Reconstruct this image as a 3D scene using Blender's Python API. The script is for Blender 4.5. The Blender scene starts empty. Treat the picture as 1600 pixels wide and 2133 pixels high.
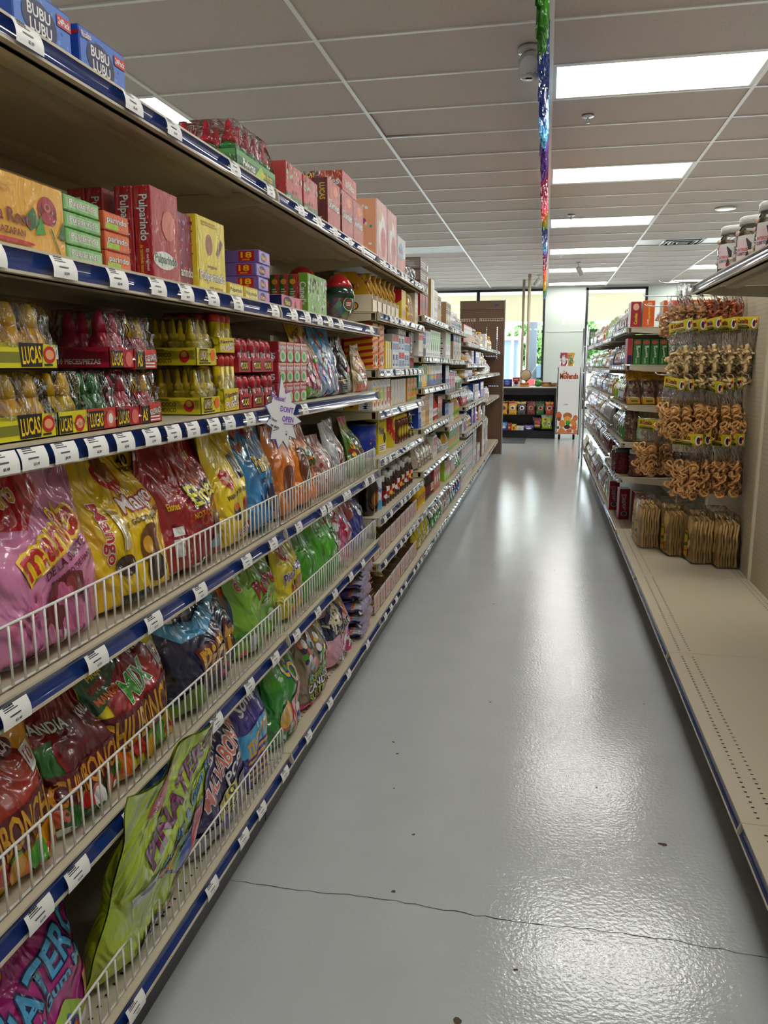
import bpy, math, random
from mathutils import Vector, Matrix, noise
PI = math.pi
# ------------------------------------------------------------------ camera
CAMH = 1.2991
FPX, YAW, PITCH, ROLL = 1625.54, 0.2018, 0.1851, 0.0023
def _cam():
    cy, sy, cp, sp = math.cos(YAW), math.sin(YAW), math.cos(PITCH), math.sin(PITCH)
    f = Vector((-sy*cp, cy*cp, -sp)); r = Vector((cy, sy, 0)); d = f.cross(r)
    cr, sr = math.cos(ROLL), math.sin(ROLL)
    rx = r*cr + d*sr; dy = d*cr - r*sr
    return Matrix((( rx.x, -dy.x, -f.x), (rx.y, -dy.y, -f.y), (rx.z, -dy.z, -f.z))).to_4x4()
cam = bpy.data.cameras.new('camera')
cam.sensor_fit = 'HORIZONTAL'; cam.sensor_width = 36.0; cam.lens = FPX/1600*36.0
cam.clip_start = 0.05; cam.clip_end = 300
camo = bpy.data.objects.new('camera', cam)
bpy.context.scene.collection.objects.link(camo)
camo.matrix_world = Matrix.Translation((0, 0, CAMH)) @ _cam()
SC = bpy.context.scene
SC.camera = camo
# ------------------------------------------------------------------ world, sun, exposure
wd = bpy.data.worlds.new('world'); SC.world = wd; wd.use_nodes = True
_bg = wd.node_tree.nodes['Background']
_bg.inputs[0].default_value = (0.86, 0.94, 1.0, 1); _bg.inputs[1].default_value = 14.0
sun = bpy.data.lights.new('sun', 'SUN'); sun.energy = 16; sun.angle = 0.01; sun.color = (1, .95, .86)
suno = bpy.data.objects.new('sun', sun); SC.collection.objects.link(suno)
suno.rotation_euler = (math.radians(38), math.radians(28), 0)
LIGHT_STRENGTH = 14.0
SC.view_settings.view_transform = 'Standard'; SC.view_settings.look = 'None'
SC.view_settings.exposure = -0.3; SC.view_settings.gamma = 1.0
SC.view_settings.use_curve_mapping = False
SC.render.film_transparent = False
cyc = SC.cycles
cyc.max_bounces = 7; cyc.diffuse_bounces = 3; cyc.glossy_bounces = 3; cyc.transmission_bounces = 3
cyc.transparent_max_bounces = 28; cyc.use_denoising = True; cyc.caustics_reflective = False
cyc.caustics_refractive = False; cyc.sample_clamp_indirect = 6
# ------------------------------------------------------------------ materials
def lin(c):
    return c/12.92 if c <= .04045 else ((c+.055)/1.055)**2.4
PAL = dict(red='c01822', dred='7c1019', maroon='5c1420', crimson='a8142c', pink='e08ab4', hotpink='d2186c', magenta='b01878',
  orange='e86a14', dorange='c44a10', yellow='f2c81a', lemon='f0e02c', gold='d9a020', lime='a4cc14', green='3f9a1e', dgreen='14601e',
  teal='1c8c8c', sky='4aa8dc', blue='1848b4', navy='14184c', dblue='10206c', purple='4c2080', violet='8068c0', lav='a8a0d8', white='ececea',
  cream='e8dcb8', beige='c9bfa5', tan='b08a58', brown='6e4020', dbrown='3a2010', black='141416', grey='8c8c8c', lgrey='bcbcbc', dgrey='44464a',
  silver='c4c8cc', kraft='a5845c', peach='e8a070', skin='d8a070', ink='2a2a30', salmon='d87060', mint='a8d8a0', olive='7c7c20', railblue='16306e',
  bluebox='2850b0', blueb2='4878d0')
MATS = {}
def _hex(c):
    h = PAL.get(c, c)
    return tuple(lin(int(h[i:i+2], 16)/255) for i in (0, 2, 4)) + (1,)
def _n(nt, t, **k):
    n = nt.nodes.new(t)
    for a, b in k.items(): setattr(n, a, b)
    return n
def mat(c, kind='card'):
    key = (c, kind)
    if key in MATS: return MATS[key]
    m = bpy.data.materials.new(f'{kind}_{c}'); m.use_nodes = True
    nt = m.node_tree; b = nt.nodes['Principled BSDF']; col = _hex(c)
    b.inputs['Base Color'].default_value = col
    I = b.inputs
    def bump(scale, strength, dist, det=2, distort=0, mp=(1, 1, 1), tgt='Normal', rough=.5):
        tc = _n(nt, 'ShaderNodeTexCoord'); mpn = _n(nt, 'ShaderNodeMapping'); mpn.inputs[3].default_value = mp
        nz = _n(nt, 'ShaderNodeTexNoise'); nz.inputs['Scale'].default_value = scale; nz.inputs['Detail'].default_value = det
        nz.inputs['Distortion'].default_value = distort; nz.inputs['Roughness'].default_value = rough
        bp = _n(nt, 'ShaderNodeBump'); bp.inputs['Strength'].default_value = strength; bp.inputs['Distance'].default_value = dist
        nt.links.new(tc.outputs['Object'], mpn.inputs[0]); nt.links.new(mpn.outputs[0], nz.inputs['Vector'])
        nt.links.new(nz.outputs[0], bp.inputs['Height']); nt.links.new(bp.outputs[0], I[tgt])
        return nz, bp
    if kind == 'card':
        I['Roughness'].default_value = .42
    elif kind == 'matte':
        I['Roughness'].default_value = .85
    elif kind == 'metalpaint':
        I['Roughness'].default_value = .38; bump(60, .05, .002)
    elif kind == 'metal':
        I['Metallic'].default_value = 1; I['Roughness'].default_value = .28
    elif kind == 'plastic':
        I['Roughness'].default_value = .22
    elif kind == 'foil':      # printed plastic film of a bag
        I['Roughness'].default_value = .38; I['Coat Weight'].default_value = 1; I['Coat Roughness'].default_value = .055
        nz, bp = bump(12, .9, .05, 2.2, 1.6, (1, 1, .6))
        nt.links.new(bp.outputs[0], I['Coat Normal'])
    elif kind == 'wrap':      # card under crinkled shrink wrap
        I['Roughness'].default_value = .4; I['Coat Weight'].default_value = .9; I['Coat Roughness'].default_value = .07
        bump(34, 1, .045, 3, 2.0, (1, 1, .4), 'Coat Normal')
    elif kind == 'glassy':
        I['Roughness'].default_value = .08; I['Coat Weight'].default_value = .5
    elif kind == 'emit':
        I['Emission Color'].default_value = col; I['Emission Strength'].default_value = LIGHT_STRENGTH
    elif kind == 'candy':     # mixed small sweets
        vo = _n(nt, 'ShaderNodeTexVoronoi'); vo.inputs['Scale'].default_value = 42
        mx = _n(nt, 'ShaderNodeMixRGB', blend_type='MIX'); mx.inputs[0].default_value = .45
        mx.inputs[2].default_value = col
        tc = _n(nt, 'ShaderNodeTexCoord'); nt.links.new(tc.outputs['Object'], vo.inputs['Vector'])
        nt.links.new(vo.outputs['Color'], mx.inputs[1]); nt.links.new(mx.outputs[0], I['Base Color'])
        bp = _n(nt, 'ShaderNodeBump'); bp.inputs['Strength'].default_value = .8; bp.inputs['Distance'].default_value = .01
        nt.links.new(vo.outputs['Distance'], bp.inputs['Height']); nt.links.new(bp.outputs[0], I['Normal'])
        I['Roughness'].default_value = .3; I['Coat Weight'].default_value = .6
    elif kind == 'snack':     # grainy fried wheat
        nz = _n(nt, 'ShaderNodeTexNoise'); nz.inputs['Scale'].default_value = 30
        tc = _n(nt, 'ShaderNodeTexCoord'); nt.links.new(tc.outputs['Object'], nz.inputs['Vector'])
        mx = _n(nt, 'ShaderNodeMixRGB'); mx.inputs[1].default_value = tuple(v*.72 for v in col[:3])+(1,)
        mx.inputs[2].default_value = tuple(min(1, v*1.4) for v in col[:3])+(1,)
        nt.links.new(nz.outputs[0], mx.inputs[0]); nt.links.new(mx.outputs[0], I['Base Color'])
        I['Roughness'].default_value = .6; I['Subsurface Weight'].default_value = .05
    elif kind == 'film':      # clear cellophane
        nt.nodes.remove(b); out = nt.nodes['Material Output']
        tr = _n(nt, 'ShaderNodeBsdfTransparent'); tr.inputs[0].default_value = (.985, .985, .98, 1)
        gl = _n(nt, 'ShaderNodeBsdfGlossy'); gl.inputs['Roughness'].default_value = .11; gl.inputs[0].default_value = (.9, .9, .9, 1)
        lw = _n(nt, 'ShaderNodeFresnel'); lw.inputs[0].default_value = 1.28
        mt = _n(nt, 'ShaderNodeMath', operation='MULTIPLY_ADD'); mt.inputs[1].default_value = 1.0; mt.inputs[2].default_value = .022
        mt.use_clamp = True
        mx = _n(nt, 'ShaderNodeMixShader')
        tc = _n(nt, 'ShaderNodeTexCoord'); mp = _n(nt, 'ShaderNodeMapping'); mp.inputs[3].default_value = (1, 1, .4)
        nz = _n(nt, 'ShaderNodeTexNoise'); nz.inputs['Scale'].default_value = 26; nz.inputs['Detail'].default_value = 3
        nz.inputs['Distortion'].default_value = 2
        bp = _n(nt, 'ShaderNodeBump'); bp.inputs['Strength'].default_value = .6; bp.inputs['Distance'].default_value = .03
        L = nt.links.new
        L(tc.outputs['Object'], mp.inputs[0]); L(mp.outputs[0], nz.inputs['Vector']); L(nz.outputs[0], bp.inputs['Height'])
        L(bp.outputs[0], gl.inputs['Normal']); L(bp.outputs[0], lw.inputs['Normal']); L(lw.outputs[0], mt.inputs[0])
        L(mt.outputs[0], mx.inputs[0]); L(tr.outputs[0], mx.inputs[1]); L(gl.outputs[0], mx.inputs[2]); L(mx.outputs[0], out.inputs[0])
    elif kind == 'glass':
        nt.nodes.remove(b); out = nt.nodes['Material Output']
        tr = _n(nt, 'ShaderNodeBsdfTransparent'); tr.inputs[0].default_value = (.93, .96, .96, 1)
        gl = _n(nt, 'ShaderNodeBsdfGlossy'); gl.inputs['Roughness'].default_value = .02
        lw = _n(nt, 'ShaderNodeFresnel'); lw.inputs[0].default_value = 1.45; mx = _n(nt, 'ShaderNodeMixShader')
        L = nt.links.new
        L(lw.outputs[0], mx.inputs[0]); L(tr.outputs[0], mx.inputs[1]); L(gl.outputs[0], mx.inputs[2]); L(mx.outputs[0], out.inputs[0])
    elif kind == 'tile':
        nz, bp = bump(220, .35, .002, 4)
        n2 = _n(nt, 'ShaderNodeTexNoise'); n2.inputs['Scale'].default_value = 130; n2.inputs['Detail'].default_value = 3
        tc = _n(nt, 'ShaderNodeTexCoord'); nt.links.new(tc.outputs['Object'], n2.inputs['Vector'])
        rp = _n(nt, 'ShaderNodeValToRGB'); rp.color_ramp.elements[0].position = .33; rp.color_ramp.elements[1].position = .42
        rp.color_ramp.elements[0].color = tuple(v*.72 for v in col[:3])+(1,); rp.color_ramp.elements[1].color = col
        nt.links.new(n2.outputs[0], rp.inputs[0]); nt.links.new(rp.outputs[0], I['Base Color']); I['Roughness'].default_value = .9
    elif kind == 'floor':
        tc = _n(nt, 'ShaderNodeTexCoord'); L = nt.links.new
        a = _n(nt, 'ShaderNodeTexNoise'); a.inputs['Scale'].default_value = 95; a.inputs['Detail'].default_value = 3
        c2 = _n(nt, 'ShaderNodeTexNoise'); c2.inputs['Scale'].default_value = 5; c2.inputs['Detail'].default_value = 4
        for q in (a, c2): L(tc.outputs['Object'], q.inputs['Vector'])
        b1 = _n(nt, 'ShaderNodeBump'); b1.inputs['Strength'].default_value = .2; b1.inputs['Distance'].default_value = .004
        b2 = _n(nt, 'ShaderNodeBump'); b2.inputs['Strength'].default_value = .22; b2.inputs['Distance'].default_value = .006
        L(a.outputs[0], b1.inputs['Height']); L(c2.outputs[0], b2.inputs['Height']); L(b2.outputs[0], b1.inputs['Normal'])
        L(b1.outputs[0], I['Normal'])
        mx = _n(nt, 'ShaderNodeMixRGB'); mx.inputs[1].default_value = tuple(v*.93 for v in col[:3])+(1,)
        mx.inputs[2].default_value = tuple(v*1.06 for v in col[:3])+(1,); L(c2.outputs[0], mx.inputs[0]); L(mx.outputs[0], I['Base Color'])
        I['Roughness'].default_value = .09; I['IOR'].default_value = 1.5; I['Specular IOR Level'].default_value = .8
    elif kind in ('peg', 'pegbrown'):   # perforated hardboard: holes on a grid
        tc = _n(nt, 'ShaderNodeTexCoord'); L = nt.links.new; sp = _n(nt, 'ShaderNodeSeparateXYZ'); L(tc.outputs['Object'], sp.inputs[0])
        pitch = .0254
        def cell(o):
            d = _n(nt, 'ShaderNodeMath', operation='DIVIDE'); d.inputs[1].default_value = pitch; L(o, d.inputs[0])
            f = _n(nt, 'ShaderNodeMath', operation='FRACT'); L(d.outputs[0], f.inputs[0])
            s = _n(nt, 'ShaderNodeMath', operation='SUBTRACT'); s.inputs[1].default_value = .5; L(f.outputs[0], s.inputs[0])
            p = _n(nt, 'ShaderNodeMath', operation='POWER'); p.inputs[1].default_value = 2; L(s.outputs[0], p.inputs[0]); return p
        p1 = cell(sp.outputs['Y' if kind == 'peg' else 'X']); p2 = cell(sp.outputs['Z'])
        ad = _n(nt, 'ShaderNodeMath', operation='ADD'); L(p1.outputs[0], ad.inputs[0]); L(p2.outputs[0], ad.inputs[1])
        lt = _n(nt, 'ShaderNodeMath', operation='LESS_THAN'); lt.inputs[1].default_value = .012 if kind == 'peg' else .045; L(ad.outputs[0], lt.inputs[0])
        mx = _n(nt, 'ShaderNodeMixRGB'); mx.inputs[1].default_value = col; mx.inputs[2].default_value = tuple(v*.22 for v in col[:3])+(1,)
        L(lt.outputs[0], mx.inputs[0]); L(mx.outputs[0], I['Base Color']); I['Roughness'].default_value = .5
        if kind == 'pegbrown' and c == '7a5c48':      # open holes where nothing backs the board
            def rng(o, a, b_):
                m1 = _n(nt, 'ShaderNodeMath', operation='GREATER_THAN'); m1.inputs[1].default_value = a; L(o, m1.inputs[0])
                m2 = _n(nt, 'ShaderNodeMath', operation='LESS_THAN'); m2.inputs[1].default_value = b_; L(o, m2.inputs[0])
                m3 = _n(nt, 'ShaderNodeMath', operation='MULTIPLY'); L(m1.outputs[0], m3.inputs[0]); L(m2.outputs[0], m3.inputs[1]); return m3
            tot = None
            for xa, xb, za, zb in ((-.4, .4, 1.93, 1.981), (.2, .2254, 1.40, 1.86), (.05, .0762, 1.42, 1.86), (.05, .22, 1.42, 1.448), (.1, .25, .99, 1.016)):
                u, v_ = rng(sp.outputs['X'], xa, xb), rng(sp.outputs['Z'], za, zb)
                w_ = _n(nt, 'ShaderNodeMath', operation='MULTIPLY'); L(u.outputs[0], w_.inputs[0]); L(v_.outputs[0], w_.inputs[1])
                if tot is None: tot = w_
                else:
                    q = _n(nt, 'ShaderNodeMath', operation='MAXIMUM'); L(tot.outputs[0], q.inputs[0]); L(w_.outputs[0], q.inputs[1]); tot = q
            op = _n(nt, 'ShaderNodeMath', operation='MULTIPLY'); L(tot.outputs[0], op.inputs[0]); L(lt.outputs[0], op.inputs[1])
            iv = _n(nt, 'ShaderNodeMath', operation='SUBTRACT'); iv.inputs[0].default_value = 1; L(op.outputs[0], iv.inputs[1]); L(iv.outputs[0], I['Alpha'])
    elif kind == 'wood':
        nz, bp = bump(8, .1, .002, 4, 3, (1, 12, 12))
        rp = _n(nt, 'ShaderNodeMixRGB'); rp.inputs[1].default_value = tuple(v*.6 for v in col[:3])+(1,); rp.inputs[2].default_value = col
        nt.links.new(nz.outputs[0], rp.inputs[0]); nt.links.new(rp.outputs[0], I['Base Color'])
    elif kind == 'leaf':
        nz = _n(nt, 'ShaderNodeTexNoise'); nz.inputs['Scale'].default_value = 2.5; nz.inputs['Detail'].default_value = 6
        rp = _n(nt, 'ShaderNodeMixRGB'); rp.inputs[1].default_value = tuple(v*.3 for v in col[:3])+(1,); rp.inputs[2].default_value = tuple(min(1, v*1.7) for v in col[:3])+(1,)
        nt.links.new(nz.outputs[0], rp.inputs[0]); nt.links.new(rp.outputs[0], I['Base Color']); I['Roughness'].default_value = .7
    elif kind == 'foilshine':
        I['Roughness'].default_value = .3; I['Metallic'].default_value = .35; bump(40, .5, .01, 2, 1)
    m.use_backface_culling = False
    MATS[key] = m
    return m
# ------------------------------------------------------------------ geometry builder
COL = SC.collection
class G:
    def __init__(s): s.v = []; s.f = []; s.mi = []; s.ms = []; s.sm = []
    def m(s, mt):
        if mt not in s.ms: s.ms.append(mt)
        return s.ms.index(mt)
    def add(s, vs, fs, mt, smooth=False):
        o = len(s.v); i = s.m(mt); s.v += [tuple(p) for p in vs]
        for f in fs: s.f.append(tuple(o+k for k in f)); s.mi.append(i); s.sm.append(smooth)
        return s
    def box(s, x0, x1, y0, y1, z0, z1, mt, c=0):
        if c <= 0:
            vs = [(x, y, z) for x in (x0, x1) for y in (y0, y1) for z in (z0, z1)]
            return s.add(vs, [(0, 1, 3, 2), (4, 6, 7, 5), (0, 4, 5, 1), (2, 3, 7, 6), (0, 2, 6, 4), (1, 5, 7, 3)], mt)
        vs = []; idx = {}
        for sx in (0, 1):
            for sy in (0, 1):
                for sz in (0, 1):
                    X, Y, Z = (x0, x1)[sx], (y0, y1)[sy], (z0, z1)[sz]
                    dx, dy, dz = (c, -c)[sx], (c, -c)[sy], (c, -c)[sz]
                    for a, p in enumerate(((X, Y+dy, Z+dz), (X+dx, Y, Z+dz), (X+dx, Y+dy, Z))):
                        idx[(sx, sy, sz, a)] = len(vs); vs.append(p)
        fs = []
        for a in range(3):
            u, w = [(1, 2), (2, 0), (0, 1)][a]
            for e in (0, 1):
                q = []
                for (i, j) in ((0, 0), (1, 0), (1, 1), (0, 1)):
                    k = [0, 0, 0]; k[a] = e; k[u] = i; k[w] = j; q.append(idx[(*k, a)])
                fs.append(tuple(q if e else q[::-1]))
        for a in range(3):
            u, w = [(1, 2), (2, 0), (0, 1)][a]
            for i in (0, 1):
                for j in (0, 1):
                    k0 = [0, 0, 0]; k0[u] = i; k0[w] = j; k1 = list(k0); k1[a] = 1
                    fs.append((idx[(*k0, u)], idx[(*k1, u)], idx[(*k1, w)], idx[(*k0, w)]))
        for i in (0, 1):
            for j in (0, 1):
                for k in (0, 1): fs.append((idx[(i, j, k, 0)], idx[(i, j, k, 1)], idx[(i, j, k, 2)]))
        return s.add(vs, fs, mt)
    def lathe(s, prof, mt, n=16, cx=0, cy=0, z0=0, axis='z'):
        vs = []; fs = []
        for r, z in prof:
            for k in range(n):
                a = 2*PI*k/n; p = (r*math.cos(a), r*math.sin(a), z)
                if axis == 'y': p = (p[0], p[2], p[1])
                if axis == 'x': p = (p[2], p[0], p[1])
                vs.append((p[0]+cx, p[1]+cy, p[2]+z0))
        for i in range(len(prof)-1):
            for k in range(n):
                a, b = i*n+k, i*n+(k+1) % n; fs.append((a, b, b+n, a+n))
        if prof[0][0] > 1e-5: fs.append(tuple(range(n))[::-1])
        if prof[-1][0] > 1e-5: fs.append(tuple(range((len(prof)-1)*n, len(prof)*n)))
        return s.add(vs, fs, mt, True)
    def tube(s, pts, r, mt, n=6, closed=False):
        P = [Vector(p) for p in pts]; vs = []; fs = []; N = len(P)
        for i, p in enumerate(P):
            if closed: t = P[(i+1) % N]-P[i-1]
            else: t = P[min(i+1, N-1)]-P[max(i-1, 0)]
            t.normalize(); u = t.cross(Vector((0, 0, 1)) if abs(t.z) < .9 else Vector((1, 0, 0))).normalized(); w = t.cross(u)
            for k in range(n): a = 2*PI*k/n; vs.append(p+u*(r*math.cos(a))+w*(r*math.sin(a)))
        for i in range(N if closed else N-1):
            j = (i+1) % N
            for k in range(n): fs.append((i*n+k, i*n+(k+1) % n, j*n+(k+1) % n, j*n+k))
        if not closed: fs += [tuple(range(n))[::-1], tuple(range((N-1)*n, N*n))]
        return s.add(vs, fs, mt, True)
    def grid(s, fn, nu, nv, mt, smooth=True, flip=False):
        vs = [fn(i/nu, j/nv) for j in range(nv+1) for i in range(nu+1)]
        W = nu+1
        fs = [((j*W+i, j*W+i+1, (j+1)*W+i+1, (j+1)*W+i)) for j in range(nv) for i in range(nu)]
        if flip: fs = [f[::-1] for f in fs]
        return s.add(vs, fs, mt, smooth)
    def ext(s, prof, y0, y1, mt, closed=True, smooth=False):   # profile (x,z) swept along y
        n = len(prof); vs = [(x, y0, z) for x, z in prof]+[(x, y1, z) for x, z in prof]
        fs = [(i, (i+1) % n, n+(i+1) % n, n+i) for i in range(n if closed else n-1)]
        if closed: fs += [tuple(range(n))[::-1], tuple(range(n, 2*n))]
        return s.add(vs, fs, mt, smooth)
    def obj(s, name, parent=None, org=(0, 0, 0)):
        me = bpy.data.meshes.new(name)
        vs = s.v if org == (0, 0, 0) else [(x-org[0], y-org[1], z-org[2]) for x, y, z in s.v]
        me.from_pydata(vs, [], s.f)
        for mt in s.ms: me.materials.append(mt)
        me.polygons.foreach_set('material_index', s.mi); me.polygons.foreach_set('use_smooth', s.sm)
        me.update()
        o = bpy.data.objects.new(name, me); COL.objects.link(o)
        if parent: o.parent = parent
        return o
def tag(o, label=None, cat=None, group=None, kind=None):
    if label: o['label'] = label
    if cat: o['category'] = cat
    if group: o['group'] = group
    if kind: o['kind'] = kind
    return o
def struct(g, name, parent=None, org=(0, 0, 0)):
    o = g.obj(name, parent, org); o['kind'] = 'structure'; return o
def empty(name, loc=(0, 0, 0), rz=0):
    o = bpy.data.objects.new(name, None); COL.objects.link(o); o.location = loc; o.rotation_euler = (0, 0, rz); o.empty_display_size = .05
    return o
KIDS = {}
def dup(o):
    def cp(a, par):
        c = a.copy(); COL.objects.link(c); c.parent = par
        for k in a.children: cp(k, c)
        return c
    return cp(o, None)
USED = set(); LABELS = {}
def put(o, x, y, z, rz, label, cat, group=None, rx=0, ry=0, s=1):
    """first use moves the prototype itself; later uses copy it with its parts"""
    if o.name in USED: o = dup(o)
    USED.add(o.name)
    o.location = (x, y, z); o.rotation_euler = (rx, ry, rz)
    if s != 1: o.scale = (s, s, s) if not isinstance(s, tuple) else s
    return tag(o, label, cat, group)
L90, R90 = PI/2, -PI/2
# ------------------------------------------------------------------ flat print as thin geometry mapped on to a surface
GL = {}
def glyph(t, off=0.0):
    k = (t, off)
    if k not in GL:
        cu = bpy.data.curves.new('t', 'FONT'); cu.body = t; cu.size = 1; cu.offset = off; cu.resolution_u = 2
        o = bpy.data.objects.new('t', cu); me = o.to_mesh()
        vs = [(v.co.x, v.co.y) for v in me.vertices]; fs = [tuple(p.vertices) for p in me.polygons]
        o.to_mesh_clear(); bpy.data.objects.remove(o); bpy.data.curves.remove(cu)
        if not vs: vs = [(0, 0), (1, 0), (0, 1)]; fs = []
        GL[k] = (vs, fs)
    return GL[k]
def design(g, D, surf, W, kind='foil', L=None, z0=.0004, dz=.00016):
    """D: list of marks in units of W; x from the middle, y up from the base"""
    lay = z0
    for e in D:
        t = e[0]; parts = []
        if t == 't':       # t, text, x, y, w, h, col, rot, outline col, outline amount, arc
            _, s, x, y, w, h, c = e[:7]; rot = e[7] if len(e) > 7 else 0; oc = e[8] if len(e) > 8 else None
            ow = e[9] if len(e) > 9 else .07; arc = e[10] if len(e) > 10 else 0
            base = glyph(s, .022)[0]
            xs = [p[0] for p in base]; ys = [p[1] for p in base]; mx, my = (min(xs)+max(xs))/2, (min(ys)+max(ys))/2
            sx, sy = w/max(1e-4, max(xs)-min(xs)), h/max(1e-4, max(ys)-min(ys)); ca, sa = math.cos(rot), math.sin(rot)
            for off, cc in (((.022+ow*.6, oc), (.022, c)) if oc else ((.022, c),)):
                vs, fs = glyph(s, round(off, 4)); P = []
                for a, b in vs:
                    a = (a-mx)*sx; b = (b-my)*sy + arc*a*a; P.append((x+a*ca-b*sa, y+a*sa+b*ca))
                parts.append((P, fs, cc))
        else:
            if t == 'r':
                _, x, y, w, h, c = e[:6]; rot = e[6] if len(e) > 6 else 0; ca, sa = math.cos(rot), math.sin(rot)
                P = [(x+a*ca-b*sa, y+a*sa+b*ca) for a, b in ((-w/2, -h/2), (w/2, -h/2), (w/2, h/2), (-w/2, h/2))]
            elif t == 'e':
                _, x, y, w, h, c = e[:6]; rot = e[6] if len(e) > 6 else 0; ca, sa = math.cos(rot), math.sin(rot)
                P = []
                for k in range(18):
                    a, b = w/2*math.cos(2*PI*k/18), h/2*math.sin(2*PI*k/18); P.append((x+a*ca-b*sa, y+a*sa+b*ca))
            elif t == 'p': P, c = list(e[1]), e[2]
            elif t == 's':     # star / burst: x y rout rin n col
                _, x, y, ro, ri, n, c = e; P = [(x+(ro, ri)[k % 2]*math.sin(PI*k/n), y+(ro, ri)[k % 2]*math.cos(PI*k/n)) for k in range(2*n)]
            elif t == 'l':     # lines of small print: x y w h n col
                _, x, y, w, h, n, c = e
                rr = random.Random(int(x*99+y*77)); P = []; fs = []
                for k in range(n):
                    yy = y+h/2-h*(k+.5)/n; ww = w*rr.uniform(.6, 1); hh = h/n*.24
                    o = len(P); P += [(x-w/2, yy-hh), (x-w/2+ww, yy-hh), (x-w/2+ww, yy+hh), (x-w/2, yy+hh)]; fs.append((o, o+1, o+2, o+3))
                parts.append((P, fs, c)); P = None
            elif t == 'd':     # scatter of dots: x y w h n size colours
                _, x, y, w, h, n, sz, cs = e; rr = random.Random(n*7+int(x*50))
                for ci, c in enumerate(cs):
                    P = []; fs = []
                    for k in range(n//len(cs)):
                        px, py = x+rr.uniform(-.5, .5)*w, y+rr.uniform(-.5, .5)*h; r1 = sz*rr.uniform(.6, 1.2); r2 = r1*rr.uniform(.5, 1); th = rr.uniform(0, PI)
                        o = len(P)
                        for q in range(8):
                            a, b = r1*math.cos(q*PI/4), r2*math.sin(q*PI/4); P.append((px+a*math.cos(th)-b*math.sin(th), py+a*math.sin(th)+b*math.cos(th)))
                        fs.append(tuple(range(o, o+8)))
                    parts.append((P, fs, c))
                P = None
            if P is not None: 
                if t in ('s',) or (t == 'p' and len(P) > 4) or t == 'e':
                    cx, cy = sum(p[0] for p in P)/len(P), sum(p[1] for p in P)/len(P); n = len(P)
                    parts.append((P+[(cx, cy)], [(k, (k+1) % n, n) for k in range(n)], c))
                else: parts.append((P, [tuple(range(len(P)))], c))
        for P, fs, c in parts:
            P = [(a*W, b*W) for a, b in P]
            if L:
                T = []
                for f in fs:
                    for k in range(1, len(f)-1): T.append((P[f[0]], P[f[k]], P[f[k+1]]))
                out = []
                while T:
                    tri = T.pop(); d = [math.dist(tri[i], tri[(i+1) % 3]) for i in range(3)]; i = d.index(max(d))
                    if d[i] > L and len(out)+len(T) < 5000:
                        a, b, cc = tri[i], tri[(i+1) % 3], tri[(i+2) % 3]; mm = ((a[0]+b[0])/2, (a[1]+b[1])/2)
                        T += [(a, mm, cc), (mm, b, cc)]
                    else: out.append(tri)
                vs = []; ids = {}; fo = []
                for tri in out:
                    q = []
                    for p in tri:
                        if p not in ids: ids[p] = len(vs); vs.append(p)
                        q.append(ids[p])
                    fo.append(tuple(q))
                P, fs = vs, fo
            g.add([surf(a, b, lay) for a, b in P], fs, mat(c, kind), bool(L))
            lay += dz
# ------------------------------------------------------------------ products
def ss(a, b, x):
    x = max(0, min(1, (x-a)/(b-a))); return x*x*(3-2*x)
def box(w, d, h, c, front=(), left=(), right=(), top=(), kind='card', name='carton', sidec=None, topc=None, ch=.0015):
    """origin: middle of the front bottom edge; front faces -y"""
    g = G(); g.box(-w/2, w/2, 0, d, 0, h, mat(c, kind), ch)
    e = .0002
    if sidec:
        for x, q in ((-w/2-e, 1), (w/2+e, -1)):
            g.add([(x, ch, ch), (x, d-ch, ch), (x, d-ch, h-ch), (x, ch, h-ch)], [(0, 3, 2, 1) if q > 0 else (0, 1, 2, 3)], mat(sidec, kind))
    if topc: g.add([(-w/2+ch, ch, h+e), (w/2-ch, ch, h+e), (w/2-ch, d-ch, h+e), (-w/2+ch, d-ch, h+e)], [(0, 1, 2, 3)], mat(topc, kind))
    design(g, front, lambda x, y, o: (x, -o, y), w, kind)
    design(g, left, lambda x, y, o: (-w/2-o, d/2-x, y), d, kind)
    design(g, right, lambda x, y, o: (w/2+o, d/2+x, y), d, kind)
    design(g, top, lambda x, y, o: (x, y, h+o), w, kind)
    return g.obj(name)
def bag(w, h, t, c, D=(), seed=0, kind='foil', name='candy_bag', backc=None, fold=.02, ear=.012, topc=None, nu=14, nv=20, kids=(), pinch=.1):
    sd = seed*3.17+.5
    def S(x, y, o=0, side=1):
        a = max(-1, min(1, 2*x/w)); b = max(0, min(1, y/h))
        prof = math.sqrt(min(1, b/.07))*(1-ss(.5, .96, b)*.97)
        T = t*.5*prof*max(0, 1-a**4)**.5 + .0012
        T += .16*t*prof*noise.noise((x*17+sd, y*13, sd))*(1-a**4)
        X = x*(1-pinch*prof)+.005*math.sin(y*41+sd)*abs(a)
        Z = y*(1-.03*abs(a))+ear*abs(a)**3*b**4*(1+.5*math.sin(sd*7+a)) + .006*noise.noise((x*22, sd, 0))*b
        fl = fold*(b*b)+ .010*math.sin(x*30+sd)*ss(.75, 1, b)
        return (X, t/2 - side*(T+o) + fl*side*0 + fl, Z)
    g = G(); m0 = mat(c, kind)
    fine = nu > 14
    if fine: nu, nv = int(w/.0095), int(h/.0095)
    g.grid(lambda u, v: S((u-.5)*w, v*h), nu, nv, m0)
    g.grid(lambda u, v: S((u-.5)*w, v*h, 0, -1), max(6, nu//2), max(8, nv//2), mat(backc or c, kind), flip=True)
    design(g, D, lambda x, y, o: S(x, y, o), w, kind, L=.0125 if fine else w/10, z0=.0009, dz=.0002)
    return g.obj(name)
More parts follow.
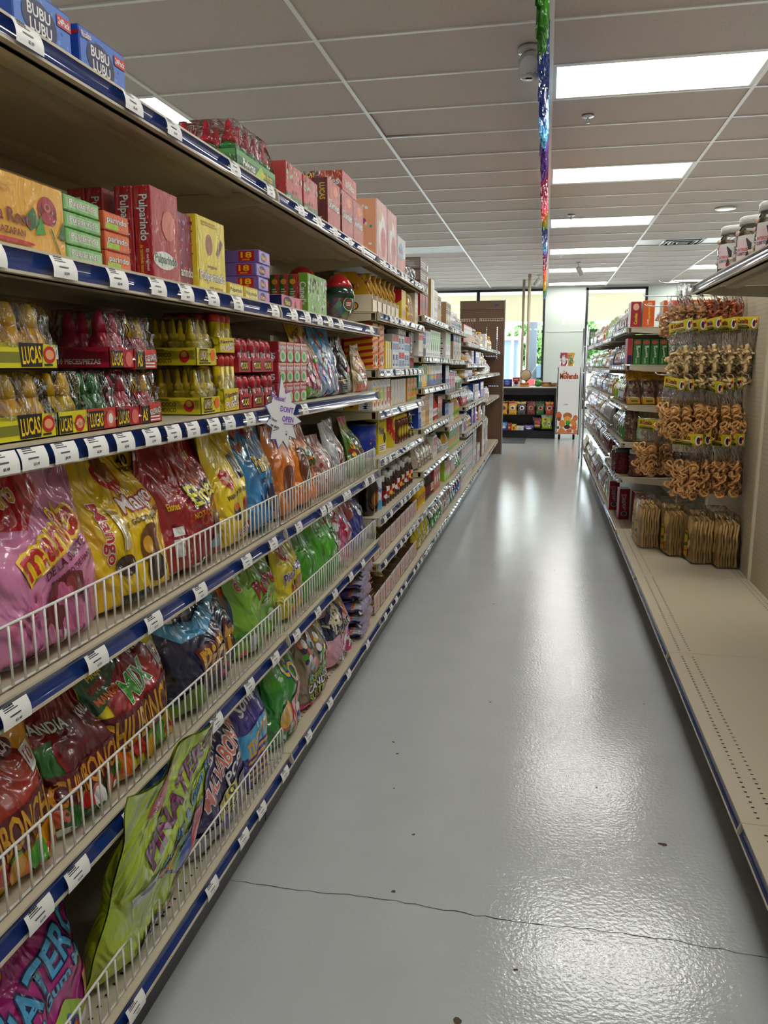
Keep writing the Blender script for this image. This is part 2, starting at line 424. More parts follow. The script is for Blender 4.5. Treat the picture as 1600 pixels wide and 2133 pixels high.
def bottle_geo(g, x, y, z, prof, c, cap, capprof, n=12, kind='glassy', band=None):
    g.lathe(prof, mat(c, kind), n, x, y, z)
    g.lathe(capprof, mat(cap, 'plastic'), n, x, y, z)
    if band: g.lathe(band[0], mat(band[1], 'card'), n, x, y, z)
def bottle(prof, c, cap, capprof, band=None, name='bottle', D=(), R=.03, n=16, kind='glassy', capname='cap'):
    g = G(); r = max(p[0] for p in prof); g.lathe(prof, mat(c, kind), n, 0, r)
    if band: g.lathe(band[0], mat(band[1], 'card'), n, 0, r)
    design(g, D, lambda x, y, o: ((R+o)*math.sin(x/R), r-(R+o)*math.cos(x/R), y), R*2, 'card', L=R*.35, z0=.0008)
    o = g.obj(name); k = G(); k.lathe(capprof, mat(cap, 'plastic'), n, 0, r); k.obj(capname, o)
    return o
def film_shell(w, d, h, wt, dt, z0=0, name='shrink_film', par=None, amp=.006, seed=1):
    """cellophane stretched over a pack: foot w x d at z0, top wt x dt at h"""
    g = G()
    def ring(u, v):
        a = u*4; k = int(a) % 4; f = a-int(a)
        c = [(-1, -1), (1, -1), (1, 1), (-1, 1), (-1, -1)]; p = (c[k][0]*(1-f)+c[k+1][0]*f, c[k][1]*(1-f)+c[k+1][1]*f)
        q = min(1, v*1.25); e = q**1.3; W = w*(1-e)+wt*e; Dd = d*(1-e)+dt*e
        if v > .8: sh = 1-(v-.8)*5*.999; W *= sh; Dd *= sh
        n = amp*noise.noise((u*9+seed, v*7, seed))
        cy = d/2+(0)
        return (p[0]*(W/2+n), cy+p[1]*(Dd/2+n), z0+(h-z0)*min(1, v/.8)+(.3*amp*noise.noise((u*14, v*14, seed)) if v > .7 else 0))
    g.grid(ring, 24, 10, mat('white', 'film'))
    return g.obj(name, par)
def tray_pack(w, d, th, c, bc, capc, nx, ny, h, front=(), left=(), shape='squeeze', film=True, seed=0, name='bottle_tray'):
    """card tray of small sauce bottles under film"""
    t = empty(name)
    g = G(); mt = mat(c, 'card'); e = .0015
    g.box(-w/2, w/2, 0, e, 0, th, mt); g.box(-w/2, w/2, d-e, d, 0, th, mt); g.box(-w/2, -w/2+e, 0, d, 0, th, mt); g.box(w/2-e, w/2, 0, d, 0, th, mt)
    g.box(-w/2, w/2, 0, d, 0, e, mt)
    design(g, front, lambda x, y, o: (x, -o, y), w, 'card'); design(g, left, lambda x, y, o: (-w/2-o, d/2-x, y), d, 'card')
    g.obj('tray', t)
    r = min(w/nx, d/ny)*.47; bm = None; z1 = h-.002
    if shape == 'squeeze':      # shouldered body with a hook-shaped cap
        prof = [(r*.8, .002), (r, .01), (r, h*.42), (r*.82, h*.52), (r*.55, h*.62), (r*.45, h*.66)]
        cp = [(r*.62, h*.62), (r*.6, h*.78), (r*.42, h*.9), (r*.3, h*.985), (0.0, h)]
    elif shape == 'cone':
        prof = [(r*.85, .002), (r, .008), (r, h*.3), (r*.72, h*.38), (r*.95, h*.46), (r*.95, h*.5), (r*.6, h*.56)]
        cp = [(r*.68, h*.54), (r*.68, h*.66), (r*.42, h*.7), (r*.22, h*.96), (0.0, h)]
    elif shape == 'dome':
        prof = [(r*.9, .002), (r, .01), (r, h*.6)]; cp = [(r*1.02, h*.58), (r, h*.8), (r*.8, h*.93), (r*.4, h*.99), (0.0, h)]
    else:
        prof = [(r*.9, .002), (r*.95, .01), (r*.95, h*.8)]; cp = [(r, h*.78), (r, h*.93), (r*.7, h*.98), (0.0, h)]
    for i in range(nx):
        for j in range(ny):
            x, y = (i+.5)*w/nx-w/2, (j+.5)*d/ny
            if bm is None:
                k = G(); k.lathe(prof, mat(bc, 'plastic'), 12); k.lathe(cp, mat(capc, 'plastic'), 12)
                k.lathe([(r*1.01, h*.16), (r*1.01, h*.36)], mat('dbrown' if shape != 'squeeze' else 'olive', 'card'), 12)
                bm = k.obj('squeeze_bottle', t); o = bm
            else:
                o = bm.copy(); COL.objects.link(o); o.parent = t
            o.location = (x, y, .002)
    if film: film_shell(w+.003, d+.003, h+.004, w*.8, d*.84, th*.4, par=t, seed=seed)
    return t
# ------------------------------------------------------------------ room
X2, YR, HC = -0.030, 4.946, 2.984
TW, TD = 1.2192, .6096
BW = 18.0
g = G(); g.box(-6.3, 6.3, -3.2, BW+.2, -.1, 0, mat('c2c6c8', 'floor')); floor = struct(g, 'floor')
# control joint and chips in the paint
g = G(); rr = random.Random(4); pts = []
N = 90
for i in range(N+1):
    u = i/N; x = -1.1+u*2.2; pts.append((x, 1.688-.018*(u)+rr.uniform(-.0035, .0035)+.006*math.sin(u*23), rr.uniform(.0009, .0024)))
vs = [(x, y-w*.6, .0006) for x, y, w in pts]+[(x, y+w*.6, .0006) for x, y, w in pts]
g.add(vs, [(i, i+1, N+2+i, N+1+i) for i in range(N)], mat('33302c', 'matte')); c = g.obj('joint_crack', floor)
g = G()
for (x, y, r) in ((.36, 2.06, .012), (-.32, 1.97, .006), (-.02, 1.52, .006), (-.13, 1.36, .011), (-.33, 1.72, .007), (-.17, 2.9, .006), (-.24, 1.24, .006), (.42, 3.0, .004), (-.28, 1.16, .004), (-.02, 1.2, .005), (.28, 1.25, .005), (-.24, 4.2, .007), (-.1, 3.6, .003), (.1, 5, .006), (-.3, 5.6, .005), (-.48, 2.5, .006), (-.45, 2.42, .006), (-.42, 2.2, .004), (.2, 2.33, .004)):
    n = 9; P = [(x+r*rr.uniform(.5, 1.2)*math.cos(2*PI*k/n), y+r*1.1*rr.uniform(.4, 1)*math.sin(2*PI*k/n), .0007) for k in range(n)]
    g.add(P, [tuple(range(n))], mat('5b4b40', 'matte'))
g.obj('paint_chips', floor)['kind'] = 'stuff'
g = G(); g.box(-6.3, 6.3, -3.2, BW+.2, HC+.06, HC+.16, mat('c8c4bc', 'matte')); ceil = struct(g, 'ceiling')
cols = range(-5, 5); rows = range(-6, 22)
LCOL = {-3: range(-8, 22, 4), 0: range(-8, 22, 4), 2: range(-8, 22, 4)}
tp = None; skip = set()
for c_, rw in LCOL.items():
    for n in rw: skip.add((c_, n))
skip |= {(-2, 11), (-2, 10)} - {(-2, 10)}; skip |= {(1, 11)}
rr = random.Random(2)
for ci in cols:
    for n in rows:
        if (ci, n) in skip: continue
        y0 = YR+n*TD
        if tp is None:
            g = G(); g.box(-TW/2+.006, TW/2-.006, -TD/2+.006, TD/2-.006, 0, .016, mat('cfc2b8', 'tile'), .004); tp = g.obj('ceiling_tile', ceil); o = tp
        else: o = tp.copy(); COL.objects.link(o); o.parent = ceil
        o.location = (X2+(ci+.5)*TW, y0+TD/2, HC+.004+rr.uniform(0, .002)); o.rotation_euler = (rr.uniform(-.004, .004), rr.uniform(-.001, .001), PI*rr.randint(0, 1))
        if (ci, n) == (-1, 1): o.rotation_euler = (.0, .012, 0)
        if y0+TD > BW: o.scale = (1, .8, 1); o.location.y = y0+TD/2-.06
mr = mat('f4f2ec', 'metalpaint')
g = G(); g.box(-.012, .012, 0, 21.2, -.004, .006, mr); rp = g.obj('main_runner', ceil)
for k, ci in enumerate(range(-5, 6)):
    o = rp if k == 0 else rp.copy()
    if k: COL.objects.link(o); o.parent = ceil
    o.location = (X2+ci*TW, -3.2, HC)
g = G(); g.box(-6.2, 6.2, -.012, .012, -.003, .006, mr); rp = g.obj('cross_tee', ceil)
for k, n in enumerate(range(-13, 22)):
    o = rp if k == 0 else rp.copy()
    if k: COL.objects.link(o); o.parent = ceil
    o.location = (0, YR+n*TD, HC)
# troffer lights
def troffer():
    t = empty('ceiling_light')
    g = G(); a, b = TW/2-.012, TD/2-.012; f = .022
    for x0, x1, y0, y1 in ((-a, a, -b, -b+f), (-a, a, b-f, b), (-a, -a+f, -b, b), (a-f, a, -b, b)): g.box(x0, x1, y0, y1, .001, .03, mat('dedad2', 'metalpaint'))
    g.obj('frame', t)
    g = G(); g.box(-a+f, a-f, -b+f, b-f, .006, .02, mat('fffdf8', 'emit')); g.obj('diffuser', t)
    return t
T0 = troffer()
_ord = ['first', 'second', 'third', 'fourth', 'fifth', 'sixth', 'seventh', 'eighth', 'ninth', 'tenth', 'eleventh', 'twelfth', 'thirteenth', 'fourteenth', 'fifteenth', 'sixteenth', 'seventeenth', 'eighteenth', 'nineteenth', 'twentieth', 'twenty-first', 'twenty-second', 'twenty-third', 'twenty-fourth', 'twenty-fifth']
nm = {-3: 'beyond the tall left shelving', 0: 'over the aisle', 2: 'over the right-hand aisle'}
for c_, rw in LCOL.items():
    for k, n in enumerate(rw):
        y = YR+(n+.5)*TD
        if y > BW-.1: continue
        put(T0, X2+(c_+.5)*TW, y, HC-.002, 0, f'white rectangular ceiling light {nm[c_]}, {_ord[k]} from the near end', 'ceiling light', 'recessed ceiling lights')
def wallbox(name, *a, c='d6dcd6'):
    g = G(); g.box(*a, mat(c, 'matte')); return struct(g, name)
wallbox('wall_left', -6.3, -6.2, -3.2, BW+.2, 0, HC); wallbox('wall_right', 6.2, 6.3, -3.2, BW+.2, 0, HC); wallbox('wall_rear', -6.3, 6.3, -3.3, -3.2, 0, HC)
# far wall: piers, sills, head
WINS = [(-4.6, -.06), (.80, 2.08), (2.85, 5.6)]
g = G(); mw = mat('d3ddd4', 'matte')
xs = [-6.3]+[v for w in WINS for v in w]+[6.3]
for a, b in zip(xs[::2], xs[1::2]): g.box(a, b, BW, BW+.2, 0, HC+.05, mw)
for a, b in WINS: g.box(a, b, BW, BW+.2, 0, .35, mw); g.box(a, b, BW, BW+.2, 2.95, HC+.05, mw)
g.box(-.02, .78, BW-.012, BW, 2.03, 2.04, mat('eef2ee', 'matte')); g.box(0.30, .37, BW-.008, BW, 2.17, 2.29, mat('e6e8e6', 'plastic'), .002)
struct(g, 'wall_far')
fr = mat('26282a', 'metalpaint')
for wi, (a, b) in enumerate(WINS):
    w = empty(f'window_{wi+1}'); w['kind'] = 'structure'
    g = G(); g.box(a, a+.05, BW-.01, BW+.1, .35, 2.95, fr); g.box(b-.05, b, BW-.01, BW+.1, .35, 2.95, fr)
    g.box(a, b, BW-.01, BW+.1, 2.90, 2.95, fr); g.box(a, b, BW-.01, BW+.1, .35, .4, fr); g.obj('window_frame', w)
    mull = [-1.53, -3.0] if wi == 0 else ([4.2] if wi == 2 else [])
    e_ = [a]+sorted(mull)+[b]
    for m_ in mull:
        g = G(); g.box(m_-.035, m_+.035, BW-.005, BW+.09, .4, 2.9, fr); g.obj('mullion', w)
    for p, q in zip(e_[:-1], e_[1:]):
        g = G(); g.box(p+.02, q-.02, BW+.04, BW+.046, .38, 2.92, mat('white', 'glass')); g.obj('pane', w)
# ------------------------------------------------------------------ outside
g = G(); g.box(-30, 30, BW+.2, 90, -.25, -.12, mat('c8c8c4', 'matte')); struct(g, 'ground_outside')
t = empty('entrance_canopy', (0, 19.8, 0)); tag(t, 'cream canopy and deep fascia beam outside the far windows', 'canopy')
g = G(); g.box(-9, 9, BW+.2, 21.3, 3.08, 3.2, mat('f0e8d4', 'matte')); g.obj('soffit', t, (0, 19.8, 0))
g = G(); g.box(-9, 9, 21.0, 21.3, 2.42, 3.08, mat('e8dcc0', 'matte')); g.obj('fascia', t, (0, 19.8, 0))
t = empty('storage_building', (-2.2, 34, -.12)); tag(t, 'pale blue building with white corner posts beyond the windows', 'building')
g = G(); g.box(-8, -1.15, 34, 38, -.12, 2.35, mat('5c6e88', 'card')); g.obj('wall', t, (-2.2, 34, -.12))
g = G(); g.box(-8.2, -.9, 33.8, 38.2, 2.35, 2.5, mat('e8ecf0', 'card')); g.obj('roof', t, (-2.2, 34, -.12))
for k in range(4):
    g = G(); x = -1.45+k*.3; g.box(x, x+.1, 33.6, 33.7, -.12, 3.0-.2*k, mat('a89888', 'card')); g.obj('post', t, (-2.2, 34, -.12))
def tree(x, y, h, r, seed, lab):
    t = empty('street_tree', (x, y, -.12)); tag(t, lab, 'tree', 'trees outside the windows')
    g = G(); g.lathe([(.16, 0), (.12, h*.5), (.05, h*.8)], mat('5a4a3a', 'matte'), 8); g.obj('trunk', t)
    rr = random.Random(seed); g = G(); ml = mat('4c7438', 'leaf')
    for k in range(2200):
        th, ph = rr.uniform(0, 2*PI), math.acos(rr.uniform(-1, 1)); q = r*(.55+.45*rr.random())
        c = Vector((q*math.sin(ph)*math.cos(th), q*math.sin(ph)*math.sin(th), h*.62+.8*q*math.cos(ph)*h*.38/r*.9))
        s = rr.uniform(.12, .28); u = Vector((rr.uniform(-1, 1), rr.uniform(-1, 1), rr.uniform(-1, 1))).normalized(); w = u.orthogonal().normalized()
        g.add([c-u*s, c+w*s*.5, c+u*s, c-w*s*.5], [(0, 1, 2, 3)], ml)
    g.obj('crown', t)
tree(-.9, 42, 4.0, 1.3, 1, 'green leafy tree behind the pale building, seen beside the lamp post')
tree(1.9, 46, 4.4, 1.4, 2, 'green leafy tree seen above the parked dark car')
tree(4.8, 41, 3.8, 1.4, 3, 'green tree seen low through the window right of the white pier')
tree(-4.6, 47, 4.4, 1.6, 4, 'green tree rising over the roof of the pale building')
g = G(); g.lathe([(.16, 0), (.16, 3.6)], mat('2c343c', 'matte'), 12, -.52, 31, -.12); tag(g.obj('lamp_post'), 'grey steel post standing outside between building and car', 'post')
# parked car
cx, cyy = .28, 26.0
t = empty('parked_car', (cx, cyy, -.12)); tag(t, 'dark parked car with red tail lights outside the window', 'car')
g = G(); sec = [(-.9, .35, .35, 1.0), (-.86, .28, .25, 1.0), (0, .28, .2, 1.02)]
def carbody(u, v):
    a = u*2*PI; y = v*4.2; hw = .88-.1*abs(v-.5)**2*2; top = 1.0 if v < .04 else (1.5 if .1 < v < .55 else (1.5-(v-.55)*3.4 if v < .72 else .92-(v-.72)*.4)); top = max(.75, top)
    if .04 <= v <= .1: top = 1.0+.5*(v-.04)/.06
    s_, c_ = math.sin(a), math.cos(a); x = hw*math.copysign(abs(c_)**.35, c_); z = .32+(top-.32)*(.5+.5*math.copysign(abs(s_)**.4, s_))
    if z > .95: x *= 1-.3*(z-.95)/.55
    return (x, y, z)
g.grid(carbody, 28, 24, mat('14181e', 'matte')); g.obj('body', t)
g = G(); g.box(-.58, .58, .0, .25, 1.02, 1.42, mat('2c4250', 'matte'), .02); g.obj('rear_window', t)
for sx in (-1, 1):
    g = G(); g.box(sx*.72-.13, sx*.72+.13, -.03, .05, .8, .98, mat('c01018', 'matte'), .015); g.obj('tail_light', t)
g = G(); g.box(-.26, .26, -.04, .02, .55, .68, mat('white', 'card')); g.obj('number_plate', t)
for sx in (-1, 1):
    for y in (.75, 3.3):
        g = G(); g.lathe([(.02, -.11), (.3, -.11), (.32, -.06), (.32, .06), (.3, .11), (.02, .11)], mat('black', 'matte'), 20, sx*.78, y, .32, 'x'); g.obj('wheel', t)
# ------------------------------------------------------------------ gondola shelving
BE = mat('cabfa6', 'metalpaint'); BED = mat('c2b69b', 'metalpaint'); KICK = mat('2c2c2e', 'metalpaint'); BL = mat('railblue', 'glassy')
BW_ = 1.2192
def mk_tag(price, n):
    g = G(); H = .0285
    def sf(x, y, o=0): t = 1-y/H; return (.0075+.006*t+.0035*math.sin(PI*t)*0+.003*math.sin(PI*t)+o, x, -.004-H*t)
    g.grid(lambda u, v: sf((u-.5)*.056, v*H), 3, 5, mat('f2f2ee', 'card'))
    design(g, [('l', -.1, .50, .6, .16, 3, 'ink'), ('t', price, .02, .13, .24, .09, 'black'), ('l', .05, .3, .66, .08, 1, 'dgrey'), ('t', n, -.2, .56, .3, .05, 'black')], sf, .05, 'card', z0=.0003)
    return g.obj('price_tag')
TAGS = [mk_tag(*q) for q in (('$5.48', '7501'), ('$2.99', '0421'), ('$4.99', '1840'), ('$13.99', '6302'))]
WIRE = None
def bay(s, y0, lip, back, base, levels, label, fences=(), tags=None, bare=False, ends=True, basetag=(), seed=0):
    t = empty('gondola_bay', (s*(lip+.2), y0+BW_/2, 0)); tag(t, label, 'shelving', 'gondola shelving bays'); org = tuple(t.location)
    y1 = y0+BW_; X = lambda d: s*d; rr = random.Random(seed)
    def bx(g, d0, d1, a, b, z0, z1, mt, c=0): g.box(min(X(d0), X(d1)), max(X(d0), X(d1)), a, b, z0, z1, mt, c)
    top = max([l[0] for l in levels]+[base])
    g = G(); bx(g, back, back+.012, y0+.02, y1-.02, .02, (2.0 if bare else top-.02), mat('c2b69b', 'peg')); g.obj('back_panel', t, org)
    g = G(); bx(g, back-.012, back+.02, y0+.001, y0+.03, 0, (2.0 if bare else top+.02), BED, .003); g.obj('upright', t, org)
    g = G(); bx(g, lip+.08, lip+.09, y0+.002, y1-.002, .004, base-.03, KICK, .002); g.obj('kick_plate', t, org)
    g = G(); bx(g, lip+.009, back-.002, y0+.001, y1-.001, base-.036, base-.0015, BE, .0005); bx(g, lip+.001, lip+.02, y0+.001, y1-.001, base-.004, base-.001, BE); dk = g.obj('base_deck', t, org)
    def rail(z, par):
        g = G(); bx(g, lip-.001, lip+.005, y0+.002, y1-.002, z-.004, z, BE); bx(g, lip-.0085, lip+.002, y0+.002, y1-.002, z-.0365, z-.0325, BE)
        n = 6; P = [(X(lip-.0055*(i/n)+.0055*math.sin(PI*i/n)), z-.004-.0285*i/n) for i in range(n+1)]
        g.ext(P, y0+.004, y1-.004, BL, False, True)
        for yy in (y0+.001, y1-.004):
            g.add([(X(lip+.005), yy, z), (X(lip-.002), yy, z), (X(lip-.009), yy, z-.02), (X(lip-.0085), yy, z-.0365), (X(lip+.005), yy, z-.0365),
                   (X(lip+.005), yy+.003, z), (X(lip-.002), yy+.003, z), (X(lip-.009), yy+.003, z-.02), (X(lip-.0085), yy+.003, z-.0365), (X(lip+.005), yy+.003, z-.0365)],
                  [(0, 1, 2, 3, 4), (9, 8, 7, 6, 5), (0, 5, 6, 1), (1, 6, 7, 2), (2, 7, 8, 3), (3, 8, 9, 4)], BE)
        g.obj('price_rail', par, org)
    def tagsat(z, ys, par):
        for i, y in enumerate(ys):
            o = TAGS[(i*7+int(z*10)) % 4].copy(); COL.objects.link(o); o.parent = par
            o.location = (X(lip)-org[0], y-org[1], z-.001); o.rotation_euler = (0, 0, 0 if s < 0 else PI)
    rail(base, dk); tagsat(base, basetag, dk)
    # punched slots along the deck
    g = G()
    for d in ((lip+.045, lip+.085, back-.05, back-.025) if s > 0 else (lip+.04, lip+.075)):
        k = 0
        while y0+.03+k*.0254 < y1-.03:
            y = y0+.03+k*.0254; k += 1; g.add([(X(d-.004), y-.0026, base-.0004), (X(d+.004), y-.0026, base-.0004), (X(d+.004), y+.0026, base-.0004), (X(d-.004), y+.0026, base-.0004)], [(0, 1, 2, 3)], mat('black', 'matte'))
    o = g.obj('slot_row', dk, org); o['kind'] = 'stuff'
    for li, (z, dep) in enumerate(levels):
        dep = back-.014
        g = G(); bx(g, lip+.001, dep, y0+.001, y1-.001, z-.006, z-.001, BE); bx(g, lip+.0085, lip+.013, y0+.001, y1-.001, z-.037, z-.006, BE)
        bx(g, lip+.0085, lip+.03, y0+.004, y1-.004, z-.037, z-.034, BED); bx(g, lip+.11, lip+.15, y0+.006, y1-.006, z-.018, z-.006, BED); bx(g, dep-.10, dep-.06, y0+.006, y1-.006, z-.018, z-.006, BED)
        bx(g, dep-.003, dep, y0+.004, y1-.004, z-.03, z-.006, BED)
        for k in range(4): bx(g, lip+.075, lip+.085, y0+.2+k*.27, y0+.208+k*.27, z-.0064, z-.0059, mat('black', 'matte'))
        sh = g.obj('shelf', t, org)
        for yy, e in ((y0+.0015, 1), (y1-.0045, 1)):
            g = G(); P = [(lip+.03, z-.008), (back-.012, z-.008), (back-.012, z-.07), (dep-.06, z-.066), (lip+.1, z-.04), (lip+.03, z-.034)]
            Q = [(X(d), yy, q) for d, q in P]+[(X(d), yy+.003, q) for d, q in P]; n = 6
            g.add(Q, [tuple(range(6)), tuple(range(6, 12))[::-1]]+[(i, (i+1) % n, n+(i+1) % n, n+i) for i in range(n)], BE)
            g.obj('bracket', sh, org)
        rail(z, sh)
        if tags is not None and li < len(tags) and tags[li] is not None: ys = [y for y in tags[li] if y0+.02 < y < y1-.02]
        else: ys = [y0+.07+k*.13+rr.uniform(-.02, .02) for k in range(9) if rr.random() < .82]
        tagsat(z, ys, sh)
    for z, a, b in fences:
        fd = lip+.014; g = G(); wm = mat('e8e6e0', 'plastic'); h = .087
        pts = [(X(fd), a, z+.004), (X(fd), a, z+h-.008), (X(fd), a+.006, z+h), (X(fd), b-.006, z+h), (X(fd), b, z+h-.008), (X(fd), b, z+.004)]
        g.tube(pts, .0023, wm, 6, True); fo = g.obj('wire_divider', t, org)
        global WIRE
        n = int((b-a)/.0254)
        for k in range(1, n):
            if WIRE is None:
                q = G(); q.tube([(0, 0, .004), (0, 0, .087)], .0018, wm, 6); WIRE = q.obj('wire', fo); o = WIRE
            else: o = WIRE.copy(); COL.objects.link(o); o.parent = fo
            o.location = (X(fd)-org[0]+(.003 if s < 0 else -.003), a+k*(b-a)/n-org[1], z)
    return t
for o in TAGS: o.hide_render = False
YS = [.7208+BW_*k for k in range(-1, 9)]      # bay starts: -.50, .72, 1.94, ...
LA = [(1.729, 1.02), (1.452, 1.06), (1.200, 1.08), (.878, 1.10), (.577, 1.10)]
TG = [[.97, 1.23, 1.37, 1.65, 1.87, 2.11, 2.28, 2.46, 2.65, 2.84], [.86, 1.01, 1.15, 1.28, 1.39, 1.51, 1.64, 1.88, 2.03, 2.15, 2.27, 2.39, 2.52, 2.98],
      [.85, .91, .98, 1.06, 1.14, 1.23, 1.31, 1.39, 1.49, 1.57, 1.69, 2.11], [.83, 1.02, 1.2, 1.39, 1.64, 1.82, 2.03, 2.28, 2.35, 2.55, 2.6, 2.88, 2.99],
      [.84, .93, 1.09, 1.26, 1.44, 1.63, 1.81, 1.99, 2.2, 2.4, 2.62, 2.81]]
BT = [1.06, 1.38, 1.56, 1.68, 1.86, 2.08, 2.32, 2.57, 2.88]
LL, LB = .668, 1.12
def byY(l, a): return [y for y in l if a < y < a+BW_]
bn = ['nearest', 'second', 'third', 'fourth', 'fifth', 'sixth', 'seventh', 'eighth', 'last']
LC = [(1.727, 1.02), (1.515, 1.06), (1.288, 1.06), (1.117, 1.08), (.918, 1.1), (.668, 1.1), (.47, 1.1)]
LD = [(1.575, 1.02), (1.352, 1.06), (1.178, 1.06), (.948, 1.1), (.705, 1.1), (.47, 1.1)]
LE = [(1.570, 1.02), (1.345, 1.06), (1.10, 1.06), (.87, 1.1), (.66, 1.1), (.45, 1.1)]
LF = [(1.50, 1.02), (1.32, 1.06), (1.20, 1.06), (.95, 1.1), (.72, 1.1)]
LEFT = {1: LA, 2: LA, 3: LC, 4: LD, 5: LE, 6: LF, 7: LF, 8: [(1.5, 1.02), (1.20, 1.06), (.88, 1.1)], 9: [(1.5, 1.02), (1.20, 1.06), (.88, 1.1)]}
YS.append(YS[-1]+BW_)
BAYTXT = {1: 'tall beige shelving bay nearest on the left, shelves of bagged and boxed sweets', 2: 'second tall beige shelving bay on the left, after the starburst sign',
 3: 'third left shelving bay with tea boxes and bottles of extract', 4: 'fourth left shelving bay topped by brown cartons', 5: 'fifth left shelving bay, lower, with salted cracker boxes',
 6: 'sixth left shelving bay beyond the cracker boxes', 7: 'seventh left shelving bay with bottles of oil', 8: 'eighth left shelving bay with brown cartons on its deck', 9: 'last left shelving bay against the brown pegboard end'}
for b, lv in LEFT.items():
    y0 = YS[b]
    if y0 > 11.2: continue
    tg = None
    if b in (1, 2): tg = TG
    fs = []
    if b == 1: fs = [(.878, y0+.01, y0+BW_-.008), (.577, y0+.01, y0+BW_-.008), (.228, y0+.01, y0+BW_-.02)]
    if b == 2: fs = [(.878, y0+.008, y0+BW_-.01), (.577, y0-.03+.05, y0+BW_-.01)]
    bt = byY(BT, y0) if b in (1, 2) else [y0+.08+k*.13 for k in range(9) if (k*5+b) % 7]
    bay(-1, y0, LL, LB, .228, lv, BAYTXT[b], fs, tg, basetag=bt, seed=b)
bay(-1, YS[0], LL, LB, .228, LA, 'beige shelving bay beside the camera, before the first bay of bagged sweets', seed=50, tags=[[]]*6)
# right side
RL, RB, RZ = .522, 1.11, .168
RY = [-.51+BW_*k for k in range(0, 10)]     # -.51 .71 1.93 3.15 4.37 5.59 6.81 8.03 9.25
LR = [(1.552, 1.09), (1.302, 1.09), (1.032, 1.09), (.778, 1.09), (.535, 1.09)]
LR2 = [(1.53, 1.09), (1.27, 1.09), (1.05, 1.09), (.82, 1.09), (.58, 1.09)]
bay(1, RY[0], RL, RB, RZ, [], 'bare beige deck of the right shelving, nearest the camera', bare=True, seed=61)
bay(1, RY[1], RL, RB, RZ, [], 'bare right-hand shelving deck, second from the camera', bare=True, seed=62)
bay(1, RY[2], RL, RB, RZ, [(1.590, 1.0)], 'right shelving bay with one high shelf of glass jars over a bare deck', bare=True, tags=[[]], seed=63)
bay(1, RY[3], RL, RB, RZ, [], 'right shelving bay with a bare deck in front of the crackers', bare=True, seed=64)
bay(1, RY[4], RL, RB, RZ, [], 'right shelving bay hung with snack bags above stacked crackers', bare=True, seed=65)
for k, (lv, lb) in enumerate(((LR, 'right shelving bay just behind the hanging snack bags'), (LR2, 'right shelving bay beyond the green and orange boxes'), (LR2, 'right shelving bay with small bags on tilted racks'), (LR2, 'farthest right shelving bay before the wire rack'))):
    bay(1, RY[5+k], RL, RB, RZ, lv, lb, seed=70+k)
for o in TAGS: bpy.data.objects.remove(o)
# ------------------------------------------------------------------ left shelves, near two bays: boxes
XF = -.690
def L_(o, ya, yb, z, label, cat, group=None, x=XF, rx=0, tw=0, s=1): return put(o, x, (ya+yb)/2, z, L90+tw, label, cat, group, rx=rx, s=s)
def bubu():
    F = [('r', 0, .25, .98, .48, 'blueb2'), ('d', 0, .25, .9, .4, 24, .025, ['bluebox', '6a90e0']), ('e', -.08, .23, .52, .4, 'navy'), ('e', -.22, .25, .3, .3, 'navy'), ('e', .08, .22, .3, .34, 'navy'),
         ('t', 'BUBU', -.08, .31, .40, .12, 'white'), ('t', 'LUBU', -.06, .165, .38, .12, 'white'), ('r', .37, .38, .26, .12, 'red'), ('t', '24Pack', .37, .38, .22, .07, 'white'), ('t', 'Ricolino', -.37, .43, .2, .07, 'white', .1, 'red', .05)]
    Lf = [('p', [(-.5, .25), (.5, .33), (.5, .36), (-.1, .30), (-.5, .27)], 'red'), ('l', .2, .16, .45, .18, 7, 'blueb2'), ('t', 'Nutrition Facts', -.1, .28, .3, .04, 'white')]
    return box(.128, .16, .066, 'bluebox', F, Lf, topc='blue')
B = bubu()
L_(B, .99, 1.12, 1.729, 'blue carton of marshmallow bars, nearest on the top left shelf', 'box', 'blue marshmallow bar cartons')
L_(B, 1.142, 1.27, 1.729, 'blue carton of marshmallow bars, second from the camera on the top shelf', 'box', 'blue marshmallow bar cartons')
o = dup(B); put(o, XF-.02, 1.05, 1.7965, L90+.05, 'blue carton of marshmallow bars lying on the nearest one', 'box', 'blue marshmallow bar cartons')
tp_ = tray_pack(.26, .16, .046, '5a9a50', '2f8a3c', 'c82838', 5, 3, .112, [('r', 0, .08, .98, .1, 'dgreen'), ('t', 'Pelucas', -.2, .1, .3, .07, 'white'), ('p', [(-.1, .02), (.1, .16), (.2, .1), (.1, .02)], 'lime'), ('t', 'mini fruta', .25, .1, .3, .06, 'yellow')],
   [('r', 0, .1, .6, .1, 'black'), ('t', 'Chamoy & Apple', 0, .12, .5, .05, 'white')], 'cone', seed=3)
L_(tp_, 1.745, 2.005, 1.729, 'tray of green bottles with red pointed caps on the top shelf', 'candy')
FR = [('t', 'LUCAS', -.1, .75, .4, .16, 'yellow', 1.2), ('e', .2, .35, .4, .5, 'dgreen'), ('e', -.1, .25, .3, .3, 'red')]
lred = box(.14, .09, .104, 'c03030', [('r', 0, .1, 1, .2, 'dgreen'), ('d', 0, .4, .9, .6, 30, .05, ['salmon', 'mint', 'maroon'])], [('r', 0, .12, 1, .22, 'green'), ('t', 'LUCAS', 0, .75, .5, .14, 'yellow', -1.4), ('p', [(-.3, .2), (.2, .3), (.3, .5), (-.1, .45)], 'crimson')], kind='wrap')
L_(lred, 2.09, 2.235, 1.729, 'red and green shrink-wrapped candy carton beside the green bottle tray', 'box'); L_(lred, 2.245, 2.39, 1.729, 'red and green shrink-wrapped carton, farther of the wrapped pair', 'box')
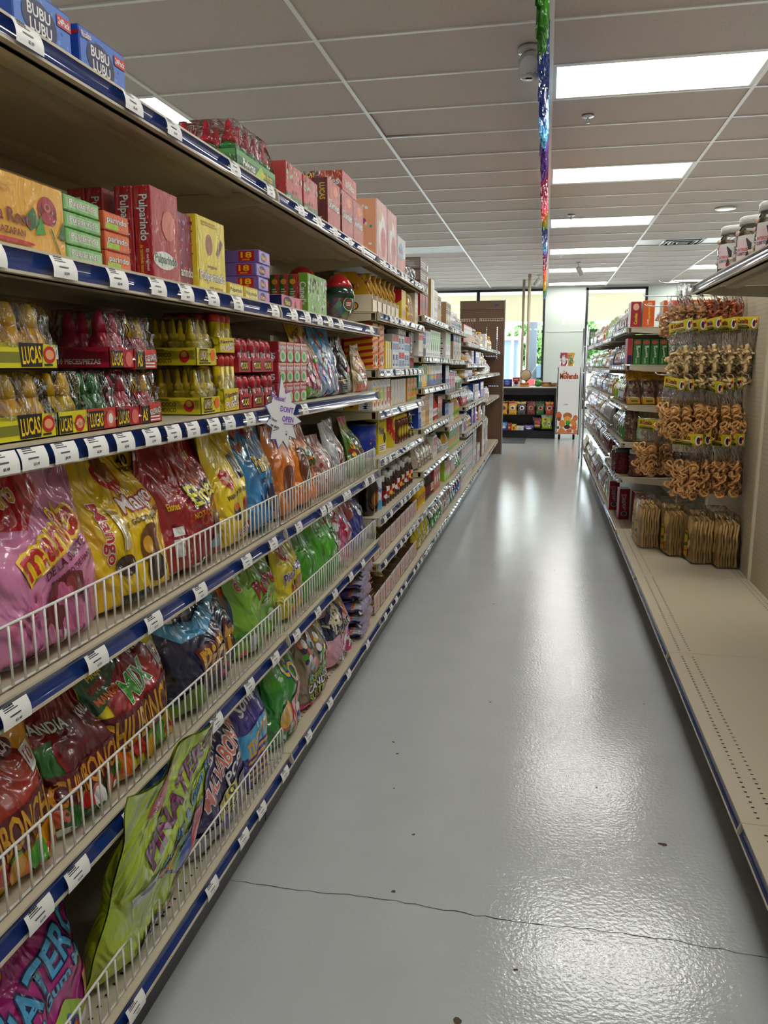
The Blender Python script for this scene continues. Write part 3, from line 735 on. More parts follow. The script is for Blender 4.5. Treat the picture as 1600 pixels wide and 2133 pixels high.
skF = [('t', 'Skwinkles', 0, .5, .8, .18, 'white', 0, 'black', .04), ('e', .1, .8, .4, .2, 'orange')]
skL = [('r', 0, .75, 1, 1.5, 'dorange'), ('r', .25, .75, .5, 1.5, 'maroon'), ('t', 'Skwinkles', -.05, .75, 1.2, .26, 'white', -PI/2, 'black', .04), ('t', 'LUCAS', .33, 1.1, .5, .18, 'yellow', -PI/2), ('l', .2, .3, .3, .1, 2, 'white')]
sk = box(.155, .10, .152, 'b8342c', skF, skL, kind='wrap')
for k, (a, nmz) in enumerate(((2.5, 'left'), (2.68, 'middle'), (2.84, 'far'))):
    L_(sk, a, a+.155, 1.729, f'orange and red upright gummy straw carton, {["nearest", "middle", "farthest"][k]} of three on the top shelf', 'box', 'upright gummy straw cartons')
sk2 = box(.20, .15, .063, 'b8342c', [('t', 'inkles', 0, .15, .6, .12, 'white')], [('r', -.2, .21, .6, .42, 'maroon'), ('r', .2, .21, .5, .42, 'dorange'), ('t', 'Skwinkles', 0, .2, .85, .17, 'white', 0, 'black', .04), ('t', 'LUCAS', -.3, .34, .3, .1, 'yellow'), ('e', .15, .06, .3, .07, 'yellow')], kind='wrap')
L_(sk2, 2.69, 2.89, 1.8815, 'orange gummy straw carton lying flat on the upright ones', 'box')
ck = box(.205, .30, .235, 'e8c8c0', [('r', 0, .6, .96, 1.1, 'e0a0a0'), ('e', 0, .55, .7, .8, 'white'), ('e', .1, .4, .5, .6, 'red'), ('e', -.2, .9, .3, .3, 'skin')], [('r', -.28, .4, .42, .8, 'kraft'), ('r', .25, .4, .46, .78, 'peach'), ('e', .25, .5, .2, .1, 'magenta'), ('e', .28, .2, .06, .16, 'brown'), ('d', .25, .4, .36, .6, 16, .03, ['teal', 'white', 'hotpink'])], kind='wrap')
L_(ck, 3.24, 3.45, 1.727, 'tall pink and white toy egg carton, nearest on the third bay top', 'box'); L_(ck, 3.47, 3.68, 1.727, 'tall pink and white toy egg carton, second on the third bay top', 'box')
ck2 = box(.2, .25, .165, 'dcdcdc', [('r', 0, .2, .98, .38, 'salmon'), ('e', -.1, .5, .5, .4, 'sky'), ('t', 'Kinder', -.1, .52, .5, .12, 'red')], kind='wrap')
L_(ck2, 3.7, 3.91, 1.727, 'shorter white and red wrapped carton on the third bay top', 'box')
# second shelf
rosa = box(.20, .13, .095, 'e8a81c', [('e', .30, .30, .22, .19, 'crimson'), ('e', .26, .27, .13, .12, 'dred', .5), ('e', .345, .27, .12, .13, 'dred', -.5), ('e', .3, .25, .14, .08, 'b02840'), ('e', .30, .335, .12, .08, 'b02840'), ('e', .30, .32, .07, .06, 'salmon'), ('e', .30, .325, .04, .035, 'dred'), ('p', [(.14, .12), (.22, .26), (.26, .14)], 'green'), ('p', [(.02, .2), (.14, .3), (.2, .2), (.1, .14)], 'dgreen'), ('p', [(.40, .14), (.47, .26), (.49, .12)], 'dgreen'), ('r', .37, .1, .012, .2, 'dgreen', .5),
      ('t', 'de la Rosa', -.16, .21, .52, .09, 'dred'), ('t', 'MAZAPAN', -.12, .11, .3, .045, 'dred'), ('e', -.12, .05, .5, .03, 'red'), ('l', -.2, .38, .4, .05, 2, 'gold')], kind='wrap', topc='gold')
L_(rosa, .87, 1.07, 1.452, 'yellow wrapped marzipan carton printed with a red rose', 'box')
gp = box(.095, .10, .0225, '7cbf6c', [('r', 0, .12, .9, .14, 'mint'), ('t', 'Pulparindo', 0, .12, .78, .12, 'white', 0, 'maroon', .05)], [('e', .25, .1, .3, .14, 'red')], kind='wrap', topc='green')
for k in range(4): L_(gp, 1.072, 1.167, 1.452+k*.0235, f'green tamarind candy pack, {["bottom", "second", "third", "top"][k]} of the front stack of four', 'candy pack', 'green tamarind packs', tw=.03*(k % 2))
for k in range(5): L_(gp, 1.045, 1.14, 1.452+k*.0235, f'green tamarind candy pack, {["bottom", "second", "third", "fourth", "top"][k]} of the stack behind the front one', 'candy pack', 'green tamarind packs', x=XF-.115)
mp_ = box(.075, .10, .029, 'd85a2c', [('r', 0, .2, .95, .3, 'orange'), ('r', -.2, .1, .5, .12, 'lime'), ('t', 'parindo', 0, .22, .8, .17, 'white', 0, 'maroon', .05)], kind='wrap')
for k in range(3): L_(mp_, 1.178, 1.253, 1.452+k*.030, f'orange tamarind candy pack, {["bottom", "middle", "top"][k]} of three beside the green stack', 'candy pack', 'orange tamarind packs')
pl = [('t', 'Pulparindo', 0, 3.1, 2.3, .62, 'white', -PI/2, 'black', .05), ('t', 'El original', .18, 1.0, 1.1, .2, 'white', -PI/2), ('t', 'de tamarindo natural', -.12, 1.0, 1.5, .2, 'yellow', -PI/2), ('s', -.2, .25, .25, .1, 5, 'orange')]
pr_ = box(.105, .034, .16, 'b02028', [('e', -.1, .35, .8, .3, 'white'), ('t', 'Pulparindo', -.05, .35, .8, .2, 'dgreen', 0, 'white', .05), ('e', .1, .95, .5, .5, 'salmon')], pl, kind='wrap')
for k in range(4): L_(pr_, 1.335, 1.44, 1.452, f'dark red upright tamarind candy box, {["front", "second", "third", "rearmost"][k]} of a row of four', 'box', 'dark red tamarind candy boxes', x=XF-k*.036-(0 if k < 2 else .02))
pp = box(.075, .035, .14, '8a2a58', [('d', 0, .9, .9, 1.6, 30, .06, ['lav', 'crimson', 'hotpink']), ('t', 'arindo', .1, .4, .7, .25, 'white', 0, 'maroon', .05)], pl, kind='wrap')
L_(pp, 1.447, 1.522, 1.452, 'purple upright tamarind candy box between the dark red and yellow ones', 'box', x=XF-.012)
py = box(.14, .036, .145, 'e6cf20', [('r', 0, .52, .95, .98, 'ecd83c'), ('e', -.1, .66, .26, .3, 'a0522d'), ('p', [(.14, .56), (.22, .50), (.4, .74), (.32, .8)], 'brown'), ('t', 'Pulparindo', 0, .2, .9, .17, 'white', 0, 'maroon', .06), ('t', 'original', -.02, .35, .34, .06, 'dred'), ('t', 'with real fruit', .1, .06, .5, .04, 'dred'), ('l', 0, .95, .7, .07, 2, 'gold')], [('t', 'Pulparindo', 0, 2.6, 2.0, .5, 'dred', -PI/2)], kind='wrap')
for k in range(2): L_(py, 1.52, 1.66, 1.452, f'yellow upright tamarind candy box, {["front", "rear"][k]} of the pair on the second shelf', 'box', 'yellow tamarind boxes', x=XF-k*.038)
ys_ = box(.085, .09, .03, 'd8c030', [('r', 0, .17, .9, .26, 'f0e060'), ('t', 'Pulparindo', 0, .17, .8, .14, 'dbrown')], [('p', [(.1, .1), (.4, .1), (.3, .28)], 'brown')], kind='wrap')
L_(ys_, 1.675, 1.76, 1.452, 'small yellow tamarind pack lying beside the upright yellow box', 'candy pack'); L_(ys_, 1.77, 1.855, 1.452, 'small yellow tamarind pack lying in front of the purple snack cake boxes', 'candy pack')
pv = box(.085, .20, .0315, '7a62b0', [('r', 0, .18, .94, .3, 'lav'), ('e', -.1, .18, .5, .26, 'purple'), ('t', 'Paleta', -.1, .18, .4, .12, 'yellow'), ('e', .3, .18, .25, .2, 'pink')],
  [('r', .34, .08, .2, .12, 'red'), ('t', '18', .34, .095, .14, .07, 'yellow'), ('t', 'pack', .34, .04, .1, .025, 'yellow'), ('e', -.1, .07, .34, .1, 'hotpink'), ('e', -.05, .09, .2, .06, 'cream')], topc='purple')
for k in range(4): L_(pv, 1.875+.012*(k == 3), 1.96+.012*(k == 3), 1.452+k*.032, f'purple snack cake box marked 18, {["bottom", "second", "third", "top"][k]} of the stack', 'box', 'purple snack cake boxes', tw=(.0, .06, -.05, .03)[k], x=XF-.008)
pb = box(.18, .12, .034, 'd07890', [('e', -.22, .09, .4, .17, 'navy'), ('t', 'Paleta', -.22, .09, .24, .08, 'yellow'), ('r', .44, .1, .07, .15, 'red'), ('p', [(.1, .02), (.15, .15), (.2, .02)], 'brown')], [('r', 0, .14, 1, .26, 'navy'), ('t', '24', -.3, .18, .2, .1, 'yellow')], topc='crimson')
L_(pb, 2.03, 2.21, 1.452, 'pink and blue flat candy box on the second shelf beyond the purple stack', 'box')
cn = box(.20, .026, .112, 'b03a30', [('d', 0, .28, .95, .5, 60, .04, ['silver', 'white', 'olive', 'maroon'])], [('r', -.25, 2.1, .5, 4.2, 'dgreen'), ('e', 0, 3.5, .7, .6, 'gold'), ('l', 0, 2, .6, 1.6, 6, 'mint')], kind='wrap')
cn2 = box(.20, .03, .115, '6cab2c', [('d', 0, .28, .95, .5, 60, .04, ['silver', 'white', 'mint', 'maroon'])], [('t', "Canel's", 0, 1.9, 2.2, .7, 'white', -PI/2), ('r', -.42, 1.9, .14, 3.7, 'red')], kind='wrap')
L_(cn2, 2.27, 2.47, 1.452, 'green fronted chewing gum carton, front of the upright row', 'box')
for k in range(5): L_(cn, 2.27, 2.47, 1.452, f'red edged chewing gum carton, {_ord[k]} behind the green one', 'box', 'red edged chewing gum cartons', x=XF-.033-k*.028)
def ball():
    t = empty('ball_jar'); rx, rz = .056, .083
    P = [(rx*math.sin(a), rz-rz*math.cos(a)) for a in [PI*k/14 for k in range(15)]]; P[0] = (0, 0); P[-1] = (0, 2*rz)
    g = G(); g.lathe([(p[0]*.93, p[1]*.97+.002) for p in P[:9]], mat('6a6a30', 'candy'), 20, 0, rx); g.obj('sweets', t)['kind'] = 'stuff'
    g = G(); g.lathe(P[:10], mat('white', 'film'), 24, 0, rx); g.obj('clear_shell', t)
    g = G(); g.lathe(P[9:], mat('c01824', 'glassy'), 24, 0, rx); g.lathe([(p[0]*1.01, p[1]) for p in P[7:10]], mat('1c3a30', 'glassy'), 24, 0, rx)
    for a in (-.6, .35): design(g, [('e', 0, 0, 1, 1, 'white'), ('e', 0, 0, .9, .9, 'dgreen'), ('e', 0, 0, .62, .62, 'crimson'), ('l', 0, 0, .5, .3, 3, 'white')], lambda x, y, o: ((rx*.98+o)*math.sin(a+x/rx), rx-(rx*.98+o)*math.cos(a+x/rx), .062+y), .046, 'card', L=.015)
    g.obj('lid', t); return t
bj = ball()
L_(bj, 2.53, 2.66, 1.452, 'clear ball-shaped candy jar with red top behind the gum cartons', 'jar', x=XF-.06, s=1.05); L_(bj, 2.78, 2.9, 1.452, 'clear ball-shaped candy jar with red top at the shelf edge', 'jar')
# third shelf, two tiers of bottle trays
Z3 = 1.200
LU = lambda x, c2='red': [('p', [(x-.2, .02), (x+.12, .02), (x+.16, .25), (x-.22, .25)], 'black'), ('t', 'LUCAS', x-.03, .135, .3, .17, 'yellow', .05)]
Tt = .034
def tl(w, c, bc, cc, nx, ny, h, shape, fr=(), lf=(), seed=0): return tray_pack(w, .11, Tt, c, bc, cc, nx, ny, h, fr, lf, shape, True, seed)
def mess(x, c='red'): return [('e', x, .14, .2, .17, c), ('e', x, .14, .14, .1, 'peach'), ('l', x, .04, .2, .04, 1, 'black')]
yA = tl(.14, 'd8cf20', 'e0a818', 'e8b820', 3, 2, .088, 'squeeze', [('r', -.25, .11, .42, .1, 'olive')]+LU(.12)+mess(.37), [('r', 0, .15, .8, .2, 'olive')], 1)
yB = tl(.075, 'd8cf20', 'd8b830', 'e8b820', 2, 2, .088, 'squeeze', [('r', -.25, .2, .42, .34, 'black'), ('t', 'UCAS', -.25, .2, .36, .26, 'yellow'), ('e', .2, .2, .34, .34, 'red'), ('e', .2, .2, .24, .2, 'peach')], seed=2)
gA = tl(.083, 'c83828', '1f7a30', '1d7030', 2, 2, .088, 'squeeze', [('r', -.2, .2, .5, .34, 'black'), ('t', 'LUCAS', -.2, .2, .44, .26, 'yellow'), ('e', .28, .2, .3, .32, 'salmon'), ('e', .28, .2, .16, .2, 'white')], seed=3)
rA = tl(.076, 'b81c38', 'b8143c', 'c01844', 2, 2, .09, 'squeeze', [('r', -.2, .2, .5, .36, 'black'), ('t', 'LUCAS', -.2, .2, .44, .28, 'yellow'), ('e', .28, .2, .3, .32, 'salmon')], [('t', '10 PIECES/PIEZAS', 0, .1, .7, .08, 'white')], 4)
oA = tl(.078, 'd83c28', 'c02848', 'e8b820', 2, 2, .085, 'squeeze', [('r', -.25, .2, .4, .4, 'black'), ('t', 'AS', -.28, .2, .24, .28, 'yellow'), ('t', 'GUSANO', .2, .26, .5, .14, 'white', .1, 'crimson', .05), ('l', .2, .1, .5, .14, 2, 'white')], seed=5)
mm_ = tray_pack(.098, .19, .036, 'd4c81c', 'c8b020', 'f0d020', 3, 5, .092, [('r', -.15, .22, .4, .26, 'black'), ('t', 'LUCAS', -.15, .22, .36, .2, 'yellow'), ('e', .3, .22, .24, .24, 'orange'), ('l', 0, .06, .8, .06, 1, 'black')],
   [('t', 'MADE IN MEXICO', -.02, .115, .46, .045, '5c5a10'), ('t', 'HECHO EN MEXICO', -.02, .055, .46, .045, '5c5a10'), ('t', '10 PIEZAS/PIECES', -.02, .165, .3, .025, '5c5a10'), ('e', .36, .1, .12, .13, 'red'), ('e', .36, .12, .07, .06, 'yellow')], 'cone', True, 6)
for lab, o, a, b, z in (('lower yellow tray of squeeze sauce candies nearest the camera', yA, .87, 1.015, Z3), ('upper yellow tray of squeeze sauce candies nearest the camera', yA, .885, 1.03, Z3+.096),
   ('narrow yellow tray of squeeze candies beside the nearest lower tray', yB, 1.02, 1.092, Z3), ('red tray holding green squeeze bottles', gA, 1.094, 1.176, Z3), ('lower crimson tray of crimson squeeze bottles', rA, 1.178, 1.253, Z3),
   ('upper crimson tray of squeeze bottles stacked over the lower trays', rA, 1.168, 1.245, Z3+.096), ('lower orange-red tray with yellow capped bottles', oA, 1.256, 1.332, Z3), ('upper orange-red tray with yellow capped bottles', oA, 1.248, 1.325, Z3+.094),
   ('lower yellow tray of small jars marked made in Mexico', mm_, 1.505, 1.603, Z3), ('upper yellow tray of small jars marked made in Mexico', mm_, 1.494, 1.592, Z3+.1)):
    L_(o, a, b, z, lab, 'candy')
pu = tray_pack(.085, .14, .05, 'e0cc20', 'dcc020', 'c03028', 3, 4, .125, [('t', 'Pulparindo', 0, .42, .8, .16, 'maroon', .08), ('t', 'PUSH!', 0, .18, .8, .2, 'white', .05, 'red', .05)], shape='tube', seed=8)
L_(pu, 1.625, 1.71, Z3, 'lower yellow tray of tall push candy tubes', 'candy'); L_(pu, 1.61, 1.695, Z3+.128, 'upper yellow tray of push candy tubes under the shelf above', 'candy', s=(1, 1, .66))
rd = tray_pack(.075, .12, .034, 'b82430', 'b01c2c', 'b81c30', 2, 3, .078, [('r', 0, .22, .6, .3, 'black'), ('t', 'LUCAS', 0, .22, .5, .2, 'yellow')], shape='dome', seed=9)
for k, (a, z) in enumerate(((1.715, 0), (1.715, .084), (1.80, 0), (1.80, .084), (1.885, 0), (1.875, .084))):
    L_(rd, a, a+.075, Z3+z, f'{["lower", "upper"][k % 2]} red dome-capped candy tray, {["nearest", "middle", "farthest"][k//2]} column before the starburst sign', 'candy', 'red dome-capped candy trays')
rb = box(.062, .11, .054, 'b02030', [('t', 'Rompis', 0, .62, .85, .24, 'white'), ('e', 0, .25, .8, .5, 'mint'), ('e', 0, .25, .4, .3, 'green'), ('r', 0, .8, .9, .06, 'peach')], [('t', '5', .35, .14, .12, .15, 'white', 0, 'black', .05), ('t', 'PREPARE IT', -.05, .40, .5, .05, 'yellow'), ('e', -.28, .24, .24, .17, 'cream'), ('e', -.28, .24, .17, .11, 'dred'), ('e', .08, .2, .2, .18, 'green')], kind='wrap')
n = 0
for r_ in range(3):
    for c_ in range(4):
        L_(rb, 1.985+c_*.063+.006*r_, 2.047+c_*.063+.006*r_, Z3+r_*.0548, f'small red candy box with green fruit, {["bottom", "middle", "top"][r_]} row, {_ord[c_]} from the near end', 'box', 'stacked small red candy boxes')
# starburst sign
g = G(); P = []; rr = random.Random(8)
for k in range(22):
    r = (.082 if k % 2 == 0 else .055)*rr.uniform(.88, 1.12)*(1.35 if k in (0,) else 1); P.append((r*.82*math.sin(2*PI*k/22), r*math.cos(2*PI*k/22)))
Pb = [(a*1.05, b*1.04) for a, b in P]
for Q, z, mt in ((Pb, .0, mat('3c64c0', 'card')), (P, .0015, mat('f0f0f2', 'card'))):
    n = len(Q); V = [(a, -z, b) for a, b in Q]+[(a, -z-.0012, b) for a, b in Q]+[(0, -z-.0012, 0), (0, -z, 0)]
    g.add(V, [(n+k, n+(k+1) % n, 2*n) for k in range(n)]+[((k+1) % n, k, 2*n+1) for k in range(n)]+[(k, (k+1) % n, n+(k+1) % n, n+k) for k in range(n)], mt)
design(g, [('t', 'Please!', -.12, .5, .5, .13, '7a4ab8', -.18), ('t', "DON'T", .18, .2, .5, .15, '8a4ad0', -.18), ('t', 'OPEN', .2, -.04, .44, .14, '8a4ad0', -.15), ('r', .24, -.16, .4, .02, '8a4ad0', -.1), ('t', 'Por Favor', -.38, 0, .34, .07, 'black', -.35), ('t', 'no abrir', -.3, -.18, .34, .08, 'black', -.35), ('r', -.3, -.27, .2, .015, 'black', .1), ('t', ':)', .12, -.38, .12, .08, 'black', -PI/2)],
   lambda x, y, o: (x, -.0029-o, y), .1, 'card')
st = g.obj('starburst_sign'); put(st, -.640, 1.86, 1.172, L90-.37, 'white starburst sign with handwriting and blue edge, fixed to the price rail', 'sign', rx=.0)
# lollipop bags at the end of the third shelf
lb = bag(.20, .225, .06, 'a84850', [('p', [(-.5, .62), (.5, .7), (.5, 1.12), (-.5, 1.12)], 'yellow'), ('e', -.2, .78, .4, .38, 'red'), ('e', .2, .92, .3, .22, 'crimson'), ('e', .2, .6, .2, .1, 'green'), ('t', 'MANZA', .12, .86, .62, .15, 'white', .25, 'red', .07), ('t', 'ROLLO', .22, .70, .46, .14, 'white', .2, 'red', .07),
   ('t', '40', -.3, .50, .24, .12, 'white', 0, 'black', .05), ('t', 'ROCKET', -.25, .98, .4, .07, 'black', .4), ('e', .1, .42, .24, .24, 'red'), ('r', .0, .3, .02, .3, 'white', -.7), ('d', 0, .3, .8, .45, 36, .06, ['salmon', 'dred', 'silver', 'pink']), ('p', [(-.5, .0), (.5, .0), (.5, .12), (.1, .1), (-.5, .22)], 'green')], 21, fold=.03)
L_(lb, 2.24, 2.44, Z3, 'clear lollipop bag with red apples on a yellow header', 'candy', x=XF-.005)
hb = bag(.24, .235, .05, '90a8c0', [('p', [(-.5, .58), (.5, .74), (.5, 1.0), (-.5, 1.0)], 'sky'), ('p', [(-.5, .9), (.5, .95), (.5, 1.0), (-.5, 1.0)], 'red'), ('e', -.3, .72, .2, .26, 'red'), ('e', -.3, .72, .08, .1, 'yellow'), ('e', .15, .84, .26, .08, 'red'), ('t', 'S', .15, .84, .1, .06, 'white'), ('r', 0, .93, .5, .02, 'yellow'), ('d', 0, .28, .9, .5, 40, .06, ['crimson', 'white', 'blue', 'pink', 'silver'])], 22, fold=.06)
L_(hb, 2.42, 2.66, Z3, 'clear candy bag with a wide sky blue header flopping forward', 'candy', rx=.05)
bb = bag(.16, .20, .06, '18181c', [('r', .1, .55, .5, .12, 'red'), ('e', .1, .4, .4, .14, 'dgreen'), ('p', [(-.5, .3), (.5, .42), (.5, .0), (-.5, .0)], 'dgrey'), ('r', 0, .36, 1, .02, 'gold', .1), ('l', 0, .18, .8, .2, 4, 'grey')], 23)
L_(bb, 2.66, 2.82, Z3, 'black candy bag with clear shiny side, beside the blue header bag', 'candy')
wb = bag(.15, .18, .06, 'c8b088', [('e', 0, .75, .5, .5, 'orange'), ('p', [(-.2, .6), (0, 1.0), (.2, .6)], 'green'), ('t', 'Frut', 0, .58, .8, .14, 'red', 0, 'white', .06), ('r', 0, .38, .9, .2, 'white'), ('l', 0, .38, .6, .12, 2, 'red'), ('r', 0, .12, .95, .2, 'salmon')], 24)
L_(wb, 2.92, 3.07, Z3, 'clear bag with white label and red lettering, last on the third shelf', 'candy')
# ------------------------------------------------------------------ big bags behind the wire dividers
XB = -.690
def BG(ya, yb, z, lab, rx=0, tw=0, x=XB, **k):
    o = bag(yb-ya, **k); return L_(o, ya, yb, z, lab, 'candy', x=x, rx=rx, tw=tw)
vero = lambda x, y, w, r=0: [('p', [(x-w*.55, y+w*.25), (x-w*.1, y+w*.42), (x+w*.5, y+w*.3), (x+w*.42, y-w*.15), (x, y-w*.42), (x-w*.5, y-w*.1)], 'red'), ('t', 'Vero', x, y+.03*w, w*.62, w*.3, 'gold', .15+r, 'white', .07)]
def scaley(D, f):
    R = []
    for e in D:
        e = list(e)
        if e[0] == 'p': e[1] = [(a, b*f) for a, b in e[1]]
        elif e[0] == 't': e[3] *= f; e[5] *= f
        elif e[0] == 's': e[2] *= f
        else: e[2] *= f; e[4] *= f
        R.append(tuple(e))
    return R
def shiftd(D, dx): return [((e[0], [(a+dx, b) for a, b in e[1]])+tuple(e[2:])) if e[0] == 'p' else (e[0], e[1], e[2]+dx)+tuple(e[3:]) if e[0] == 't' else (e[0], e[1]+dx)+tuple(e[2:]) for e in D]
PINK = [('p', [(-.3, .95), (.15, 1.02), (.18, .8), (-.05, .66), (-.4, .72)], 'red')]+vero(-.1, .82, .36)+[('t', 'manita', .1, .60, .66, .17, 'red', .32, 'yellow', .13), ('t', 'DE LA SUERTE', .16, .48, .44, .05, '5c1420', .32), ('t', 'TALK TO THE HAND', .2, .42, .42, .035, '5c1420', .32), ('t', '40', .36, .97, .1, .06, 'black', .4), ('t', 'PIECES', .38, .92, .1, .025, 'black', .4),
  ('p', [(.0, .36), (.12, .41), (.24, .39), (.22, .28), (.12, .24), (.14, .16), (.02, .12), (-.1, .16), (-.06, .24)], '6e2028'), ('e', .05, .32, .07, .1, '943038', .2), ('e', .13, .34, .07, .09, '943038', .1), ('r', .05, .06, .02, .14, 'white', -.1), ('d', -.1, .2, .8, .34, 26, .05, ['d070a0', 'c8608c']), ('l', -.2, .05, .4, .05, 1, 'black'), ('l', -.22, .27, .08, .06, 3, 'hotpink')]
BG(.852, 1.137, .882, 'pink candy bag with yellow outlined lettering and clear hand-shaped lollipop', seed=1, h=.268, t=.09, c='d884b0', D=shiftd(PINK, -.05), nu=22, nv=30, fold=.03)
YEL = vero(.02, .80, .26)+[('p', [(-.1, .98), (.12, 1.0), (.1, .84), (0, .78)], 'dred'), ('t', 'Mango', .14, .63, .42, .13, 'white', .1, 'red', .12), ('t', 'HEY, GOOD L@@KING!', .12, .53, .56, .045, 'black', .1), ('t', '40', .3, .88, .1, .07, 'black'), ('t', 'PIECES', .3, .82, .14, .03, 'black'),
  ('e', .1, .36, .24, .28, 'brown', -.2), ('e', .05, .36, .1, .12, 'gold', .4), ('e', .12, .2, .2, .2, 'dbrown'), ('t', 'Mango', -.38, .5, .36, .09, 'red', -PI/2, 'white', .05), ('p', [(-.3, .4), (-.3, .66), (-.22, .62), (-.2, .4)], 'c8b070'), ('e', -.28, .3, .16, .14, 'dbrown'), ('r', -.28, .5, .01, .2, 'white'), ('r', -.2, .08, .3, .06, 'black')]
BG(1.115, 1.395, .882, 'bright yellow candy bag with mango lollipop print, second on the fenced shelf', seed=2, h=.262, t=.11, c='ecc414', D=YEL, nu=22, nv=30, fold=.045, ear=.03)
ELO = vero(.2, .78, .26)+[('t', 'Vero', .1, .615, .12, .05, 'orange', .1), ('t', 'Elotes', .16, .54, .5, .14, 'lemon', .08, 'black', .12), ('t', 'NOT CORNY AT ALL', .12, .41, .5, .045, 'gold', .08), ('e', .26, .26, .3, .24, '6e4a38', .3), ('e', .2, .16, .22, .1, '7ca0b0'), ('t', 'Elotes', -.36, .5, .12, .05, 'yellow'), ('r', -.36, .33, .1, .06, 'white'), ('r', -.37, .22, .09, .12, 'silver'),
  ('e', -.02, .36, .08, .09, 'dorange'), ('e', -.02, .36, .05, .06, '8c1622'), ('r', -.05, .24, .12, .02, 'dorange', .3), ('l', .0, .06, .4, .06, 1, 'white')]+[('r', -.25+.03*math.sin(k*.3), .1+k*.04, .012, .018, 'orange') for k in range(18)]
BG(1.345, 1.64, .882, 'dark red candy bag with corn lollipop print on the fenced shelf', seed=3, h=.262, t=.11, c='9c1424', D=ELO, nu=22, nv=30, fold=.03, ear=.03)
o = bag(.2, .27, .05, '8c1422', [], 33); L_(o, 1.28, 1.5, .882, 'dark red bag standing behind the yellow and dark red bags', 'candy', x=XB-.14)
o = bag(.2, .26, .05, 'a8242a', [('e', 0, .8, .4, .3, 'gold')], 35); L_(o, .80, .86+.16, .882, 'red and gold bag behind the pink one at the near shelf end', 'candy', x=XB-.13)
Y2 = [('r', .2, .98, .2, .3, 'black', .2)]+vero(-.2, .86, .3)+[('t', 'WARM UP THE HEART', 0, .68, .7, .06, 'black', .08), ('e', -.1, .45, .2, .22, 'navy', .5), ('e', -.12, .52, .2, .1, 'orange'), ('e', .22, .5, .18, .2, 'crimson'), ('e', .26, .5, .08, .12, 'dgreen'), ('r', .0, .34, .015, .2, 'white', .5), ('r', .22, .34, .015, .22, 'white'), ('r', .1, .2, .6, .1, 'red', .1), ('t', 'FIESTA', .1, .2, .5, .09, 'white', .1, 'red', .05)]
BG(1.60, 1.79, .882, 'yellow candy bag with a tall folded corner between red and blue bags', seed=4, h=.272, t=.08, c='f0d01c', D=Y2, nu=16, nv=26, fold=.03, ear=.045)
BLU = vero(.05, 1.2, .34)+[('p', [(-.45, 1.3), (-.2, 1.34), (-.15, 1.2), (-.3, 1.08)], 'red'), ('t', 'Vero', -.3, 1.02, .26, .12, 'red', .3, 'yellow', .06), ('t', 'Pintazul', .1, .82, .5, .2, 'yellow', .1, 'navy', .07), ('t', 'ROCK THE BLUE', .1, .62, .5, .06, 'navy', .1), ('e', .25, .36, .36, .34, 'navy', .2), ('e', .27, .3, .3, .16, '5c5030'), ('e', -.22, .42, .1, .12, 'dblue'), ('e', -.22, .42, .06, .08, '2e78b4'), ('l', 0, .12, .5, .06, 1, 'navy')]
BG(1.765, 1.985, .882, 'bright blue candy bag under the starburst sign', seed=5, h=.272, t=.09, c='2e84c0', D=BLU, nu=16, nv=26, fold=.02)
OR = vero(.16, .98, .36)+[('t', 'Sandi', .16, .72, .5, .16, 'dgreen', .1, 'black', .06), ('t', 'Brocha', .16, .58, .5, .14, 'dgreen', .1, 'black', .05), ('t', '100%', .2, .45, .3, .07, 'maroon', .1), ('e', -.2, .55, .3, .5, '6c3420'), ('r', -.2, .4, .03, .4, 'silver', -.5), ('r', -.12, .4, .03, .4, 'white', -.5), ('l', .2, .3, .3, .12, 2, 'maroon')]
BG(1.975, 2.17, .882, 'orange candy bag with brown window, nearest of the orange ones', seed=6, h=.262, t=.08, c='e07818', D=[('e', 0, .45, .5, .6, '703020'), ('r', 0, .4, .03, .5, 'silver', -.4), ('e', 0, 1.1, .3, .2, 'red')], nu=14, nv=22)
BG(2.14, 2.37, .882, 'orange candy bag with green lettering and red logo, beyond the other orange bag', seed=7, h=.252, t=.09, c='e8801c', D=OR, nu=16, nv=24, ear=.03)
BG(2.18, 2.42, .882, 'orange red bag with yellow stripe standing behind the orange bags', seed=8, h=.27, t=.05, c='d8501c', D=[('r', -.1, .95, .8, .08, 'yellow', .5), ('e', .25, .85, .36, .3, 'green'), ('s', .25, .85, .16, .08, 6, 'orange')], x=XB-.1)
BG(2.40, 2.60, .882, 'clear bag of red and silver candy beside the orange bags', seed=9, h=.2, t=.07, c='b08880', D=[('d', 0, .5, .9, .8, 50, .06, ['crimson', 'silver', 'white', 'salmon'])], kind='foil', rx=-.1)
BG(2.56, 2.80, .882, 'silver clear bag with red label leaning at the far end of the fenced shelf', seed=10, h=.235, t=.08, c='b4b8ba', D=[('r', .05, .5, .4, .3, 'crimson', .1), ('d', .05, .42, .7, .5, 40, .05, ['white', 'crimson', 'silver', 'dred'])], rx=-.08, tw=.1)
BG(2.86, 3.12, .882, 'clear bag of green red and yellow gummies, last on the fenced shelf', seed=11, h=.215, t=.09, c='6c8a40', D=[('p', [(-.5, .7), (.5, .62), (.4, .9), (-.4, .9)], 'a8b828'), ('p', [(-.3, .78), (0, .74), (0, .9), (-.3, .9)], 'hotpink'), ('r', 0, .6, .6, .1, 'dgreen'), ('d', 0, .32, .9, .5, 60, .06, ['red', 'yellow', 'green', 'maroon'])], rx=-.12, tw=.15)
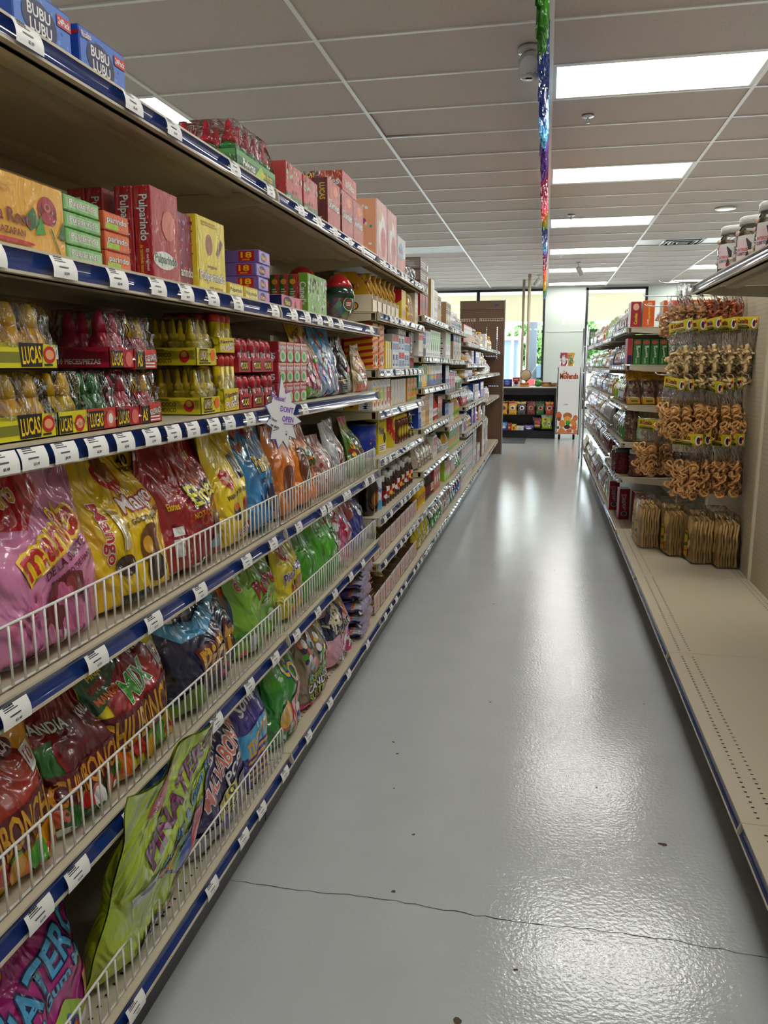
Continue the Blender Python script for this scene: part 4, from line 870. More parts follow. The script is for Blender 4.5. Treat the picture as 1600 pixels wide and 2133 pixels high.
# fifth shelf
def chili(top, mid, band, fr, flav=(), nm='CHILIBONCHA'):
    return [('p', [(-.5, .72), (.5, .86), (.5, 1.0), (-.5, 1.0)], top), ('e', 0, .58, .8, .5, 'dred'), ('e', 0, .58, .72, .44, mid), ('e', .18, .78, .26, .12, 'maroon', .1), ('t', 'KARLA', .18, .78, .2, .07, 'white', .12, 'red', .04), ('r', .37, .66, .1, .14, 'white', .1), ('t', '10', .37, .67, .07, .08, 'red')]+list(flav)+[
     ('p', [(-.5, .22), (0, .2), (.5, .3), (.5, .55), (0, .47), (-.5, .5)], 'maroon'), ('t', nm, 0, .35, .98, .22, band, .06, 'maroon', .04, .12), ('d', 0, .1, 1, .2, 24, .08, fr)]
BG(.735, .975, .581, 'orange spicy gummy bag, nearest on the lower fenced shelf', seed=12, h=.225, t=.10, c='e8a018', D=chili('dorange', 'a03020', 'gold', ['red', 'orange', 'green', 'gold'], [('e', -.38, .66, .3, .26, 'orange'), ('r', -.36, .72, .1, .03, 'green', .4)]), nu=20, nv=26, rx=-.05)
BG(.95, 1.16, .581, 'green and red spicy gummy bag beside the nearest orange one', seed=13, h=.215, t=.09, c='2c7030', D=chili('8c1c20', 'maroon', 'e0982c', ['red', 'dgreen', 'salmon', 'white'], [('t', 'SANDIA', -.25, .82, .4, .08, 'white', -.2, 'dgreen', .05)]), nu=20, nv=26, rx=-.08)
BG(1.085, 1.355, .581, 'green and yellow mixed-fruit spicy gummy bag on the lower fenced shelf', seed=14, h=.248, t=.10, c='e4d028', D=chili('145022', 'a02028', 'gold', ['red', 'orange', 'green', 'gold'], [('p', [(-.5, .5), (-.3, .64), (.1, .82), (.1, .92), (-.5, .92)], '145022'), ('t', 'PIÑA', -.34, .76, .16, .05, 'yellow', .2), ('t', 'SANDIA', -.36, .69, .2, .045, 'red', .2), ('t', 'MANGO', -.34, .62, .24, .05, 'orange', .2), ('t', 'MIX', -.02, .60, .36, .15, 'green', .15, 'white', .05)]), nu=22, nv=28)
PIN = [('e', -.1, .78, .62, .42, '8c8c94'), ('d', -.1, .78, .5, .34, 34, .06, ['silver', 'tan', 'white', 'purple', 'cream']), ('p', [(-.5, .62), (-.3, .52), (0, .5), (.3, .62), (.34, .58), (0, .45), (-.34, .47), (-.5, .56)], 'sky'), ('t', 'Piñata', .12, .30, .72, .24, 'gold', .12, 'maroon', .13), ('p', [(-.5, .1), (-.3, .2), (-.1, .08), (-.3, .02), (-.5, .02)], '5c8020'), ('s', .42, .8, .09, .05, 7, 'white'), ('p', [(.25, .95), (.5, 1.02), (.5, .7), (.42, .6)], 'blue'), ('t', 'FRUTAS', .2, .12, .24, .05, 'hotpink')]
BG(1.35, 1.69, .581, 'navy blue assorted candy bag with gold lettering and clear window', seed=15, h=.25, t=.12, c='10163c', D=PIN, nu=20, nv=26, ear=.03)
BG(1.30, 1.55, .581, 'black and silver crumpled bag behind the navy one', seed=16, h=.252, t=.07, c='1c1c28', D=[('d', 0, .8, .8, .4, 20, .07, ['dgrey', 'silver', 'navy'])], x=XB-.13)
BG(1.58, 1.80, .581, 'navy and red cartoon-coloured candy bag behind the green one', seed=17, h=.252, t=.07, c='24306c', D=[('s', 0, .9, .26, .14, 6, 'red'), ('s', 0, .9, .16, .08, 6, 'orange'), ('e', -.2, .6, .3, .3, 'white'), ('d', .1, .4, .7, .4, 20, .07, ['silver', 'gold', 'purple'])], x=XB-.04)
GRN = [('p', [(-.36, 1.05), (0, .95), (.4, 1.1), (.42, .88), (.02, .66), (-.3, .8)], 'red')]+vero(.08, .9, .4)+[('t', 'Picafresa', .14, .56, .6, .14, 'crimson', .15, 'black', .06), ('t', 'Vero', -.38, .72, .3, .1, 'red', -PI/2, 'white', .05), ('t', 'CHICLE', .12, .43, .4, .05, 'maroon', .15), ('d', .0, .15, .9, .28, 26, .06, ['silver', 'green', 'mint', 'salmon']), ('r', .3, .15, .2, .3, 'dgreen')]+[('r', -.3+.02*k, .5-.03*k, .014, .014, 'red') for k in range(12)]
BG(1.70, 2.0, .581, 'lime green candy bag with a large red heart logo', seed=18, h=.262, t=.11, c='7cb42c', D=GRN, nu=20, nv=26, ear=.04)
BG(1.74, 1.96, .581, 'dark red bag lying behind the lime green one', seed=19, h=.25, t=.06, c='7c1820', D=[('e', 0, .9, .4, .26, 'gold')], x=XB-.12)
BG(2.0, 2.2, .581, 'yellow candy bag with purple lettering beside the lime green one', seed=20, h=.245, t=.08, c='dcc820', D=vero(-.1, .95, .34)+[('t', 'Picafresa', 0, .7, .8, .16, 'purple', .2, 'white', .05), ('e', .2, .4, .4, .4, 'tan'), ('d', 0, .3, .8, .4, 20, .07, ['maroon', 'green', 'orange'])], ear=.03)
CAN = [('r', 0, .94, 1.1, .12, 'dorange'), ('r', .12, .74, .3, .18, 'red'), ('r', .12, .74, .26, .14, '3f9a1e'), ('r', .38, .8, .06, .12, 'red'), ('t', 'FRUITS', -.3, .5, .26, .05, 'dgreen', -PI/2), ('t', 'Canel', -.1, .2, .3, .07, 'dgreen', -PI/2), ('t', 'Canguro', .26, .38, .4, .14, 'white', -.6, 'black', .1), ('e', .2, .52, .2, .14, 'dgreen'), ('p', [(.3, .2), (.5, .34), (.5, .16)], 'yellow')]
BG(2.17, 2.36, .581, 'plain green candy bag, nearer of the two with orange tops', seed=25, h=.25, t=.08, c='3c9418', D=[('r', 0, 1.2, 1.1, .12, 'dorange'), ('t', 'Canel', 0, .3, .3, .08, 'dgreen', -PI/2)])
BG(2.32, 2.62, .581, 'bright green candy bag with orange red top and black lettering', seed=26, h=.256, t=.09, c='4cae1e', D=CAN, nu=18, nv=24, rx=.06)
BG(2.60, 2.84, .581, 'pink and clear lollipop bag with red header', seed=27, h=.26, t=.08, c='c86890', D=[('p', [(-.5, .7), (.2, .8), (.5, 1.1), (-.3, 1.1)], 'red'), ('e', 0, .9, .3, .24, 'gold'), ('d', 0, .4, .9, .7, 50, .07, ['hotpink', 'white', 'pink', 'crimson', 'violet'])], rx=-.05)
BG(2.84, 3.10, .581, 'dark blue candy bag, last on the lower fenced shelf', seed=28, h=.256, t=.08, c='1c2c88', D=[('e', .1, .9, .5, .3, 'silver'), ('p', [(-.5, .5), (0, .7), (-.1, 1.0), (-.5, .9)], 'crimson'), ('d', .2, .4, .5, .5, 20, .06, ['white', 'navy', 'silver'])], rx=-.12)
# deck
MAG = [('p', [(-.5, 1.0), (-.1, 1.06), (.5, .98), (.5, 1.3), (-.5, 1.3)], '7c1058'), ('t', 'NEW MIX WITH', .05, 1.13, .62, .08, 'lemon', .25), ('t', 'GUMMIES!', .1, 1.0, .62, .11, 'lemon', .25), ('t', 'PIÑATERO', .0, .72, 1.0, .25, 'sky', .25, 'navy', .09), ('t', 'Candy & Gum Mix', .02, .50, .96, .13, 'sky', .25, 'navy', .08), ('p', [(-.3, .02), (-.3, .3), (.2, .4), (.4, .2), (.3, .02)], 'lime'), ('p', [(-.2, .02), (-.1, .22), (.2, .3), (.36, .12), (.3, .02)], 'blue'), ('p', [(-.05, .02), (.0, .14), (.3, .18), (.34, .02)], 'red'), ('r', .42, .3, .1, .3, 'salmon', .1), ('d', .0, .1, .8, .14, 16, .05, ['white', 'orange', 'purple'])]
BG(.72, 1.035, .2315, 'magenta bag of mixed candy with blue lettering, nearest on the deck', seed=29, h=.302, t=.13, c='b01c80', D=scaley(MAG, .78), nu=24, nv=34, rx=-.03)
LIM = [('t', 'PIÑATERO', .02, .98, .8, .18, '7c1058', .45, 'navy', .05), ('t', 'Candy & Gum Mix', .14, .80, .74, .1, 'sky', .45, 'navy', .08), ('p', [(-.35, 1.02), (-.2, 1.0), (-.05, 1.2), (-.18, 1.26)], 'hotpink'), ('t', 'NEW MIX WITH GUMMIES!', -.2, 1.12, .3, .05, 'white', .9),
  ('p', [(-.28, .62), (.32, .76), (.30, .3), (.1, .36)], 'navy'), ('p', [(-.24, .61), (.0, .665), (.02, .44)], 'orange'), ('p', [(-.12, .635), (.06, .68), (.1, .38), (.0, .46)], 'yellow'), ('p', [(0, .66), (.13, .7), (.16, .36), (.06, .41)], 'green'), ('p', [(.08, .69), (.22, .72), (.22, .33), (.13, .37)], 'blue'), ('p', [(.18, .71), (.3, .735), (.28, .31), (.2, .34)], 'red'), ('p', [(-.44, .6), (-.24, .66), (-.26, .54), (-.4, .5)], 'silver'), ('e', -.32, .59, .12, .05, 'navy'), ('e', .41, .68, .15, .34, 'red'), ('e', .41, .82, .15, .16, 'blue'), ('e', .41, .55, .11, .1, 'green'), ('r', .24, .34, .1, .1, 'blue', .2), ('t', 'YOYITO', .24, .34, .08, .03, 'white', .2), ('e', .18, .22, .3, .1, 'salmon', .4), ('t', 'tueni', .18, .22, .2, .06, 'white', .4, 'black', .04), ('e', -.1, .12, .3, .14, 'navy', .1), ('t', 'tueni', -.1, .125, .22, .08, 'white', .1), ('r', .1, .04, .3, .04, 'dgreen')]
BG(1.02, 1.385, .2315, 'large lime green bag of mixed candy leaning out over the wire divider', seed=30, h=.40, t=.08, c='b4cc1c', D=scaley(LIM, .9), nu=26, nv=36, fold=.0, rx=.31, tw=.02, x=-.702)
MAL = [('r', 0, .55, .03, 1.2, '1c1440'), ('t', 'PALETA', -.14, .74, .4, .12, 'white', .3, 'black', .08), ('t', 'MALVABONY', .02, .60, .84, .17, 'salmon', .35, 'white', .1), ('t', 'POP', .16, .47, .3, .12, 'white', .3, 'black', .08), ('r', .2, .99, .2, .2, 'gold', .1), ('e', .2, 1.01, .1, .08, 'red'), ('t', 'de la Rosa', .2, .93, .16, .04, 'maroon', .1), ('r', .02, .24, .36, .24, 'f0e060', .2), ('t', '10', .02, .32, .16, .07, 'navy', .2), ('t', 'PIEZAS', .02, .24, .28, .07, 'navy', .2), ('t', 'PIECES', .02, .165, .28, .07, 'navy', .2), ('p', [(-.5, .0), (-.5, .2), (0, .12), (.5, .4), (.5, 0)], '8c8890'), ('d', 0, .08, .9, .14, 20, .06, ['lgrey', 'tan', 'purple'])]
BG(1.40, 1.72, .2315, 'dark purple marshmallow lollipop bag with white and pink lettering', seed=31, h=.300, t=.11, c='261a58', D=scaley(MAL, .87), nu=22, nv=30, rx=-.02)
BG(1.68, 1.88, .2315, 'violet and blue candy bag with yellow wavy lettering', seed=32, h=.30, t=.08, c='40348c', D=[('t', 'Sonrics', .0, 1.2, .8, .2, 'white', .2), ('p', [(-.5, .8), (.5, .95), (.5, .6), (-.5, .5)], 'sky'), ('t', 'mmmm', 0, .7, .8, .2, 'gold', .3), ('l', 0, .35, .8, .4, 5, 'gold')])
BG(1.90, 2.16, .2315, 'green candy bag with red carrying strap and big yellow letters', seed=34, h=.302, t=.10, c='2c8c2c', D=[('r', 0, 1.2, 1.0, .3, 'crimson'), ('e', .1, 1.16, .4, .14, 'dgreen'), ('p', [(-.5, .9), (.5, 1.05), (.5, .8), (-.5, .7)], 'green'), ('t', 'CON', .16, .72, .6, .22, 'yellow', -.6, 'blue', .1), ('p', [(-.3, .2), (.2, .6), (.4, .5), (0, .1)], 'red'), ('e', -.2, .35, .34, .3, 'gold'), ('e', .28, .25, .2, .12, 'white'), ('d', 0, .12, .8, .2, 20, .05, ['blue', 'silver', 'mint'])], nu=16, nv=24, rx=.04)
BG(2.16, 2.47, .2315, 'clear assorted candy bag with a purple and gold curled header', seed=36, h=.302, t=.10, c='8c7458', D=[('p', [(-.5, .9), (-.2, 1.15), (.4, 1.1), (.5, .7), (.1, .75)], 'gold'), ('p', [(-.4, 1.05), (.3, 1.25), (.5, 1.0), (.1, 1.0)], 'purple'), ('e', -.1, 1.12, .2, .08, 'silver'), ('r', .1, .85, .1, .4, 'dorange', .5), ('r', .25, .8, .06, .4, 'purple', .5), ('d', 0, .5, .8, .5, 60, .05, ['yellow', 'green', 'navy', 'salmon', 'sky', 'white']), ('t', 'ASSORTED', -.05, .30, .6, .09, 'lime', .05, 'black', .06), ('t', 'CANDIES', -.05, .21, .6, .08, 'white', .05, 'purple', .06), ('t', 'SURTIDO', -.05, .12, .6, .08, 'lime', .05, 'black', .06), ('r', 0, .03, 1.0, .1, 'hotpink')], nu=18, nv=26, rx=.03)
BG(2.02, 2.26, .2315, 'teal and green bag standing behind the assorted candy bag', seed=37, h=.30, t=.07, c='1c6c8c', D=[('p', [(-.4, .6), (0, 1.4), (.4, .8), (.3, .5)], 'green'), ('e', .2, .7, .2, .2, 'gold')], x=XB-.13)
BG(2.50, 2.78, .2315, 'pink and white puffed candy bag with golden bee print', seed=38, h=.29, t=.13, c='e0a8b8', D=[('p', [(-.5, .7), (-.1, .95), (.1, .7), (-.2, .45), (-.5, .4)], 'navy'), ('p', [(-.5, .62), (-.1, .85), (0, .7), (-.3, .45)], 'cream'), ('e', .15, .8, .16, .14, 'gold'), ('e', .2, .66, .16, .14, 'gold'), ('e', .12, .68, .12, .1, 'dorange'), ('t', 'JUMBO', -.05, .5, .4, .14, 'black', .3, 'white', .06), ('d', .1, .3, .7, .3, 20, .07, ['pink', 'white', 'hotpink']), ('t', 'MALVA', 0, .16, .6, .1, 'white', .2, 'black', .06)], rx=.05)
# stack of long violet packets, ends towards the aisle
def longpack():
    g = G(); w, d, h = .20, .33, .045
    def sf(x, y, o=0, side=1):   # x across, y depth
        a = 2*x/w; b = y/d; p = (1-abs(a)**3)**.5 if abs(a) < 1 else 0; q = min(1, b/.16)**.6 if b < .5 else min(1, (1-b)/.1)**.5
        return (x*(1-.05*q), y, h/2+side*(h/2*p*q+.001+o)+.004*noise.noise((x*30, y*30, side)))
    g.grid(lambda u, v: sf((u-.5)*w, v*d), 10, 16, mat('6c68b0', 'foil')); g.grid(lambda u, v: sf((u-.5)*w, v*d, 0, -1), 10, 14, mat('6c68b0', 'foil'), flip=True)
    design(g, [('r', 0, .2, 1, .06, 'orange'), ('r', 0, .1, .98, .16, 'silver'), ('d', 0, .1, .9, .16, 16, .03, ['dgreen', 'white', 'tan', 'dgrey']), ('e', -.1, .7, .4, .3, 'tan'), ('e', -.2, .8, .2, .16, 'orange'), ('t', 'churritos', .1, .45, .6, .12, 'dgreen', 0, 'white', .05), ('r', 0, 1.3, 1, .04, 'orange')], lambda x, y, o: sf(x, y, o), w, 'foil', L=.02, z0=.0008)
    def fr(u, v): x = (u-.5)*w; p = (1-abs(2*u-1)**3)**.5; return (x*.97, .004-.012*math.sin(v*PI)*p+.004*math.sin(u*40), h*(.5+(v-.5)*1.0*p))
    g.grid(fr, 16, 4, mat('a8a4c8', 'foil')); design(g, [('r', 0, .2, .9, .02, 'orange'), ('r', 0, .05, .9, .015, 'orange'), ('t', 'Las Ropas', .1, .12, .4, .07, 'orange')], lambda x, y, o: (x, -.009-o, y), w, 'foil')
    return g.obj('snack_packet')
lp = longpack()
for k in range(6): L_(lp, 2.86+.01*(k % 2), 3.06+.01*(k % 2), .2295+k*.0505, f'long violet and orange snack packet, {["bottom", "second", "third", "fourth", "fifth", "top"][k]} of the far stack on the deck', 'snack packet', 'stacked long violet snack packets', x=-.685+.004*(k % 3), tw=(.06, -.05, .03, -.02, .05, 0, -.06)[k])
for k in range(6): L_(lp, 2.62, 2.82, .2295+k*.0505, f'long violet and orange snack packet, {["bottom", "second", "third", "fourth", "fifth", "top"][k]} of the stack behind the pink bag', 'snack packet', 'stacked long violet snack packets', x=-.84)
# ------------------------------------------------------------------ third bay
def carton_disp():
    t = empty('display_carton'); w, d, h = .085, .16, .16; g = G(); y_ = mat('d8a018', 'card'); k_ = mat('e8dcc0', 'card')
    g.box(-w/2, w/2, d-.003, d, 0, h, y_); g.box(-w/2, -w/2+.003, 0, d, 0, .07, k_); g.box(w/2-.003, w/2, 0, d, 0, .07, k_); g.box(-w/2, w/2, 0, .003, 0, .05, k_); g.box(-w/2, w/2, 0, d, 0, .003, k_)
    for sx in (-1, 1): x = sx*(w/2-.0015); P = [(.012, .07), (d, .07), (d, h), (.07, h), (.03, .11)]; V = [(x-.0016, a, b) for a, b in P]+[(x+.0016, a, b) for a, b in P]; g.add(V, [tuple(range(5)), tuple(range(5, 10))[::-1]], y_); g.add(V, [(i, (i+1) % 5, 5+(i+1) % 5, 5+i) for i in range(5)], k_)
    design(g, [('e', 0, .3, .5, .4, 'black'), ('e', 0, .3, .4, .3, 'gold'), ('s', -.1, 1.2, .2, .12, 6, 'dred')], lambda x, y, o: (-w/2-o, d/2-x, y), w, 'card')
    g.obj('carton', t)
    rr = random.Random(3)
    for k in range(5):
        q = G(); q.lathe([(.002, .0), (.002, .06)], mat('white', 'plastic'), 5); q.lathe([(.004, .06), (.017, .07), (.017, .095), (.006, .112), (.016, .135)], mat(('gold', 'yellow', 'salmon')[k % 3], 'foil'), 8); o = q.obj('lollipop', t)
        o.location = (rr.uniform(-.02, .02), .025+k*.025, .02); o.rotation_euler = (rr.uniform(-.2, .2), rr.uniform(-.2, .2), 0)
    return t
cd = carton_disp()
def C_(o, a, b, z, lab, cat='box', grp=None, x=-.70, **k): return L_(o, a, b, z, lab, cat, grp, x=x, **k)
for k in range(6): C_(cd, 3.20+k*.1, 3.285+k*.1, 1.515, f'yellow lollipop display carton, {_ord[k]} from the near end of the third bay', 'box', 'lollipop display cartons')
at_ = box(.12, .10, .15, 'd8c020', [('r', 0, .3, .9, .5, 'gold'), ('e', 0, .3, .6, .3, 'tan')], [('p', [(-.5, .4), (.5, 1.0), (.5, 1.5), (-.5, 1.5)], 'red'), ('t', 'Atole', 0, 1.1, .9, .24, 'white', PI/2), ('r', 0, .3, .8, .4, 'gold')])
C_(at_, 3.86, 3.98, 1.515, 'red and yellow atole drink carton on the lollipop shelf')
gb = box(.1, .02, .15, 'e8b820', [('r', 0, .8, .8, .5, 'brown'), ('r', 0, .3, .8, .3, 'red')], kind='foil')
for k in range(3): C_(gb, 4.0+k*.06, 4.1+k*.06, 1.515, f'yellow sachet leaning in the third bay, {_ord[k]} past the atole carton', 'sachet', 'leaning yellow sachets', tw=.2-.1*k, rx=-.1)
tb = box(.10, .2, .168, 'e8dcb8', [('l', 0, 1, .8, 1.6, 6, 'silver')]); C_(tb, 4.26, 4.36, 1.515, 'tall cream carton at the far end of the lollipop shelf')
STR = [('r', 0, .12+.22*k, 1.05, .09, 'red', .12) for k in range(9)]
ch_ = box(.115, .12, .185, 'e8a820', [s for s in STR if s[2] < 1.5]+[('e', .1, .3, .5, .4, 'white'), ('e', .1, .35, .36, .26, 'brown'), ('t', 'CHURRO', -.05, .75, .6, .16, 'white', .12, 'red', .06)], [s for s in STR if s[2] < 1.45]+[('t', 'Tres', 0, 1.1, .4, .12, 'navy', .1)])
for k in range(2):
    C_(ch_, 3.19+k*.125, 3.305+k*.125, 1.288, f'churro mix carton with red and yellow stripes, {["nearer", "farther"][k]} one at the aisle edge', 'box', 'striped churro cartons', s=1)
    C_(ch_, 3.19+k*.125, 3.305+k*.125, 1.288, f'churro mix carton with red and yellow stripes, {["nearer", "farther"][k]} one behind the front pair', 'box', 'striped churro cartons', x=-.83, s=1)
ye = box(.035, .1, .12, 'e0d070', [('r', 0, 1.5, .8, 2, 'cream')], sidec='yellow')
for k in range(3): C_(ye, 3.47+k*.045, 3.505+k*.045, 1.288, f'thin yellow dessert carton, {_ord[k]} after the striped ones', 'box', 'thin yellow dessert cartons')
mk = box(.075, .08, .078, 'e8eaee', [('r', -.2, .5, .4, .7, 'railblue'), ('e', -.2, .4, .26, .3, 'white'), ('l', .25, .5, .36, .7, 6, 'blue')], [('r', .2, .5, .4, .7, 'railblue'), ('l', -.2, .5, .4, .6, 5, 'dgrey')])
mk2 = box(.075, .08, .078, 'dce4f0', [('r', 0, .8, .9, .4, 'red'), ('r', 0, .3, .9, .4, 'sky'), ('e', .1, .3, .4, .3, 'orange')], [('r', 0, .3, .9, .4, 'blue')])
for k in range(6):
    for q in range(2): C_((mk, mk2)[(k//2+q) % 2], 3.63+k*.078, 3.705+k*.078, 1.288+q*.0785, f'small white and blue milk carton, {["lower", "upper"][q]} row, {_ord[k]} from the near end', 'box', 'small milk cartons of the third bay')
gl_ = box(.09, .06, .03, 'e8e4e4', [('e', 0, .17, .5, .26, 'red'), ('e', 0, .17, .36, .16, 'white'), ('r', 0, .03, .9, .04, 'blue')])
for k in range(2): C_(gl_, 3.79+k*.1, 3.88+k*.1, 1.4455, f'white box with round red logo, {["nearer", "farther"][k]} of two on the milk cartons', 'box')
rc = box(.16, .10, .185, '5c2c20', [('t', 'Rice', 0, .9, .8, .3, 'white', PI/2), ('r', 0, .2, .98, .25, 'dred'), ('r', 0, .36, 1, .02, 'white')]); C_(rc, 4.16, 4.32, 1.288, 'tall brown rice carton with white lettering', x=-.715)
# teas
tcols = [('e0c020', 'yellow'), ('e09820', 'orange'), ('a8c820', 'lime'), ('c8a880', 'tan'), ('b81838', 'crimson')]
for k, (c, nme) in enumerate(tcols):
    tb = box(.072, .12, .125, c, [('p', [(-.5, 1.25), (.5, 1.25), (.5, 1.72), (-.5, 1.72)], 'white'), ('t', 'Te', 0, 1.5, .5, .22, 'blue'), ('l', 0, 1.05, .6, .2, 2, 'white'), ('p', [(-.5, .0), (.5, .0), (.5, .3), (0, .6), (-.5, .2)], 'white'), ('e', .1, .3, .4, .3, 'red')], [('r', -.25, .5, .5, 1.0, 'd8a820'), ('r', .25, .5, .5, 1.0, 'white'), ('t', 'McCORMICK', .25, .5, .9, .16, 'navy', PI/2), ('t', 'Manzanilla', -.25, .5, .8, .14, 'brown', PI/2)], name='tea_box')
    C_(tb, 3.185+k*.078, 3.257+k*.078, 1.117, f'{nme} tea box standing in the third bay tea row', 'box', 'tea boxes of the third bay')
    if k == 0:
        for q in range(3): C_(tb, 3.185, 3.257, 1.117, f'yellow camomile tea box, {_ord[q]} behind the front one', 'box', 'camomile tea boxes', x=-.825-q*.125)
    if k == 1:
        for q in range(3): C_(tb, 3.27, 3.342, 1.117, f'orange tea box, {_ord[q]} behind the front one', 'box', 'orange tea boxes', x=-.825-q*.125)
ct = box(.07, .1, .12, 'd0ccc4', [('d', 0, .8, .8, 1.4, 24, .08, ['white', 'silver', 'cream'])], kind='wrap', sidec='gold')
for k in range(5): C_(ct, 3.60+k*.078, 3.67+k*.078, 1.117, f'clear wrapped silvery tea pack, {_ord[k]} past the crimson tea box', 'box', 'clear wrapped tea packs')
ci_ = box(.09, .1, .12, 'd89820', [('t', 'Cinn', 0, 1.1, .7, .2, 'red'), ('e', 0, .7, .3, .4, 'brown'), ('r', 0, .62, 1, .06, 'green'), ('r', 0, .1, 1, .1, 'green'), ('e', 0, .35, .3, .2, 'dorange')])
for k in range(3): C_(ci_, 4.03+k*.105, 4.12+k*.105, 1.117, f'orange cinnamon tea box, {_ord[k]} of three at the far end of the tea row', 'box', 'cinnamon tea boxes')
# cans and honey
def can(r, h, c, lid, D, name='can', lh=.012):
    g = G(); g.lathe([(r, 0), (r, h-lh)], mat(c, 'card'), 24, 0, r); design(g, D, lambda x, y, o: ((r+o)*math.sin(x/r), r-(r+o)*math.cos(x/r), y), r*2, 'card', L=r*.3, z0=.0006)
    o = g.obj(name); k = G(); k.lathe([(r*1.04, h-lh), (r*1.04, h-.002), (r*.98, h)], mat(lid, 'plastic'), 24, 0, r); k.obj('lid', o); return o
bc_ = can(.07, .145, '1c3cb0', 'navy', [('d', .1, .5, .9, .6, 30, .04, ['orange', 'red', 'white', 'green', 'brown']), ('e', .35, .6, .3, .26, 'lgrey'), ('l', .35, .6, .2, .1, 2, 'blue')])
C_(bc_, 3.18, 3.32, .918, 'round blue chocolate powder canister at the near end of the shelf', 'can'); 
nb_ = box(.12, .06, .152, 'e4d018', [('t', 'NESTLE', -.05, 1.2, .6, .1, 'dred'), ('t', 'Nes', -.1, .85, .6, .3, 'navy', 0, 'white', .05), ('e', .25, .55, .3, .4, 'dbrown'), ('r', 0, .2, .8, .26, 'white'), ('l', 0, .2, .7, .2, 3, 'brown')])
C_(nb_, 3.33, 3.45, .918, 'yellow cocoa carton with blue lettering, nearer of the pair', tw=-.1); C_(nb_, 3.455, 3.575, .918, 'yellow cocoa carton with blue lettering, beside the red-lidded tin', x=-.72)
ni = can(.075, .158, 'e8d820', 'red', [('p', [(-.9, 1.3), (.2, 1.3), (-.3, .9), (-.4, .4), (.2, 0), (-.9, 0)], 'c8b020'), ('p', [(-.9, 1.22), (.9, 1.22), (.9, .95), (-.9, .9)], 'red'), ('p', [(-.5, .95), (-.2, .9), (0, .4), (.5, .18), (.5, .08), (-.1, .2), (-.5, .6)], 'red'), ('e', .15, .72, .66, .56, 'lemon'), ('t', 'NIDO', .15, .72, .5, .2, 'black'), ('l', .1, .54, .3, .06, 1, 'red')])
C_(ni, 3.60, 3.75, .918, 'yellow milk powder tin with red lid and band', 'can')
HP = [(.028, 0), (.032, .01), (.032, .07), (.026, .09), (.03, .105), (.022, .12)]
hy = bottle(HP, '6a2c10', 'yellow', [(.026, .12), (.026, .14), (0, .142)], D=[('e', 0, .9, .8, .9, 'olive'), ('e', 0, .9, .5, .6, 'yellow')], R=.032)
for r_ in range(2):
    for k in range(4): C_(hy, 3.80+k*.075, 3.865+k*.075, .918, f'amber honey bottle with yellow cap, {["front", "back"][r_]} row, {_ord[k]} beyond the milk powder tin', 'bottle', 'amber honey bottles', x=-.70-r_*.075)
jr = bottle([(.04, 0), (.045, .02), (.045, .06), (.02, .085), (.018, .1)], '2c1408', 'black', [(.02, .1), (.02, .115), (0, .117)], D=[('e', 0, .4, .8, .5, 'olive'), ('d', 0, .4, .6, .4, 14, .06, ['yellow', 'white', 'lime'])], R=.045)
for r_ in range(2): C_(jr, 4.14, 4.20, .918+r_*.0785, f'round dark syrup jar with green label, {["lower", "upper"][r_]} of the stacked two', 'jar', s=.66)
C_(jr, 4.22, 4.31, .918, 'round dark syrup jar with green label beside the stacked two', 'jar')
# extracts
EP = [(.023, 0), (.025, .006), (.025, .085), (.012, .105), (.011, .115)]
ECOL = [('red', 'yellow'), ('white', 'red'), ('dred', 'white'), ('cream', 'dred')]
E3 = [bottle(EP, '2c120a', 'white', [(.0145, .112), (.0145, .137), (0, .138)], D=[('p', [(-1.2, .5), (1.2, .5), (1.2, 1.5), (-1.2, 1.5)], a), ('e', 0, .9, .9, .5, b), ('l', 0, .6, 1, .16, 2, 'black')], R=.025, name='extract_bottle') for a, b in ECOL]
for r_ in range(3):
    for k in range(14): 
        if r_ == 0 and k < 2: continue
        C_(E3[(k*3+r_) % 4], 3.30+k*.066, 3.35+k*.066, .668, f'dark vanilla extract bottle with white cap, {["front", "second", "third"][r_]} row, {_ord[k]} from the near end', 'bottle', 'vanilla extract bottles', x=-.695-r_*.06, s=1+.12*((k*5) % 3 == 0))
sp = bottle([(.026, 0), (.028, .01), (.028, .14), (.02, .15)], 'dce8f4', 'white', [(.024, .15), (.024, .195), (.02, .2), (0, .2)], D=[('p', [(-1, 0), (1, 0), (1, .5), (-1, .9)], 'sky'), ('t', 'Spray', 0, 1.6, 1, .5, 'blue', .1), ('e', .1, .9, .5, .4, 'hotpink')], R=.028, kind='card', name='spray_can')
C_(sp, 3.34, 3.40, .668, 'white and blue spray can in front of the extract bottles', 'can')
bt_ = bottle([(.03, 0), (.035, .01), (.035, .12), (.02, .16), (.014, .18)], '201008', 'black', [(.016, .178), (.016, .2), (0, .2)], D=[('e', .1, 1.0, 1.0, 1.2, 'brown'), ('e', .1, 1.0, .6, .8, 'gold'), ('e', .1, 1, .3, .4, 'dred')], R=.035)
for k in range(2): C_(bt_, 3.19+k*.07, 3.26+k*.07, .668, f'tall dark sauce bottle with oval label, {["nearer", "farther"][k]} one at the near shelf end', 'bottle', s=(1, 1, .95))
wb_ = box(.9, .10, .205, 'e8e6e4', [('r', 0, .02, 1, .12, 'dred')], [('r', .0, .4, .9, .2, 'dred')]); C_(wb_, 3.42, 4.32, .668, 'long white shipping carton with red band behind the extract bottles', x=-.90)
